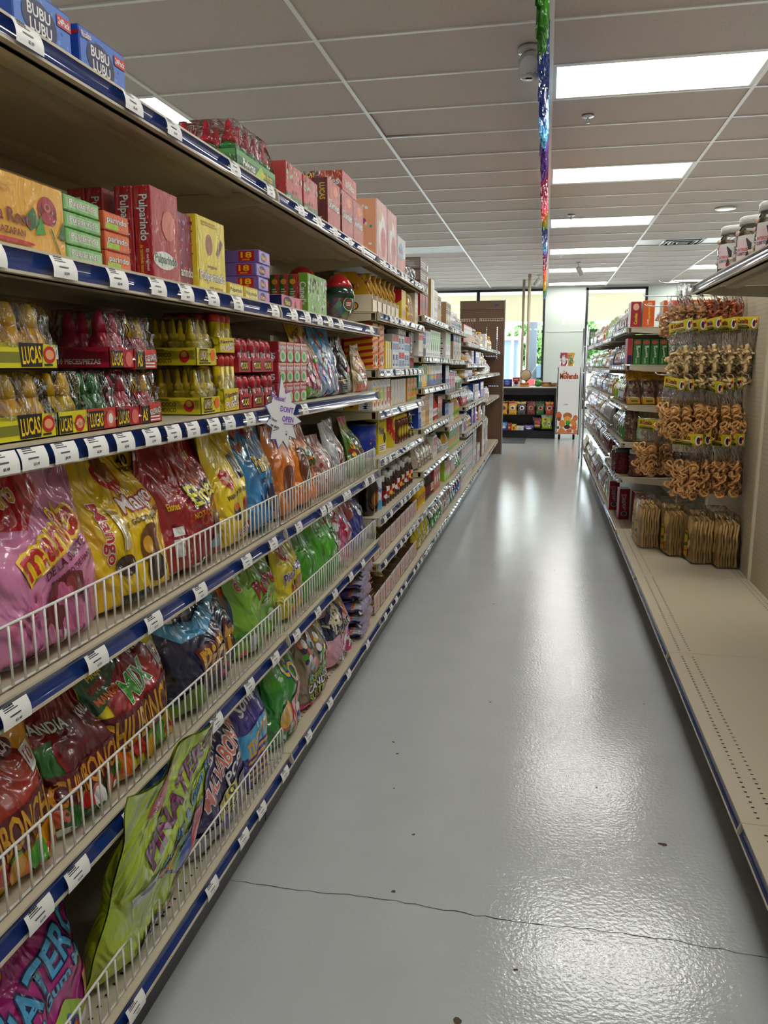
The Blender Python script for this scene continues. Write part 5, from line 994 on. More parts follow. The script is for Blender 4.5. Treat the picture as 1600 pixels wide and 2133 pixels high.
# spice packets in shelf boxes
def shelfbox(cols, seed):
    t = empty('shelf_box'); w, d, h = .115, .26, .085; g = G(); k_ = mat('e4dad2', 'card'); i_ = mat('8c7458', 'card')
    g.box(-w/2, w/2, 0, .003, 0, h, k_); g.box(-w/2, -w/2+.003, 0, d, 0, h*.8, i_); g.box(w/2-.003, w/2, 0, d, 0, h*.8, i_); g.box(-w/2, w/2, d-.003, d, 0, h, i_); g.box(-w/2, w/2, 0, d, 0, .003, i_)
    design(g, [('r', 0, .37, .8, .6, 'c8b0a8'), ('l', 0, .4, .6, .4, 5, 'salmon'), ('e', 0, .2, .3, .14, 'tan')], lambda x, y, o: (x, -o, y), w, 'card'); g.obj('carton', t)
    rr = random.Random(seed)
    for k in range(4):
        b = bag(.095, .12, .03, cols[k % len(cols)], [('d', 0, .6, .8, .8, 12, .1, [cols[(k+1) % len(cols)], 'silver'])], seed+k, name='packet', nu=8, nv=10); b.parent = t; b.location = (rr.uniform(-.006, .006), .03+k*.055, .012); b.rotation_euler = (-.7+rr.uniform(-.2, .2), 0, rr.uniform(-.2, .2))
    return t
SB = [shelfbox(c, 40+i*9) for i, c in enumerate((['dred', 'maroon', 'salmon'], ['5c8c50', 'mint', 'silver'], ['orange', 'dorange', 'red'], ['navy', 'white', 'silver'], ['gold', 'tan', 'dred']))]
sbn = ['red chili', 'green herb', 'orange spice', 'navy and silver', 'golden spice']
for r_, z in enumerate((.47, .2305)):
    for k in range(9): q = (k*2+r_*3) % 5; C_(SB[q], 3.185+k*.128, 3.30+k*.128, z, f'pale shelf box of {sbn[q]} packets, {["upper", "deck"][r_]} row, {_ord[k]} in the third bay', 'box', 'shelf boxes of spice packets', x=-.695)
blk = bag(.36, .13, .16, '26282c', [('d', 0, .2, .9, .3, 20, .05, ['dgrey', 'silver'])], 50, kind='foil', name='wrapped_bundle')
C_(blk, 3.95, 4.34, 1.727, 'black crumpled plastic-wrapped bundle at the far end of the top shelf', 'bundle')
# ------------------------------------------------------------------ generic stock for the farther bays
def fbox(w, d, h, c, c2, c3, kind='card', seed=0):
    rr = random.Random(seed); H = h/w
    F = [('r', 0, H*.72, .94, H*.4, c2), ('e', rr.uniform(-.1, .1), H*.38, .6, min(.6, H*.36), c3), ('l', 0, H*.74, .6, H*.14, 2, 'white' if c2 not in ('white', 'cream') else c3), ('l', 0, H*.1, .7, H*.1, 2, 'dgrey')]
    S = [('l', 0, (h/d)*.5, .7, (h/d)*.7, 8, 'dgrey' if c in ('white', 'cream', 'lgrey', 'yellow', 'silver') else 'lgrey')]
    return box(w, d, h, c, F, S, S, kind=kind)
FB = {}
def gen(kind, c, c2, c3, w, d, h, seed=0):
    key = (kind, c, c2, c3, w, d, h)
    if key not in FB:
        if kind == 'box': o = fbox(w, d, h, c, c2, c3, seed=seed)
        elif kind == 'wbox': o = fbox(w, d, h, c, c2, c3, 'wrap', seed)
        elif kind == 'bag': o = bag(w, h, d*.8, c, [('r', 0, h/w*.6, .7, h/w*.26, c2), ('e', 0, h/w*.3, .5, h/w*.24, c3), ('l', 0, h/w*.6, .5, h/w*.1, 2, 'white')], seed, nu=8, nv=10, name='bag')
        elif kind == 'cbag': o = bag(w, h, d*.8, c, [('d', 0, h/w*.45, .8, h/w*.7, 34, .08, [c2, c3, 'silver'])], seed, nu=8, nv=10, name='bag')
        elif kind in ('bottle', 'oil'):
            r = w/2; nk = .25 if kind == 'bottle' else .35
            o = bottle([(r*.9, 0), (r, .008), (r, h*.55), (r*nk*1.3, h*.82), (r*nk*1.1, h*.9)], c, c2, [(r*nk*1.5, h*.88), (r*nk*1.5, h*.99), (0, h)], D=[('p', [(-.9, h/w*.18), (.9, h/w*.18), (.9, h/w*.48), (-.9, h/w*.48)], c3), ('l', 0, h/w*.34, .8, h/w*.16, 3, 'dgrey')], R=r, n=12)
        elif kind == 'jar': 
            r = w/2; o = bottle([(r*.9, 0), (r, .006), (r, h*.75), (r*.8, h*.84)], c, c2, [(r*.85, h*.83), (r*.85, h*.98), (0, h)], D=[('p', [(-.9, h/w*.2), (.9, h/w*.2), (.9, h/w*.6), (-.9, h/w*.6)], c3)], R=r, n=12, name='jar', capname='lid')
        FB[key] = o
    return FB[key]
NM = dict(dred='dark red', blue='blue', white='white', yellow='yellow', navy='navy', silver='silver', lime='lime green', green='green', dgreen='dark green', red='red', orange='orange', cream='cream', kraft='brown cardboard', brown='brown', violet='violet',
  teal='teal', sky='sky blue', gold='golden', crimson='crimson', tan='tan', pink='pink', black='black', lgrey='light grey', maroon='maroon', mint='pale green', purple='purple', dorange='rust orange', olive='olive', dgrey='dark grey', beige='beige', peach='peach', salmon='salmon', dbrown='dark brown', lemon='lemon yellow', hotpink='bright pink', lav='lavender')
KN = dict(box='box', wbox='wrapped box', bag='bag', cbag='clear bag', bottle='bottle', oil='oil bottle', jar='jar')
KC = dict(box='box', wbox='box', bag='bag', cbag='bag', bottle='bottle', oil='bottle', jar='jar')
def row(side, y, yend, z, x, specs, where, gap=.004, rows=1, stack=1):
    """specs: (kind, c, c2, c3, w, d, h, count[, stack])"""
    for sp in specs:
        kind, c, c2, c3, w, d, h, n = sp[:8]; st = sp[8] if len(sp) > 8 else 1
        o = gen(kind, c, c2, c3, w, d, h, len(FB)*3+1)
        for k in range(n):
            if y+w > yend: return y
            for q in range(st):
                lv = '' if st == 1 else ['bottom ', 'second ', 'third ', 'fourth ', 'fifth '][q]
                lab = f'{lv}{NM[c]} {KN[kind]}' + (f' with {NM[c2]} print' if kind in ('box', 'bag') and c2 != c else f' with {NM[c2]} cap' if kind in ('bottle', 'oil', 'jar') else '')
                gn = f'{NM[c]} {KN[kind]}, {where}'
                LABELS[(lab, where)] = LABELS.get((lab, where), 0)+1; m = LABELS[(lab, where)]
                L = f'{_ord[m-1]} {lab} {where}' if m > 1 or n*st > 1 else f'{lab} {where}'
                rz = L90 if side < 0 else R90
                put(o, x, y+w/2, z+q*(h+.0006), rz+random.Random(m*7+int(y*100)).uniform(-.05, .05)*(kind != 'box'), L, KC[kind], gn if n*st > 1 else None)
            y += w+gap
    return y
XL = -.70
W4, W5, W6, W7, W8, W9 = [f'of the {q} left bay' for q in ('fourth', 'fifth', 'sixth', 'seventh', 'eighth', 'last')]
lv = ['top', 'second', 'third', 'fourth', 'fifth', 'sixth', 'deck']
def wh(i, wb): return f'on {wb[7:]}, {lv[i]} shelf down' if i else f'on the top of {wb[7:]}'
# bay 4 (4.38 - 5.60)
y = YS[4]+.02
br = box(.30, .18, .062, '6a5044', [('l', 0, .1, .8, .12, 3, 'lgrey'), ('r', .4, .1, .1, .12, 'white')], [('r', 0, .17, .96, .28, '8c7c74'), ('l', 0, .17, .8, .2, 4, 'lgrey')])
for k in range(3): L_(br, 4.44, 4.74, 1.577+.125+k*.0628, f'flat brown printed carton, {["lowest", "middle", "topmost"][k]} of three over the red boxes', 'box', 'stacked flat brown cartons', x=XL)
rd2 = box(.09, .12, .124, '9c1c20', [('e', 0, .7, .7, .6, 'maroon')], [('d', 0, .5, .8, .8, 12, .1, ['salmon', 'maroon'])])
for k in range(3): L_(rd2, 4.44+k*.1, 4.53+k*.1, 1.576, f'red upright carton carrying the flat brown ones, {_ord[k]} from the near end', 'box', 'red upright cartons', x=XL)
tw_ = box(.06, .12, .235, 'e8e6e2', [('r', 0, 2, .8, 3, 'white')], [('r', 0, .98, .9, 1.9, 'lgrey'), ('r', -.44, .98, .1, 1.96, 'dorange'), ('r', .44, .98, .1, 1.96, 'gold'), ('l', 0, 1, .7, 1.7, 12, 'dgrey')])
L_(tw_, 4.80, 4.86, 1.576, 'tall yellow edged cereal box seen from its nutrition side on the fourth bay', 'box'); L_(tw_, 4.87, 4.93, 1.576, 'second tall yellow edged cereal box, behind the first on the fourth bay', 'box')
row(-1, 4.96, 5.58, 1.576, XL, [('box', 'white', 'cream', 'tan', .05, .14, .19, 4), ('box', 'kraft', 'brown', 'tan', .08, .14, .17, 2)], wh(0, W4))
row(-1, y, 5.58, 1.353, XL, [('box', 'white', 'red', 'cream', .05, .12, .17, 3), ('box', 'navy', 'blue', 'white', .05, .12, .155, 2), ('box', 'white', 'silver', 'lgrey', .06, .12, .15, 3), ('box', 'white', 'mint', 'green', .09, .12, .165, 5)], wh(1, W4))
row(-1, y, 5.58, 1.179, XL, [('box', 'teal', 'sky', 'white', .06, .1, .12, 2), ('box', 'yellow', 'green', 'white', .06, .1, .13, 3), ('box', 'navy', 'yellow', 'green', .07, .1, .13, 2), ('box', 'blue', 'white', 'yellow', .06, .1, .13, 4), ('box', 'navy', 'white', 'red', .07, .1, .135, 4)], wh(2, W4))
row(-1, y, 5.58, .949, XL, [('box', 'blue', 'white', 'silver', .05, .12, .17, 2), ('box', 'cream', 'tan', 'gold', .05, .12, .175, 3), ('box', 'gold', 'tan', 'brown', .08, .12, .18, 2), ('box', 'white', 'silver', 'lgrey', .05, .12, .18, 3), ('bottle', 'red', 'red', 'white', .055, .05, .16, 4), ('box', 'brown', 'dorange', 'tan', .07, .12, .15, 3)], wh(3, W4))
row(-1, y, 5.58, .706, XL, [('cbag', 'beige', 'white', 'dred', .12, .10, .15, 5), ('wbox', 'white', 'red', 'salmon', .08, .12, .14, 2), ('cbag', 'silver', 'white', 'dred', .1, .09, .13, 3)], wh(4, W4))
row(-1, y, 5.58, .471, XL, [('bottle', 'yellow', 'black', 'gold', .06, .06, .17, 5), ('bottle', 'dbrown', 'black', 'dred', .055, .05, .18, 4), ('bottle', 'maroon', 'red', 'cream', .055, .05, .17, 2), ('box', 'dorange', 'red', 'white', .1, .12, .2, 3)], wh(5, W4))
# corn flour sacks and bags on the deck
ys2 = bag(.13, .2, .09, 'd8c41c', [('p', [(-.5, 1.25), (.5, 1.25), (.5, 1.6), (-.5, 1.6)], 'white'), ('r', -.2, 1.1, .3, .22, 'navy'), ('r', .3, .8, .3, 1.1, 'white'), ('t', '2', .3, 1.1, .16, .2, 'navy'), ('l', 0, .5, .7, .3, 3, 'navy')], 60, topc='white', name='flour_bag', nu=8, nv=12)
for k in range(3): L_(ys2, 4.42+k*.16, 4.55+k*.16, .2305, f'yellow and white flour bag, {_ord[k]} on the deck of the fourth bay', 'bag', 'yellow and white flour bags', x=-.70)
row(-1, 4.92, 5.58, .2305, XL, [('bag', 'dgreen', 'white', 'green', .15, .12, .19, 4)], 'on the deck '+W4)
# bay 5
y5, e5 = YS[5]+.02, YS[5]+BW_-.02
row(-1, y5, e5, 1.571, XL, [('box', 'kraft', 'brown', 'cream', .09, .16, .17, 3), ('cbag', 'white', 'silver', 'sky', .12, .1, .14, 3), ('bag', 'white', 'brown', 'teal', .13, .09, .15, 3)], wh(0, W5))
sal = box(.17, .07, .105, '1c2458', [('t', 'SALADITAS', 0, .38, .8, .13, 'white'), ('l', 0, .14, .5, .1, 2, 'lgrey')]); sal2 = box(.17, .07, .135, 'b09078', [('p', [(0, .1), (.3, .4), (0, .7), (-.3, .4)], 'navy'), ('p', [(0, .04), (.38, .4), (.34, .4), (0, .1)], 'cream'), ('t', 'SALADA', 0, .42, .4, .08, 'white')])
row(-1, y5, 5.95, 1.346, XL, [('box', 'white', 'mint', 'lgrey', .09, .12, .2, 3)], wh(1, W5))
for k in range(3): L_(sal2, 6.0+k*.19, 6.17+k*.19, 1.346, f'tan cracker box with navy diamond, {_ord[k]} under the navy cracker boxes', 'box', 'tan cracker boxes'); L_(sal, 6.0+k*.19, 6.17+k*.19, 1.4815, f'navy cracker box, {_ord[k]} on top of the tan cracker boxes', 'box', 'navy cracker boxes')
row(-1, y5, e5, 1.101, XL, [('box', 'navy', 'lgrey', 'violet', .1, .12, .2, 2), ('box', 'maroon', 'crimson', 'pink', .1, .12, .15, 4), ('bag', 'dgreen', 'green', 'gold', .12, .08, .16, 4)], wh(2, W5))
row(-1, y5, e5, .871, XL, [('box', 'navy', 'blue', 'white', .07, .12, .16, 3), ('wbox', 'white', 'silver', 'violet', .06, .1, .15, 5), ('oil', 'gold', 'yellow', 'lime', .07, .07, .18, 6)], wh(3, W5))
row(-1, y5, e5, .661, XL, [('bottle', 'gold', 'dgreen', 'white', .06, .06, .17, 4), ('box', 'lime', 'green', 'orange', .09, .12, .17, 6), ('box', 'lime', 'dorange', 'tan', .09, .12, .17, 2)], wh(4, W5))
row(-1, y5, e5, .451, XL, [('box', 'lime', 'orange', 'white', .09, .12, .165, 4), ('wbox', 'dorange', 'silver', 'white', .1, .12, .14, 3), ('cbag', 'mint', 'dgreen', 'white', .13, .1, .16, 3)], wh(5, W5))
row(-1, y5, e5, .2305, XL, [('bag', 'white', 'dorange', 'brown', .12, .1, .2, 3), ('bag', 'teal', 'hotpink', 'white', .13, .1, .2, 2), ('bag', 'blue', 'gold', 'green', .16, .1, .2, 3)], 'on the deck '+W5)
# bays 6-9, denser and smaller in the picture
rr = random.Random(11)
PLT = {6: (W6, LF), 7: (W7, LF), 8: (W8, LEFT[8]), 9: (W9, LEFT[9])}
kinds = [('box', 'blue', 'white', 'red', .1, .12, .17), ('box', 'white', 'dred', 'silver', .07, .12, .16), ('cbag', 'silver', 'white', 'violet', .13, .1, .15), ('bag', 'gold', 'white', 'dgreen', .13, .1, .16), ('oil', 'gold', 'yellow', 'cream', .08, .08, .2), ('bottle', 'brown', 'white', 'cream', .07, .07, .18), ('cbag', 'cream', 'salmon', 'tan', .12, .1, .14), ('box', 'dorange', 'white', 'tan', .11, .12, .15), ('jar', 'dred', 'silver', 'cream', .09, .09, .12), ('bag', 'red', 'silver', 'white', .12, .1, .15)]
for b in (6, 7, 8):
    if b not in LEFT or YS[b] > 11.2: continue
    w_, lv_ = PLT[b]; y0 = YS[b]
    for i, (z, dp) in enumerate(lv_):
        y = y0+.02; k = 0
        hmax = (lv_[i-1][0]-z-.06) if i else .16
        while y < y0+BW_-.15 and k < 4:
            q = rr.choice(kinds); n = rr.randint(2, 4); sc = min(1, hmax/q[6])
            y = row(-1, y, y0+BW_-.02, z+.001, XL, [q[:6]+(round(q[6]*sc, 3), n)], wh(i, w_)); k += 1
    if b == 6: row(-1, y0+.02, y0+BW_-.02, .2305, XL, [('wbox', 'white', 'dgreen', 'salmon', .1, .14, .13, 10, 3)], 'on the deck '+w_)
kb = box(.42, .3, .2, '8c6e58', [('l', 0, .22, .7, .1, 2, 'brown'), ('r', .3, .35, .3, .16, 'white')], [('r', 0, .32, .2, .6, 'tan')], topc='a08468')
for b, n in ((7, 2), (8, 3)):
    if b in LEFT and YS[b] < 11.2:
        for k in range(2):
            for q in range(n-k): L_(kb, YS[b]+.1+k*.5, YS[b]+.52+k*.5, .2305+q*.2008, f'brown cardboard carton, {["bottom", "second", "third", "fourth"][q]} of the {["nearer", "farther"][k]} stack in the {bn[b-1]} left bay', 'box', 'brown cardboard cartons on the decks', x=-.72)
# brown pegboard end
t = empty('pegboard_panel', (-.93, 11.76, 0)); tag(t, 'tall brown pegboard end panel with metal edge and wooden top strip', 'panel')
g = G(); g.box(-1.26, -.62, 11.755, 11.761, 0, 2.10, mat('7a5c48', 'pegbrown')); g.obj('board', t, (-.93, 11.76, 0))
g = G(); g.box(-.62, -.603, 11.74, 11.78, 0, 2.235, mat('9a9484', 'metalpaint')); g.obj('edge_trim', t, (-.93, 11.76, 0))
g = G(); g.box(-1.26, -.62, 11.745, 11.775, 2.10, 2.225, mat('8c7058', 'wood')); design(g, [('e', .18, .05, .14, .05, 'blue')], lambda x, y, o: (-.8+x, 11.7449-o, 2.14+y), .4, 'card'); g.obj('top_strip', t, (-.93, 11.76, 0))
# ------------------------------------------------------------------ right side: jars
def bigjar(seed=0):
    t = empty('glass_jar'); r, h = .062, .175
    g = G(); rr = random.Random(seed)
    for k in range(60):
        a, q = rr.uniform(0, 2*PI), r*.86*math.sqrt(rr.random()); z = rr.uniform(.008, h*.74); th = rr.uniform(0, PI); d = Vector((math.cos(th), math.sin(th), rr.uniform(-.4, .4)))*.014
        c = Vector((q*math.cos(a), r+q*math.sin(a), z)); g.tube([c-d, c+d*.2, c+d], .0085, mat('dcc4b0', 'snack'), 6)
    g.obj('pickled_pieces', t)['kind'] = 'stuff'
    g = G(); g.lathe([(r*.9, 0), (r, .01), (r, h*.72), (r*.82, h*.83), (r*.82, h*.88)], mat('white', 'glass'), 28, 0, r); g.obj('jar_body', t)
    g = G(); g.lathe([(r*.9, h*.86), (r*.9, h*.985), (r*.84, h), (0, h)], mat('e4e4e2', 'plastic'), 28, 0, r); g.obj('lid', t)
    g = G(); sfj = lambda x, y, o=0: ((r*1.004+o)*math.sin(x/r), r-(r*1.004+o)*math.cos(x/r), y)
    for xo in (.035,):
        g.grid(lambda u, v: sfj(xo+(u-.5)*.11, .035+v*.08), 10, 3, mat('white', 'card'))
        design(g, [('r', -.26, .6, .34, .56, 'f2dce2'), ('p', [(-.12, .9), (.02, .75), (.02, .5), (-.12, .34), (-.14, .37), (-.02, .52), (-.02, .72), (-.14, .87)], 'dgrey'), ('t', 'ENTEROS', -.24, .60, .32, .08, 'red', 0), ('t', 'CUERITOS', -.24, .49, .32, .08, 'navy'), ('p', [(-.12, .4), (0, .42), (-.04, .34), (0, .3), (-.1, .3)], 'red'), ('l', .24, .66, .34, .44, 8, 'dgrey'), ('r', .24, .36, .3, .08, 'black'), ('l', .24, .36, .3, .08, 1, 'white')], lambda x, y, o: sfj(xo+x, y, o), .118, 'card', L=.012)
    g.obj('label', t)
    return t
J = bigjar(5)
for (x, y, lab) in ((.58, 2.98, 'glass jar with white lid at the far end of the high right shelf'), (.60, 2.80, 'glass jar with white lid, middle one on the high right shelf'), (.60, 2.56, 'glass jar with white lid nearest the camera on the high right shelf'), (.60, 2.36, 'glass jar partly cut by the photo edge on the high right shelf')):
    put(J, x, y, 1.592, R90+.5, lab, 'jar', 'glass jars of pickled pieces')
# ------------------------------------------------------------------ hanging snack bags
def snackbag(shape, seed, w=.19, h=.25, t_=.07, c='eca868', header=True, fill=.62):
    t = empty('snack_bag'); rr = random.Random(seed); g = G(); m_ = mat(c, 'snack')
    def env(b): return (min(1, (b/.1))**.5)*(1-ss(.55, 1.0, b)*.93)
    n = {'ring': 95, 'wheel': 55, 'curl': 130, 'strip': 110}[shape]
    for k in range(n):
        b = rr.uniform(.03, fill); e = env(b); x = rr.uniform(-.43, .43)*w*(.9); y = rr.uniform(-.42, .42)*t_*e
        if rr.random() < .7: y = -abs(y)*.3-t_*.33*e
        c_ = Vector((x, y, b*h)); rot = Matrix.Rotation(rr.uniform(0, PI), 3, 'Z') @ Matrix.Rotation(rr.uniform(-1, 1)+PI/2, 3, 'X') @ Matrix.Rotation(rr.uniform(0, PI), 3, 'Z')
        if shape in ('ring', 'wheel'):
            R = .019 if shape == 'ring' else .022; r = .0056
            g.tube([c_+rot @ Vector((R*math.cos(a), R*rr.uniform(.85, 1)*math.sin(a), .003*math.sin(2*a))) for a in [2*PI*i/9 for i in range(9)]], r, m_, 5, True)
            if shape == 'wheel':
                for a in (0, PI/2): g.tube([c_+rot @ Vector((-R*math.cos(a), -R*math.sin(a), 0)), c_+rot @ Vector((R*math.cos(a), R*math.sin(a), 0))], r*.7, m_, 4)
        elif shape == 'curl':
            R = .010; g.tube([c_+rot @ Vector((R*math.cos(a), R*math.sin(a), .002*a)) for a in [i*.7 for i in range(6)]], .0036, m_, 4)
        else:
            L2 = rr.uniform(.018, .03); bw = .0075
            V = []
            for i in range(5):
                f = i/4-.5; off = .013*math.sin(f*6+k)
                V += [c_+rot @ Vector((f*2*L2, -bw, off)), c_+rot @ Vector((f*2*L2, bw, off+.003))]
            V += [v+rot @ Vector((0, 0, .003)) for v in V[:10]]
            F = [(2*i, 2*i+1, 2*i+3, 2*i+2) for i in range(4)]+[(10+2*i, 12+2*i, 13+2*i, 11+2*i) for i in range(4)]+[(2*i, 2*i+2, 12+2*i, 10+2*i) for i in range(4)]+[(2*i+1, 11+2*i, 13+2*i, 3+2*i) for i in range(4)]
            g.add(V, F, m_, True)
    g.obj('fried_snacks', t)['kind'] = 'stuff'
    g = G()
    for side in (1, -1):
        def S(u, v, side=side):
            a = 2*u-1; e = env(v); wd = w*(.5 if v < .6 else .5-(.30 if not header else .0)*ss(.6, 1, v)); T = (t_/2)*e*max(0, 1-a*a)**.5+.0008
            T += .005*e*noise.noise((u*5+seed, v*6, side))
            return (a*wd*(1-.08*e), -side*T, v*h)
        g.grid(S, 10, 14, mat('white', 'film'), True, side < 0)
    g.obj('clear_film', t)
    if header:
        g = G(); hh = .058; z0 = h-.012; g.box(-w*.46, w*.46, -.0012, .0012, z0, z0+hh, mat('e8cc28', 'card'))
        for sd in (1, -1):
            sf = (lambda x, y, o: (x, -.0013-o, z0+y)) if sd > 0 else (lambda x, y, o: (-x, .0013+o, z0+y))
            design(g, [('t', 'Mi Costeñita', -.13, .2, .5, .12, 'dred', 0, 'black', .02), ('r', -.1, .12, .46, .012, 'white', -.03), ('r', -.1, .095, .46, .012, 'dred', -.03), ('r', -.1, .045, .56, .05, 'dgreen'), ('l', -.1, .045, .5, .03, 1, 'lime'), ('e', .26, .2, .1, .1, 'lime'), ('e', .35, .145, .2, .24, 'white', -.15), ('e', .35, .15, .1, .16, 'black', -.15), ('e', .36, .1, .08, .08, 'dred'), ('s', .42, .19, .06, .03, 5, 'red')], sf, w, 'card')
        g.obj('header_card', t)
    else:
        g = G(); z = h*.985
        def tail(u, v): a = 2*PI*u; r = .012+.014*v; return (r*math.cos(a)*(1+.4*math.sin(3*a)), r*.5*math.sin(a), z+v*.05+.01*math.sin(a*2)*v)
        g.grid(tail, 10, 3, mat('white', 'film')); g.obj('gathered_neck', t)
    return t
SN = {k: snackbag(*v[:2], **v[2]) for k, v in dict(ring=('ring', 1, dict(t_=.055)), wheel=('wheel', 2, dict(h=.235, t_=.05, fill=.60)), strip=('strip', 3, dict(h=.27, t_=.05, c='f0c490')), curl=('curl', 4, dict(header=False, h=.2, w=.15, c='e8a860', fill=.66)), chips=('strip', 5, dict(t_=.055, header=False, h=.26, w=.16, c='cc9c70', fill=.62)), red=('strip', 6, dict(t_=.055, header=False, h=.22, w=.16, c='c87048', fill=.7))).items()}
def hook(x0, y, z, x1=1.10):
    g = G(); g.tube([(x1, y, z-.004), (x0+.03, y, z), (x0, y, z+.004), (x0-.012, y, z+.014)], .0032, mat('silver', 'metal'), 6)
    g.tube([(x1, y-.02, z+.02), (x1-.004, y, z+.012), (x1-.0, y+.02, z+.02)], .003, mat('silver', 'metal'), 6); return g
def hang(kind, x, y, z, rz, label, s=1, rx=0):
    h = {'ring': .25, 'wheel': .235, 'strip': .27, 'curl': .2, 'chips': .26, 'red': .22}[kind]; top = h+(.036 if kind in ('ring', 'wheel', 'strip') else .035)
    return put(SN[kind], x, y, z-top*s, R90+rz, label, 'snack bag', 'clear bags of fried wheat snacks', rx=rx, s=s)
hk = [(.62, 4.72, 1.055, 'upper middle'), (.60, 4.74, 1.47, 'upper'), (.60, 4.70, .885, 'lowest')]
for i, (x, y, z, w_) in enumerate(((.66, 4.74, 1.535, 'second'), (.62, 4.72, 1.245, 'third'), (.74, 4.66, .93, 'lowest'), (.56, 5.0, 1.70, 'top'), (.60, 5.25, 1.66, 'rear top'), (.66, 4.55, 1.735, 'bare upper'), (.62, 4.8, 1.755, 'bare middle'))):
    tag(hook(x, y, z).obj('peg_hook'), f'chromed peg hook reaching toward the aisle, {w_} one', 'hook', 'peg hooks on the right panel')
# row under the jar shelf: plain bags with gathered necks
rh = random.Random(12)
def ht(o): o.rotation_euler.y = rh.uniform(-.13, .13); o.location.z -= rh.uniform(0, .014); o.rotation_euler.z += rh.uniform(-.07, .07); return o
for k in range(6): ht(hang(('chips', 'chips', 'chips', 'red', 'red', 'red')[k], .745+k*.06, 4.97, 1.775-.01*(k % 2), .42, f'snack bag with gathered neck on the top peg hook, {_ord[k]} from the aisle', 1.08))
for k in range(2): ht(hang('curl', .74+k*.07, 5.22, 1.72, .3+.4*k, f'bag of small curled snacks hanging by the orange boxes, {["nearer the aisle", "behind the first"][k]}'))
for k in range(5): ht(hang('strip', .755+k*.075, 4.73, 1.55, .5, f'bag of pale fried strips under a yellow header card, {_ord[k]} from the aisle', 1.16, rx=.03*(k % 2)))
for k in range(6): ht(hang('ring' if k != 3 else 'wheel', .70+k*.068, 4.71, 1.225-.006*(k % 2), .45, f'bag of fried rings on the third peg hook down, {_ord[k]} from the aisle', 1.12, rx=.04*(k % 2)))
for k in range(4): ht(hang('wheel' if k else 'ring', (.785 if k == 0 else .80+k*.078), 4.655-(.03 if k == 0 else 0), .925-.006*(k % 3), (.75, .5, .5, .5)[k], f'bag of fried wheels on the lowest peg hook, {_ord[k]} from its aisle end', 1.2))
tag(hook(.58, 5.05, .975, 1.1).obj('peg_hook'), 'chromed peg hook reaching toward the aisle, low rear one', 'hook', 'peg hooks on the right panel')
for k in range(2): ht(hang('ring', .63+k*.085, 5.04, .965, .55+.2*k, f'bag of fried rings hanging low beside the jar shelf, {["nearer the aisle", "behind the first"][k]}', 1.12))
# flat fried wheat sheets
def crackers(n=11):
    t = empty('cracker_pack'); w, d, h = .17, .12, .245; rr = random.Random(2); m_ = mat('e4b878', 'snack')
    pr = None
    for k in range(n):
        if k < 3:
            g = G(); y = 0
            def sf(u, v, k=k): return ((u-.5)*w*(1-.03*math.sin(v*PI)), .0035*math.sin(u*9+k*2)+.0025*math.sin(v*14+k), v*h*(1-.03*math.cos(u*7+k)))
            g.grid(sf, 10, 10, m_); g.grid(lambda u, v: (lambda p: (p[0], p[1]+.0078, p[2]))(sf(u, v)), 10, 10, m_, flip=True)
            E_ = [sf(i/10, 1) for i in range(11)]; g.add(E_+[(a, b+.0078, c) for a, b, c in E_], [(i, i+1, 12+i, 11+i) for i in range(10)], m_)
            for uu in (0, 1): E2 = [sf(uu, i/10) for i in range(11)]; g.add(E2+[(a, b+.0078, c) for a, b, c in E2], [(i, i+1, 12+i, 11+i) for i in range(10)], m_)
            o = g.obj('wheat_sheet', t)
            if pr is None: pr = []
            pr.append(o)
        else: o = pr[k % 3].copy(); COL.objects.link(o); o.parent = t
        o.location = (rr.uniform(-.003, .003), .006+k*.0100, .002+rr.uniform(0, .006)); o.rotation_euler = (0, rr.uniform(-.015, .015), rr.uniform(-.02, .02))
    g = G(); design(g, [('r', 0, .55, 1.0, .9, 'gold'), ('r', 0, .75, 1.0, .16, 'yellow'), ('r', 0, .52, 1, .14, 'dgreen', .2), ('t', 'Duros', 0, .3, .7, .16, 'dred', .2), ('e', 0, .9, .6, .16, 'brown')], lambda x, y, o: (w/2*-1-.004-o, d/2-x, .01+y), d*.8, 'card', z0=.0); 
    design(g, [('r', 0, .55, .34, .9, 'gold'), ('r', 0, .8, .34, .1, 'lime'), ('r', 0, .52, .34, .12, 'dgreen', .2), ('t', 'Duros', 0, .3, .3, .1, 'dred', .2), ('e', 0, .9, .26, .1, 'brown')], lambda x, y, o: (x-.02, -.003-o, .01+y), w*.98, 'card', z0=.0)
    g.obj('paper_label', t)
    film_shell(w+.012, d+.010, h+.055, w*.92, d*.9, 0, 'clear_film', t, .006, 3)
    return t
CP = crackers()
for (x, y, rz, lab) in ((.605, 5.09, .12, 'nearest the aisle'), (.605, 5.30, .05, 'behind the aisle one'), (.74, 4.90, .16, 'second from the aisle'), (.855, 4.97, .02, 'set back between the second and fourth'), (.848, 4.73, .14, 'fourth from the aisle with yellow label'), (.974, 4.66, .04, 'at the back panel'), (.745, 5.16, 0, 'in the second row, behind the second'), (.965, 4.86, 0, 'in the second row, by the panel')):
    put(CP, x, y, RZ+.001, R90+rz, f'clear pack of flat fried wheat sheets, {lab}', 'snack pack', 'packs of flat fried wheat sheets')
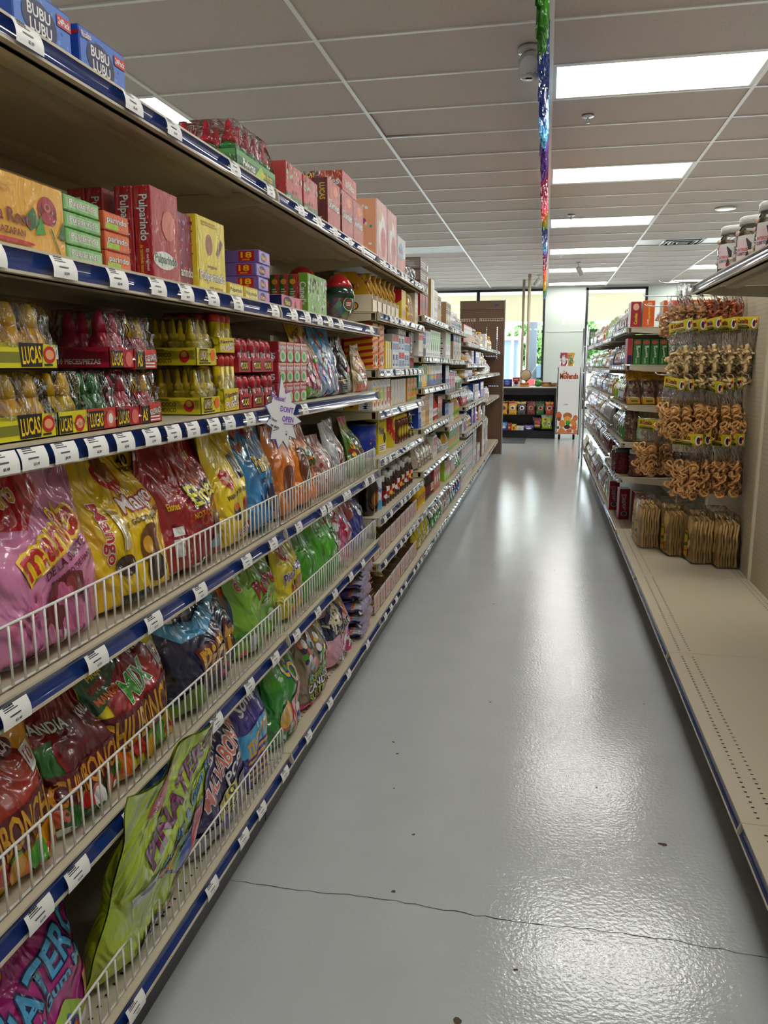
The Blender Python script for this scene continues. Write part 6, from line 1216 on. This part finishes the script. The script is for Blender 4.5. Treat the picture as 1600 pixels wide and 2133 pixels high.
# ------------------------------------------------------------------ right shelving bay with end faces
def R_(o, x, y, z, lab, cat='box', grp=None, rz=0, rx=0, s=1): return put(o, x, y, z, rz, lab, cat, grp, rx=rx, s=s)
YE = 5.615
gbx = box(.052, .16, .17, '2f7030', [('e', 0, 2.85, .8, .5, 'c86048'), ('t', 'Emperador', .05, 1.7, 1.5, .36, 'white', PI/2+.15), ('t', 'Gamesa', -.1, .5, .7, .25, 'mint', PI/2+.1), ('e', .2, 2.3, .36, .3, 'mint')])
for k in range(8): R_(gbx, .60+k*.056, YE, 1.303, f'green biscuit box, {_ord[k]} from the aisle in the row facing the camera', grp='green biscuit boxes')
rbx = box(.035, .16, .175, 'b84038', [('r', 0, 1, .8, 1.6, 'navy')]); R_(rbx, .553, YE, 1.303, 'narrow red and navy biscuit box at the aisle end of the green row')
ob = box(.075, .18, .17, 'e06020', [('e', .05, 1.95, .5, .34, 'e8b070'), ('t', 'Populares', .05, 1.1, 1.2, .28, 'yellow', PI/2+.05), ('t', 'Cuetara', -.05, .4, .5, .2, 'white', PI/2+.1)], sidec='d8d4c8')
for k, x in enumerate((.66, .79, .868, .946, 1.024)): R_(ob, x, YE, 1.553, f'orange biscuit box, {_ord[k]} from the aisle on the top shelf facing the camera', grp='orange biscuit boxes')
rb2 = box(.065, .18, .165, 'a01828', [('e', .0, 2.0, .6, .7, 'e8b898'), ('t', 'Canelas', 0, .8, 1.1, .34, 'yellow', PI/2, 'black', .05)], sidec='e8e8e8'); R_(rb2, .578, YE, 1.553, 'dark red biscuit box with white side at the aisle end of the top shelf')
ybag = bag(.105, .235, .075, '7a5648', [('p', [(-.5, 1.7), (.5, 1.7), (.5, 2.3), (-.5, 2.3)], 'gold'), ('p', [(-.5, 0), (.5, 0), (.5, .42), (-.5, .55)], 'gold'), ('r', 0, .5, 1, .04, 'white', -.1), ('r', 0, .25, .5, .12, 'dgreen'), ('d', 0, 1.1, .8, 1.0, 30, .1, ['brown', 'tan', 'dbrown'])], 70, name='snack_bag', nu=10, nv=14)
for k in range(5): R_(ybag, .605+k*.098, YE+.01, 1.033, f'brown snack bag with yellow ends, {_ord[k]} from the aisle, leaning back', 'snack bag', 'brown and yellow snack bags', rz=.15, rx=-.12, s=.98)
cbg = bag(.17, .20, .09, 'a89868', [('d', .1, .5, .8, .9, 90, .06, ['c8b080', '8c7848', 'e0c898']), ('r', -.36, .5, .16, .7, 'mint')], 72, name='snack_bag')
R_(cbg, .70, YE+.01, .779, 'clear bag of pale curly snacks facing the camera', 'snack bag', rz=.1); R_(cbg, .89, YE+.03, .779, 'second clear bag of curly snacks, nearer the back panel', 'snack bag')
pbg = bag(.09, .21, .07, '6a4c38', [('d', 0, 1.0, .8, 1.4, 40, .09, ['brown', 'tan', 'dbrown'])], 73, name='snack_bag'); R_(pbg, .578, YE+.01, .779, 'narrow clear bag of brown peanuts at the aisle edge', 'snack bag', rz=-.3)
def ljar(c, lid, r=.055, h=.165, lab_='red'):
    t = empty('plastic_jar'); rr = random.Random(9); g = G()
    g.lathe([(r*.93, .004), (r*.93, h*.8)], mat(c, 'snack'), 20, 0, r)
    for k in range(50):
        a = rr.uniform(0, 2*PI); z = rr.uniform(.012, h*.78); q = r*.9; s = rr.uniform(.007, .012); g.lathe([(0, -s), (s*.8, -s*.5), (s, 0), (s*.8, s*.5), (0, s)], mat(c, 'snack'), 6, q*math.cos(a), r+q*math.sin(a), z)
    g.obj('peanuts', t)['kind'] = 'stuff'
    g = G(); g.lathe([(r, 0), (r*1.02, .01), (r*1.02, h*.8), (r*.9, h*.86)], mat('white', 'glass'), 24, 0, r); g.obj('jar_body', t)
    g = G(); g.lathe([(r*.98, h*.85), (r*.98, h*.98), (0, h)], mat(lid, 'plastic'), 24, 0, r); g.obj('lid', t); return t
LJ = ljar('a8685c', 'd8d4cc'); LJ2 = ljar('8c1c28', 'dgrey')
R_(LJ, .655, YE+.01, .536, 'clear jar of pink candied peanuts with white lid', 'jar', s=1.12); R_(LJ2, .80, YE+.02, .536, 'jar of red candied peanuts beside the white-lidded one', 'jar', s=1.1); R_(LJ2, .57, YE+.16, .536, 'jar of red candied peanuts at the aisle edge, second row', 'jar'); R_(LJ, .56, YE+.30, .536, 'clear jar of pink candied peanuts at the aisle edge, third row', 'jar', s=1.1)
R_(LJ2, .94, YE+.02, .536, 'jar of red candied peanuts deepest in the lower shelf', 'jar', s=1.1)
du = box(.075, .11, .23, '8c1420', [('t', 'Duros', .0, 1.75, 1.5, .42, 'dred', -PI/2+.12, 'white', .06), ('e', 0, .6, .6, .5, 'silver'), ('e', 0, .6, .5, .42, 'dgrey')], kind='foilshine', name='snack_packet')
for k, (x, y) in enumerate(((.565, 6.35), (.605, 5.95), (.70, 5.80))): R_(du, x, y, RZ+.001, f'dark red upright snack packet on the right deck, {["farthest", "middle", "nearest"][k]} of three', 'snack packet', 'dark red snack packets', rz=.06*k)
# aisle-facing stock of the right bays
def rrow(b, i, z, specs, ya, yb):
    nmb = ['first', 'second', 'third', 'last'][b]
    row(1, ya, yb, z+.001, RL+.02, specs, f'on {["top shelf", "second shelf", "third shelf", "fourth shelf", "fifth shelf", "deck"][i]}, {nmb} stocked right bay')
rrow(0, 0, 1.552, [('bag', 'dred', 'silver', 'white', .13, .1, .17, 6)], 5.85, 6.78)
bigr = bag(.34, .12, .14, 'a01424', [('e', 0, .2, .3, .16, 'silver')], 77, name='snack_bag'); put(bigr, .80, 6.3, 1.62, R90, 'large red bag lying over the orange biscuit boxes', 'snack bag')
rrow(0, 1, 1.302, [('bag', 'navy', 'silver', 'violet', .12, .09, .16, 3), ('cbag', 'dorange', 'tan', 'orange', .12, .09, .15, 5)], 5.80, 6.78)
rrow(0, 2, 1.032, [('bag', 'dred', 'lime', 'white', .13, .09, .2, 3), ('bag', 'lime', 'yellow', 'green', .12, .09, .18, 4)], 5.80, 6.78)
rrow(0, 3, .778, [('bag', 'green', 'white', 'dgreen', .14, .1, .2, 3), ('bag', 'dgreen', 'olive', 'tan', .13, .1, .2, 3)], 5.78, 6.78)
rrow(0, 4, .535, [('cbag', 'tan', 'cream', 'dred', .13, .1, .17, 4)], 6.1, 6.78)
rrow(0, 5, RZ, [('cbag', 'tan', 'cream', 'peach', .14, .1, .22, 2)], 6.46, 6.78)
RK = [('bag', 'dred', 'silver', 'white', .13, .09, .18), ('cbag', 'tan', 'white', 'salmon', .12, .09, .17), ('cbag', 'silver', 'white', 'brown', .11, .09, .17), ('bag', 'orange', 'tan', 'white', .12, .09, .17), ('bag', 'navy', 'sky', 'silver', .13, .09, .18), ('cbag', 'peach', 'brown', 'silver', .12, .09, .17), ('bag', 'lime', 'dgreen', 'yellow', .12, .09, .18), ('bag', 'yellow', 'red', 'white', .12, .09, .17), ('cbag', 'lgrey', 'white', 'tan', .12, .09, .18)]
rr = random.Random(21)
for b in (1, 2, 3):
    for i, z in enumerate((1.53, 1.27, 1.05, .82, .58, RZ)):
        y = RY[5+b]+.02; 
        for k in range(3):
            q = rr.choice(RK); h = min(q[6], ([.2]+[(a-c)-.05 for a, c in ((1.53, 1.27), (1.27, 1.05), (1.05, .82), (.82, .58), (.58, .2))])[i]); q = q[:6]+(round(h, 3), 3)
            nmb = ['first', 'second', 'third', 'last'][b]
            y = row(1, y, RY[5+b]+BW_-.02, z+.001, RL+.02, [q], f'on {["top shelf", "second shelf", "third shelf", "fourth shelf", "fifth shelf", "deck"][i]}, {nmb} stocked right bay')
# wire rack past the right shelving
t = empty('wire_rack', (.78, 10.95, 0)); tag(t, 'chrome wire rack with tall corner poles past the right shelving', 'rack')
o_ = (.78, 10.95, 0)
for x in (.50, 1.06):
    for y in (10.52, 11.38):
        g = G(); g.tube([(x, y, 0), (x, y, 1.8)], .013, mat('silver', 'metal'), 10); g.obj('pole', t, o_)
for z in (.15, .5, .85, 1.2, 1.55):
    g = G(); g.tube([(.5, 10.52, z), (.5, 11.38, z), (1.06, 11.38, z), (1.06, 10.52, z)], .004, mat('silver', 'metal'), 5, True)
    for k in range(9): g.tube([(.5, 10.6+k*.09, z), (1.06, 10.6+k*.09, z)], .0025, mat('silver', 'metal'), 4)
    g.obj('wire_shelf', t, o_)
for i, z in enumerate((.155, .505, .855, 1.205, 1.555)):
    row(1, 10.56, 11.36, z, .53, [(('cbag', 'gold', 'yellow', 'orange'), ('cbag', 'silver', 'white', 'tan'), ('bag', 'white', 'dred', 'silver'), ('cbag', 'white', 'silver', 'lgrey'), ('box', 'dgreen', 'white', 'mint'))[i]+(.13, .1, .2, 6)], f'on the {["lowest", "second", "third", "fourth", "highest"][i]} wire shelf')
# ------------------------------------------------------------------ counter at the far end
CY = 14.45
t = empty('display_counter', (-.30, CY, 0)); tag(t, 'black display counter with open shelves at the far end of the aisle', 'counter'); o_ = (-.30, CY, 0)
bk = mat('15171b', 'metalpaint')
g = G(); g.box(-.86, .20, CY, CY+.55, 0, .11, bk, .004); g.box(-.86, .20, CY+.42, CY+.44, .11, .90, bk); g.box(.165, .20, CY, CY+.55, .11, .90, bk); g.box(-.86, -.83, CY, CY+.55, .11, .90, bk); g.box(-.83, .165, CY, CY+.42, .11, .135, bk); g.box(-.83, .165, CY+.0, CY+.02, .78, .90, bk); g.obj('body', t, o_)
g = G(); g.box(-.88, .205, CY-.03, CY+.6, .90, .925, mat('a08c80', 'card'), .004); g.obj('counter_top', t, o_)
g = G(); g.box(-.88, .205, CY-.034, CY-.03, .902, .922, mat('d8d4cc', 'metalpaint')); g.obj('edge_strip', t, o_)
hb_ = [('gold', 'dred', 'brown', 'yellow'), ('gold', 'red', 'white', 'golden green'), ('dgrey', 'yellow', 'white', 'black with yellow top'), ('dred', 'maroon', 'tan', 'dark red'), ('dgreen', 'black', 'salmon', 'green'), ('dorange', 'gold', 'silver', 'orange')]
for k, (c, c2, c3, nme) in enumerate(hb_):
    b = bag(.155, .24, .04, c, [('r', 0, 1.4, 1, .2, c2), ('e', 0, .8, .6, .5, c3), ('e', 0, .8, .4, .3, 'dred')], 80+k, name='snack_bag', nu=8, nv=10)
    put(b, -.735+k*.165, CY+.03, .42, 0, f'{nme} snack bag hanging in the counter front, {_ord[k]} from the left', 'snack bag', 'snack bags hung in the counter')
    g = G(); g.tube([(-.735+k*.165, CY+.42, .675), (-.735+k*.165, CY+.02, .672)], .003, mat('silver', 'metal'), 5); tag(g.obj('peg_hook'), f'thin peg hook inside the black counter holding the {nme} bag', 'hook')
cb = [(.12, .15, 'blue', 'sky', 'white', 0), (.07, .13, 'red', 'dred', 'yellow', .0), (.08, .11, 'yellow', 'gold', 'red', 0), (.13, .08, 'white', 'cream', 'lgrey', 0), (.17, .10, 'navy', 'violet', 'white', 0)]
x = -.78
for w, h, c, c2, c3, q in cb:
    b = fbox(w, .12, h, c, c2, c3, seed=int(w*100)); put(b, x+w/2, CY+.05, .136, 0, f'{NM[c]} candy box on the counter\'s bottom shelf', 'box'); x += w+.006
b = bag(.16, .21, .06, 'black', [('r', 0, 1.1, 1, .3, 'dred'), ('r', 0, .8, .6, .3, 'red'), ('e', 0, .4, .7, .3, 'gold')], 90, name='snack_bag'); put(b, -.12, CY+.06, .16, 0, 'black and red snack bag at the right end of the counter shelf', 'snack bag')
b = bag(.20, .27, .06, 'lime', [('r', 0, 1.2, 1, .16, 'silver'), ('e', -.15, .9, .3, .2, 'red'), ('e', -.2, .5, .3, .4, 'tan'), ('e', .22, .5, .36, .36, 'white'), ('e', .22, .5, .2, .2, 'brown')], 91, name='snack_bag'); put(b, .05, CY+.05, .16, 0, 'large lime green snack bag at the right end of the counter shelf', 'snack bag')
for (w, h, c, c2, c3, x, lab) in ((.08, .1, 'maroon', 'dred', 'navy', -.79, 'maroon box at the left end of the counter top'), (.15, .13, 'navy', 'blue', 'violet', -.67, 'navy box standing on the counter top'), (.13, .17, 'white', 'red', 'maroon', -.52, 'white box with red round print on the counter top'), (.16, .07, 'gold', 'crimson', 'tan', -.37, 'low golden tray with red lid on the counter top'), (.17, .08, 'kraft', 'dred', 'gold', 0.02, 'open brown carton on the counter top'), (.12, .07, 'kraft', 'tan', 'brown', .142, 'small brown carton at the right end of the counter top')):
    b = fbox(w, .16, h, c, c2, c3, seed=int(h*100)); put(b, x, CY+.06, .9255, 0, lab, 'box')
g = G(); g.lathe([(0, -.07), (.05, -.06), (.065, -.02), (.065, .02), (.05, .06), (0, .07)], mat('green', 'foil'), 14, -.13, CY+.13, .99, 'x'); tag(g.obj('candy_tub'), 'green rounded tub lying on the counter top', 'tub')
# small mirror stand on counter
t = empty('mirror_stand', (-.36, CY+.35, .925)); tag(t, 'small round framed mirror on a stand behind the counter boxes', 'mirror')
g = G(); g.lathe([(.10, -.008), (.105, 0), (.10, .008)], mat('26282a', 'plastic'), 20, 0, 0, .20, 'y'); g.obj('frame', t); g = G(); g.lathe([(.092, -.0095), (.092, -.0085)], mat('c8b088', 'plastic'), 20, 0, 0, .20, 'y'); g.obj('disc', t)
g = G(); g.tube([(0, 0, 0), (0, 0, .1)], .008, mat('black', 'plastic')); g.box(-.05, .05, -.04, .04, 0, .01, mat('black', 'plastic')); g.obj('stand', t)
g = G(); g.box(-.86, -.31, 13.4, 14.42, 0, .008, mat('3c4046', 'matte')); tag(g.obj('floor_mat'), 'dark grey floor mat in front of the black counter', 'mat')
# biscuit cart
KY = 14.15
t = empty('display_cart', (.39, KY, 0)); tag(t, 'white display cart with biscuit photo panel and black wheels beside the counter', 'display'); o_ = (.39, KY, 0)
g = G(); g.box(.225, .575, KY+.02, KY+.42, .12, 1.2, mat('c8ccd0', 'card'), .004); g.obj('cabinet', t, o_)
g = G(); g.box(.22, .58, KY, KY+.012, .115, 1.29, mat('e8e8e6', 'card'), .004)
sfc = lambda x, y, o: (.40+x, KY-.0002-o, .115+y)
design(g, [('t', 'La', -.18, 2.96, .16, .17, 'brown', 0, 'orange', .05), ('t', 'Molienda', 0, 2.78, .86, .26, 'brown', 0, 'orange', .06), ('r', .05, 2.55, .46, .012, 'lgrey'), ('t', '1920', -.1, 1.42, .18, .06, 'dgrey')], sfc, .36, 'card')
design(g, [('e', -.42, .88, .28, .4, 'd06030'), ('e', -.4, .72, .18, .2, 'brown'), ('e', 0, .88, .44, .34, 'b86838'), ('e', 0, .72, .34, .3, 'e0a040'), ('p', [(.12, .6), (.32, .85), (.48, .4), (.3, .3)], 'e0803c'), ('e', .38, .78, .24, .3, 'c87840'), ('e', -.25, .5, .3, .36, 'd88038'), ('e', .04, .54, .26, .22, 'green'), ('e', .0, .34, .3, .22, 'dbrown'), ('p', [(-.48, .05), (-.3, .36), (.02, .05)], 'd8803c'), ('e', .3, .3, .34, .2, 'd06838'), ('e', .1, .14, .28, .18, 'c86040'), ('e', .4, .12, .2, .2, 'd87848'), ('e', -.44, .3, .12, .16, 'dgreen'), ('r', 0, .02, 1.0, .05, 'c0603a')], sfc, .355, 'card')
g.obj('front_panel', t, o_)
for x, k in ((.214, 0), (.586, 1)): g = G(); g.tube([(x, KY+.02, .1), (x, KY+.02, 1.15), (x, KY+.1, 1.25), (x, KY+.3, 1.28)], .012, mat('black', 'metalpaint'), 8); g.obj('frame_bar', t, o_)
for x in (.27, .52): g = G(); g.lathe([(.01, -.018), (.045, -.018), (.05, 0), (.045, .018), (.01, .018)], mat('black', 'matte'), 16, x, KY+.12, .05, 'x'); g.box(x-.006, x+.006, KY+.11, KY+.13, .05, .125, mat('dgrey', 'metal')); g.obj('caster', t, o_)
for x, c, c2, nme in ((.30, 'crimson', 'white', 'red and white'), (.42, 'gold', 'olive', 'golden green')):
    b = bag(.125, .32, .08, c, [('e', 0, 1.5, .6, 1.2, c2), ('d', 0, 1.2, .8, 2, 30, .1, [c2, 'silver', 'dred'])], int(x*100), name='snack_bag'); put(b, x, KY+.1, 1.201, 0, f'{nme} bag standing on top of the biscuit cart', 'snack bag')
# pipes
for x, y, r, lab in ((-.356, 15.48, .029, 'beige floor-to-ceiling post, nearer and wider of the two'), (-.487, 16.4, .027, 'beige floor-to-ceiling post, farther and thinner of the two')):
    g = G(); g.tube([(x, y, 0), (x, y, HC)], r, mat('b4a88c', 'metalpaint'), 14); g.lathe([(r*2, 0), (r*2, .01), (r, .012)], mat('b4a88c', 'metalpaint'), 14, x, y); tag(g.obj('support_post'), lab, 'post')
# ------------------------------------------------------------------ ceiling fittings
t = empty('motion_light', (-.145, 4.66, HC-.002)); tag(t, 'round white emergency light head on the ceiling beside the garland', 'light')
wm = mat('c8c6c0', 'plastic')
g = G(); g.lathe([(.065, 0), (.065, -.02), (.055, -.028), (0, -.028)], wm, 24); g.obj('base', t)
g = G(); g.lathe([(.02, .05), (.05, .045), (.058, .02), (.058, -.02), (.05, -.028)], wm, 24, 0, 0, 0); g.lathe([(.05, -.034), (.046, -.036), (0, -.036)], mat('d8d8d4', 'plastic'), 24); o = g.obj('lamp_head', t); o.location = (0, -.03, -.085); o.rotation_euler = (-.95, 0, 0)
g = G(); g.box(-.022, .022, -.012, .02, -.15, -.03, wm, .004); o = g.obj('bracket', t); g = G(); g.lathe([(.04, -.15), (.05, -.145), (.05, -.135), (.03, -.13)], wm, 20, 0, .01); g.obj('lower_cup', t)
def sprinkler(x, y, lab):
    t = empty('sprinkler', (x, y, HC-.001)); tag(t, lab, 'sprinkler', 'ceiling sprinkler heads'); m_ = mat('silver', 'metal')
    g = G(); g.lathe([(.042, 0), (.04, -.008), (.016, -.012), (0, -.012)], m_, 20); g.obj('escutcheon', t)
    g = G(); g.tube([(0, 0, -.01), (0, 0, -.03)], .006, m_); g.tube([(-.01, 0, -.02), (-.012, 0, -.035), (0, 0, -.046)], .0025, m_, 5); g.tube([(.01, 0, -.02), (.012, 0, -.035), (0, 0, -.046)], .0025, m_, 5); g.lathe([(.014, -.046), (.014, -.048)], m_, 10); g.obj('nozzle', t)
for x, y, lab in ((.223, 5.93, 'chrome sprinkler head nearest the camera, below the first light in view'), (.222, 9.6, 'chrome sprinkler head in front of the third light in view'), (.17, 12.9, 'small sprinkler head near the spotlight'), (.14, 16.6, 'sprinkler head nearest the far wall')): sprinkler(x, y, lab)
for x, y, a, lab in ((.47, 13.9, .5, 'small white ceiling spotlight tilted to the right'), (-.19, 15.6, -.6, 'small white ceiling spotlight tilted to the left, by the posts')):
    t = empty('spotlight', (x, y, HC-.001)); tag(t, lab, 'spotlight', 'small ceiling spotlights'); g = G(); g.lathe([(.035, 0), (.035, -.015), (.01, -.02), (.01, -.08)], wm, 14); g.obj('stem', t)
    g = G(); g.lathe([(.03, .05), (.042, .04), (.045, -.09), (.04, -.095), (0, -.09)], wm, 16); o = g.obj('lamp_head', t); o.location = (.03*a, 0, -.12); o.rotation_euler = (.3, -a, 0)
t = empty('ceiling_speaker', (1.86, 9.55, HC-.001)); tag(t, 'flat round white ceiling speaker right of the aisle lights', 'speaker'); g = G(); g.lathe([(.11, 0), (.108, -.01), (.09, -.014), (0, -.014)], mat('e4e2de', 'plastic'), 28); g.obj('grille', t)
t = empty('air_diffuser', (X2+1.5*TW, YR+11.5*TD, HC-.002)); tag(t, 'metal louvred air diffuser in the ceiling over the right shelving', 'vent'); 
g = G(); a, b = TW/2-.012, TD/2-.012; g.box(-a, a, -b, b, .012, .02, mat('dedad2', 'metalpaint')); g.obj('plate', t)
for k in range(5):
    s = .27-.05*k; g = G(); g.tube([(-s, -s, .006-.003*k), (s, -s, .006-.003*k), (s, s, .006-.003*k), (-s, s, .006-.003*k)], .011, mat('dgrey' if k % 2 else 'silver', 'metal'), 4, True); g.obj('louvre', t)
t = empty('return_grille', (X2-1.5*TW, YR+11.5*TD, HC-.002)); tag(t, 'perforated metal return grille in the ceiling left of the aisle', 'vent')
for tt in [c for c in ceil.children if c.name.startswith('ceiling_tile')]:
    if abs(tt.location.x-(X2-1.5*TW)) < .1 and abs(tt.location.y-(YR+11.5*TD)) < .1: bpy.data.objects.remove(tt)
g = G(); g.box(-a, a, -b, b, .002, .01, mat('b8b8b4', 'pegbrown')); g.obj('perforated_plate', t)
# ------------------------------------------------------------------ fringe garland
t = empty('fringe_garland', (-.05, 7.5, HC)); tag(t, 'rainbow plastic fringe garland strung along the ceiling above the aisle', 'garland'); o_ = (-.05, 7.5, HC)
seq = [(3.3, 'green'), (4.05, '2450b0'), (5.1, 'sky'), (5.35, '2c88a8'), (5.75, '8048b8'), (6.6, 'hotpink'), (7.1, 'e03060'), (7.7, 'red'), (8.2, 'orange'), (8.6, 'yellow'), (8.8, 'lime'), (9.0, '2450b0'), (9.9, '2c88a8'), (10.5, '8048b8'), (11.3, 'hotpink'), (12.1, 'red'), (12.8, 'orange'), (13.2, 'yellow'), (13.5, 'green'), (13.8, 'sky'), (14.0, 'pink')]
def cyc_(y):
    c = seq[0][1]
    for a, q in seq:
        if y >= a: c = q
    return c
rr = random.Random(6)
gx = lambda y: -.066
gz = lambda y: HC-.03-.07*abs(math.sin((y-3.2)*PI/2.7))**.8-(.0 if y < 12.5 else .35*ss(12.5, 14.1, y))
g = G(); g.tube([(gx(y), y, gz(y)) for y in [3.2+i*.15 for i in range(74)]], .003, mat('white', 'plastic'), 5); g.obj('cord', t, o_)
groups = {}
y = 3.3
while y < 14.1:
    groups.setdefault(cyc_(y), []).append(y); y += .022
for c, ys in groups.items():
    g = G(); m_ = mat(c, 'foil')
    for y in ys:
        for q in range(3):
            L2 = rr.uniform(.12, .2); w = rr.uniform(.006, .012); x = gx(y)+rr.uniform(-.018, .018); z = gz(y); a = rr.uniform(-.5, .5); sx = rr.uniform(-.012, .012); sy = rr.uniform(-.03, .03)
            V = []
            for i in range(4):
                f = i/3; dx = w*math.cos(a+f); dy = w*math.sin(a+f); V += [(x-dx+sx*f, y-dy+sy*f*f, z-L2*f), (x+dx+sx*f, y+dy+sy*f*f, z-L2*f)]
            g.add(V, [(2*i, 2*i+1, 2*i+3, 2*i+2) for i in range(3)], m_, True)
    g.obj('fringe', t, o_)['kind'] = 'stuff'
# duplicate label check (prints only)
seen = {}
for o in SC.objects:
    if o.parent is None and 'label' in o: seen.setdefault(o['label'], []).append(o.name)
print('DUPLABELS', {k: v for k, v in seen.items() if len(v) > 1}); print('NOBJ', len(SC.objects), 'TOP', len([o for o in SC.objects if o.parent is None]), 'LONG', [k for k in seen if len(k.split()) > 16][:8])
tri = {}
print('TRIS', sum(sum(len(p.vertices)-2 for p in m.polygons) for m in bpy.data.meshes))
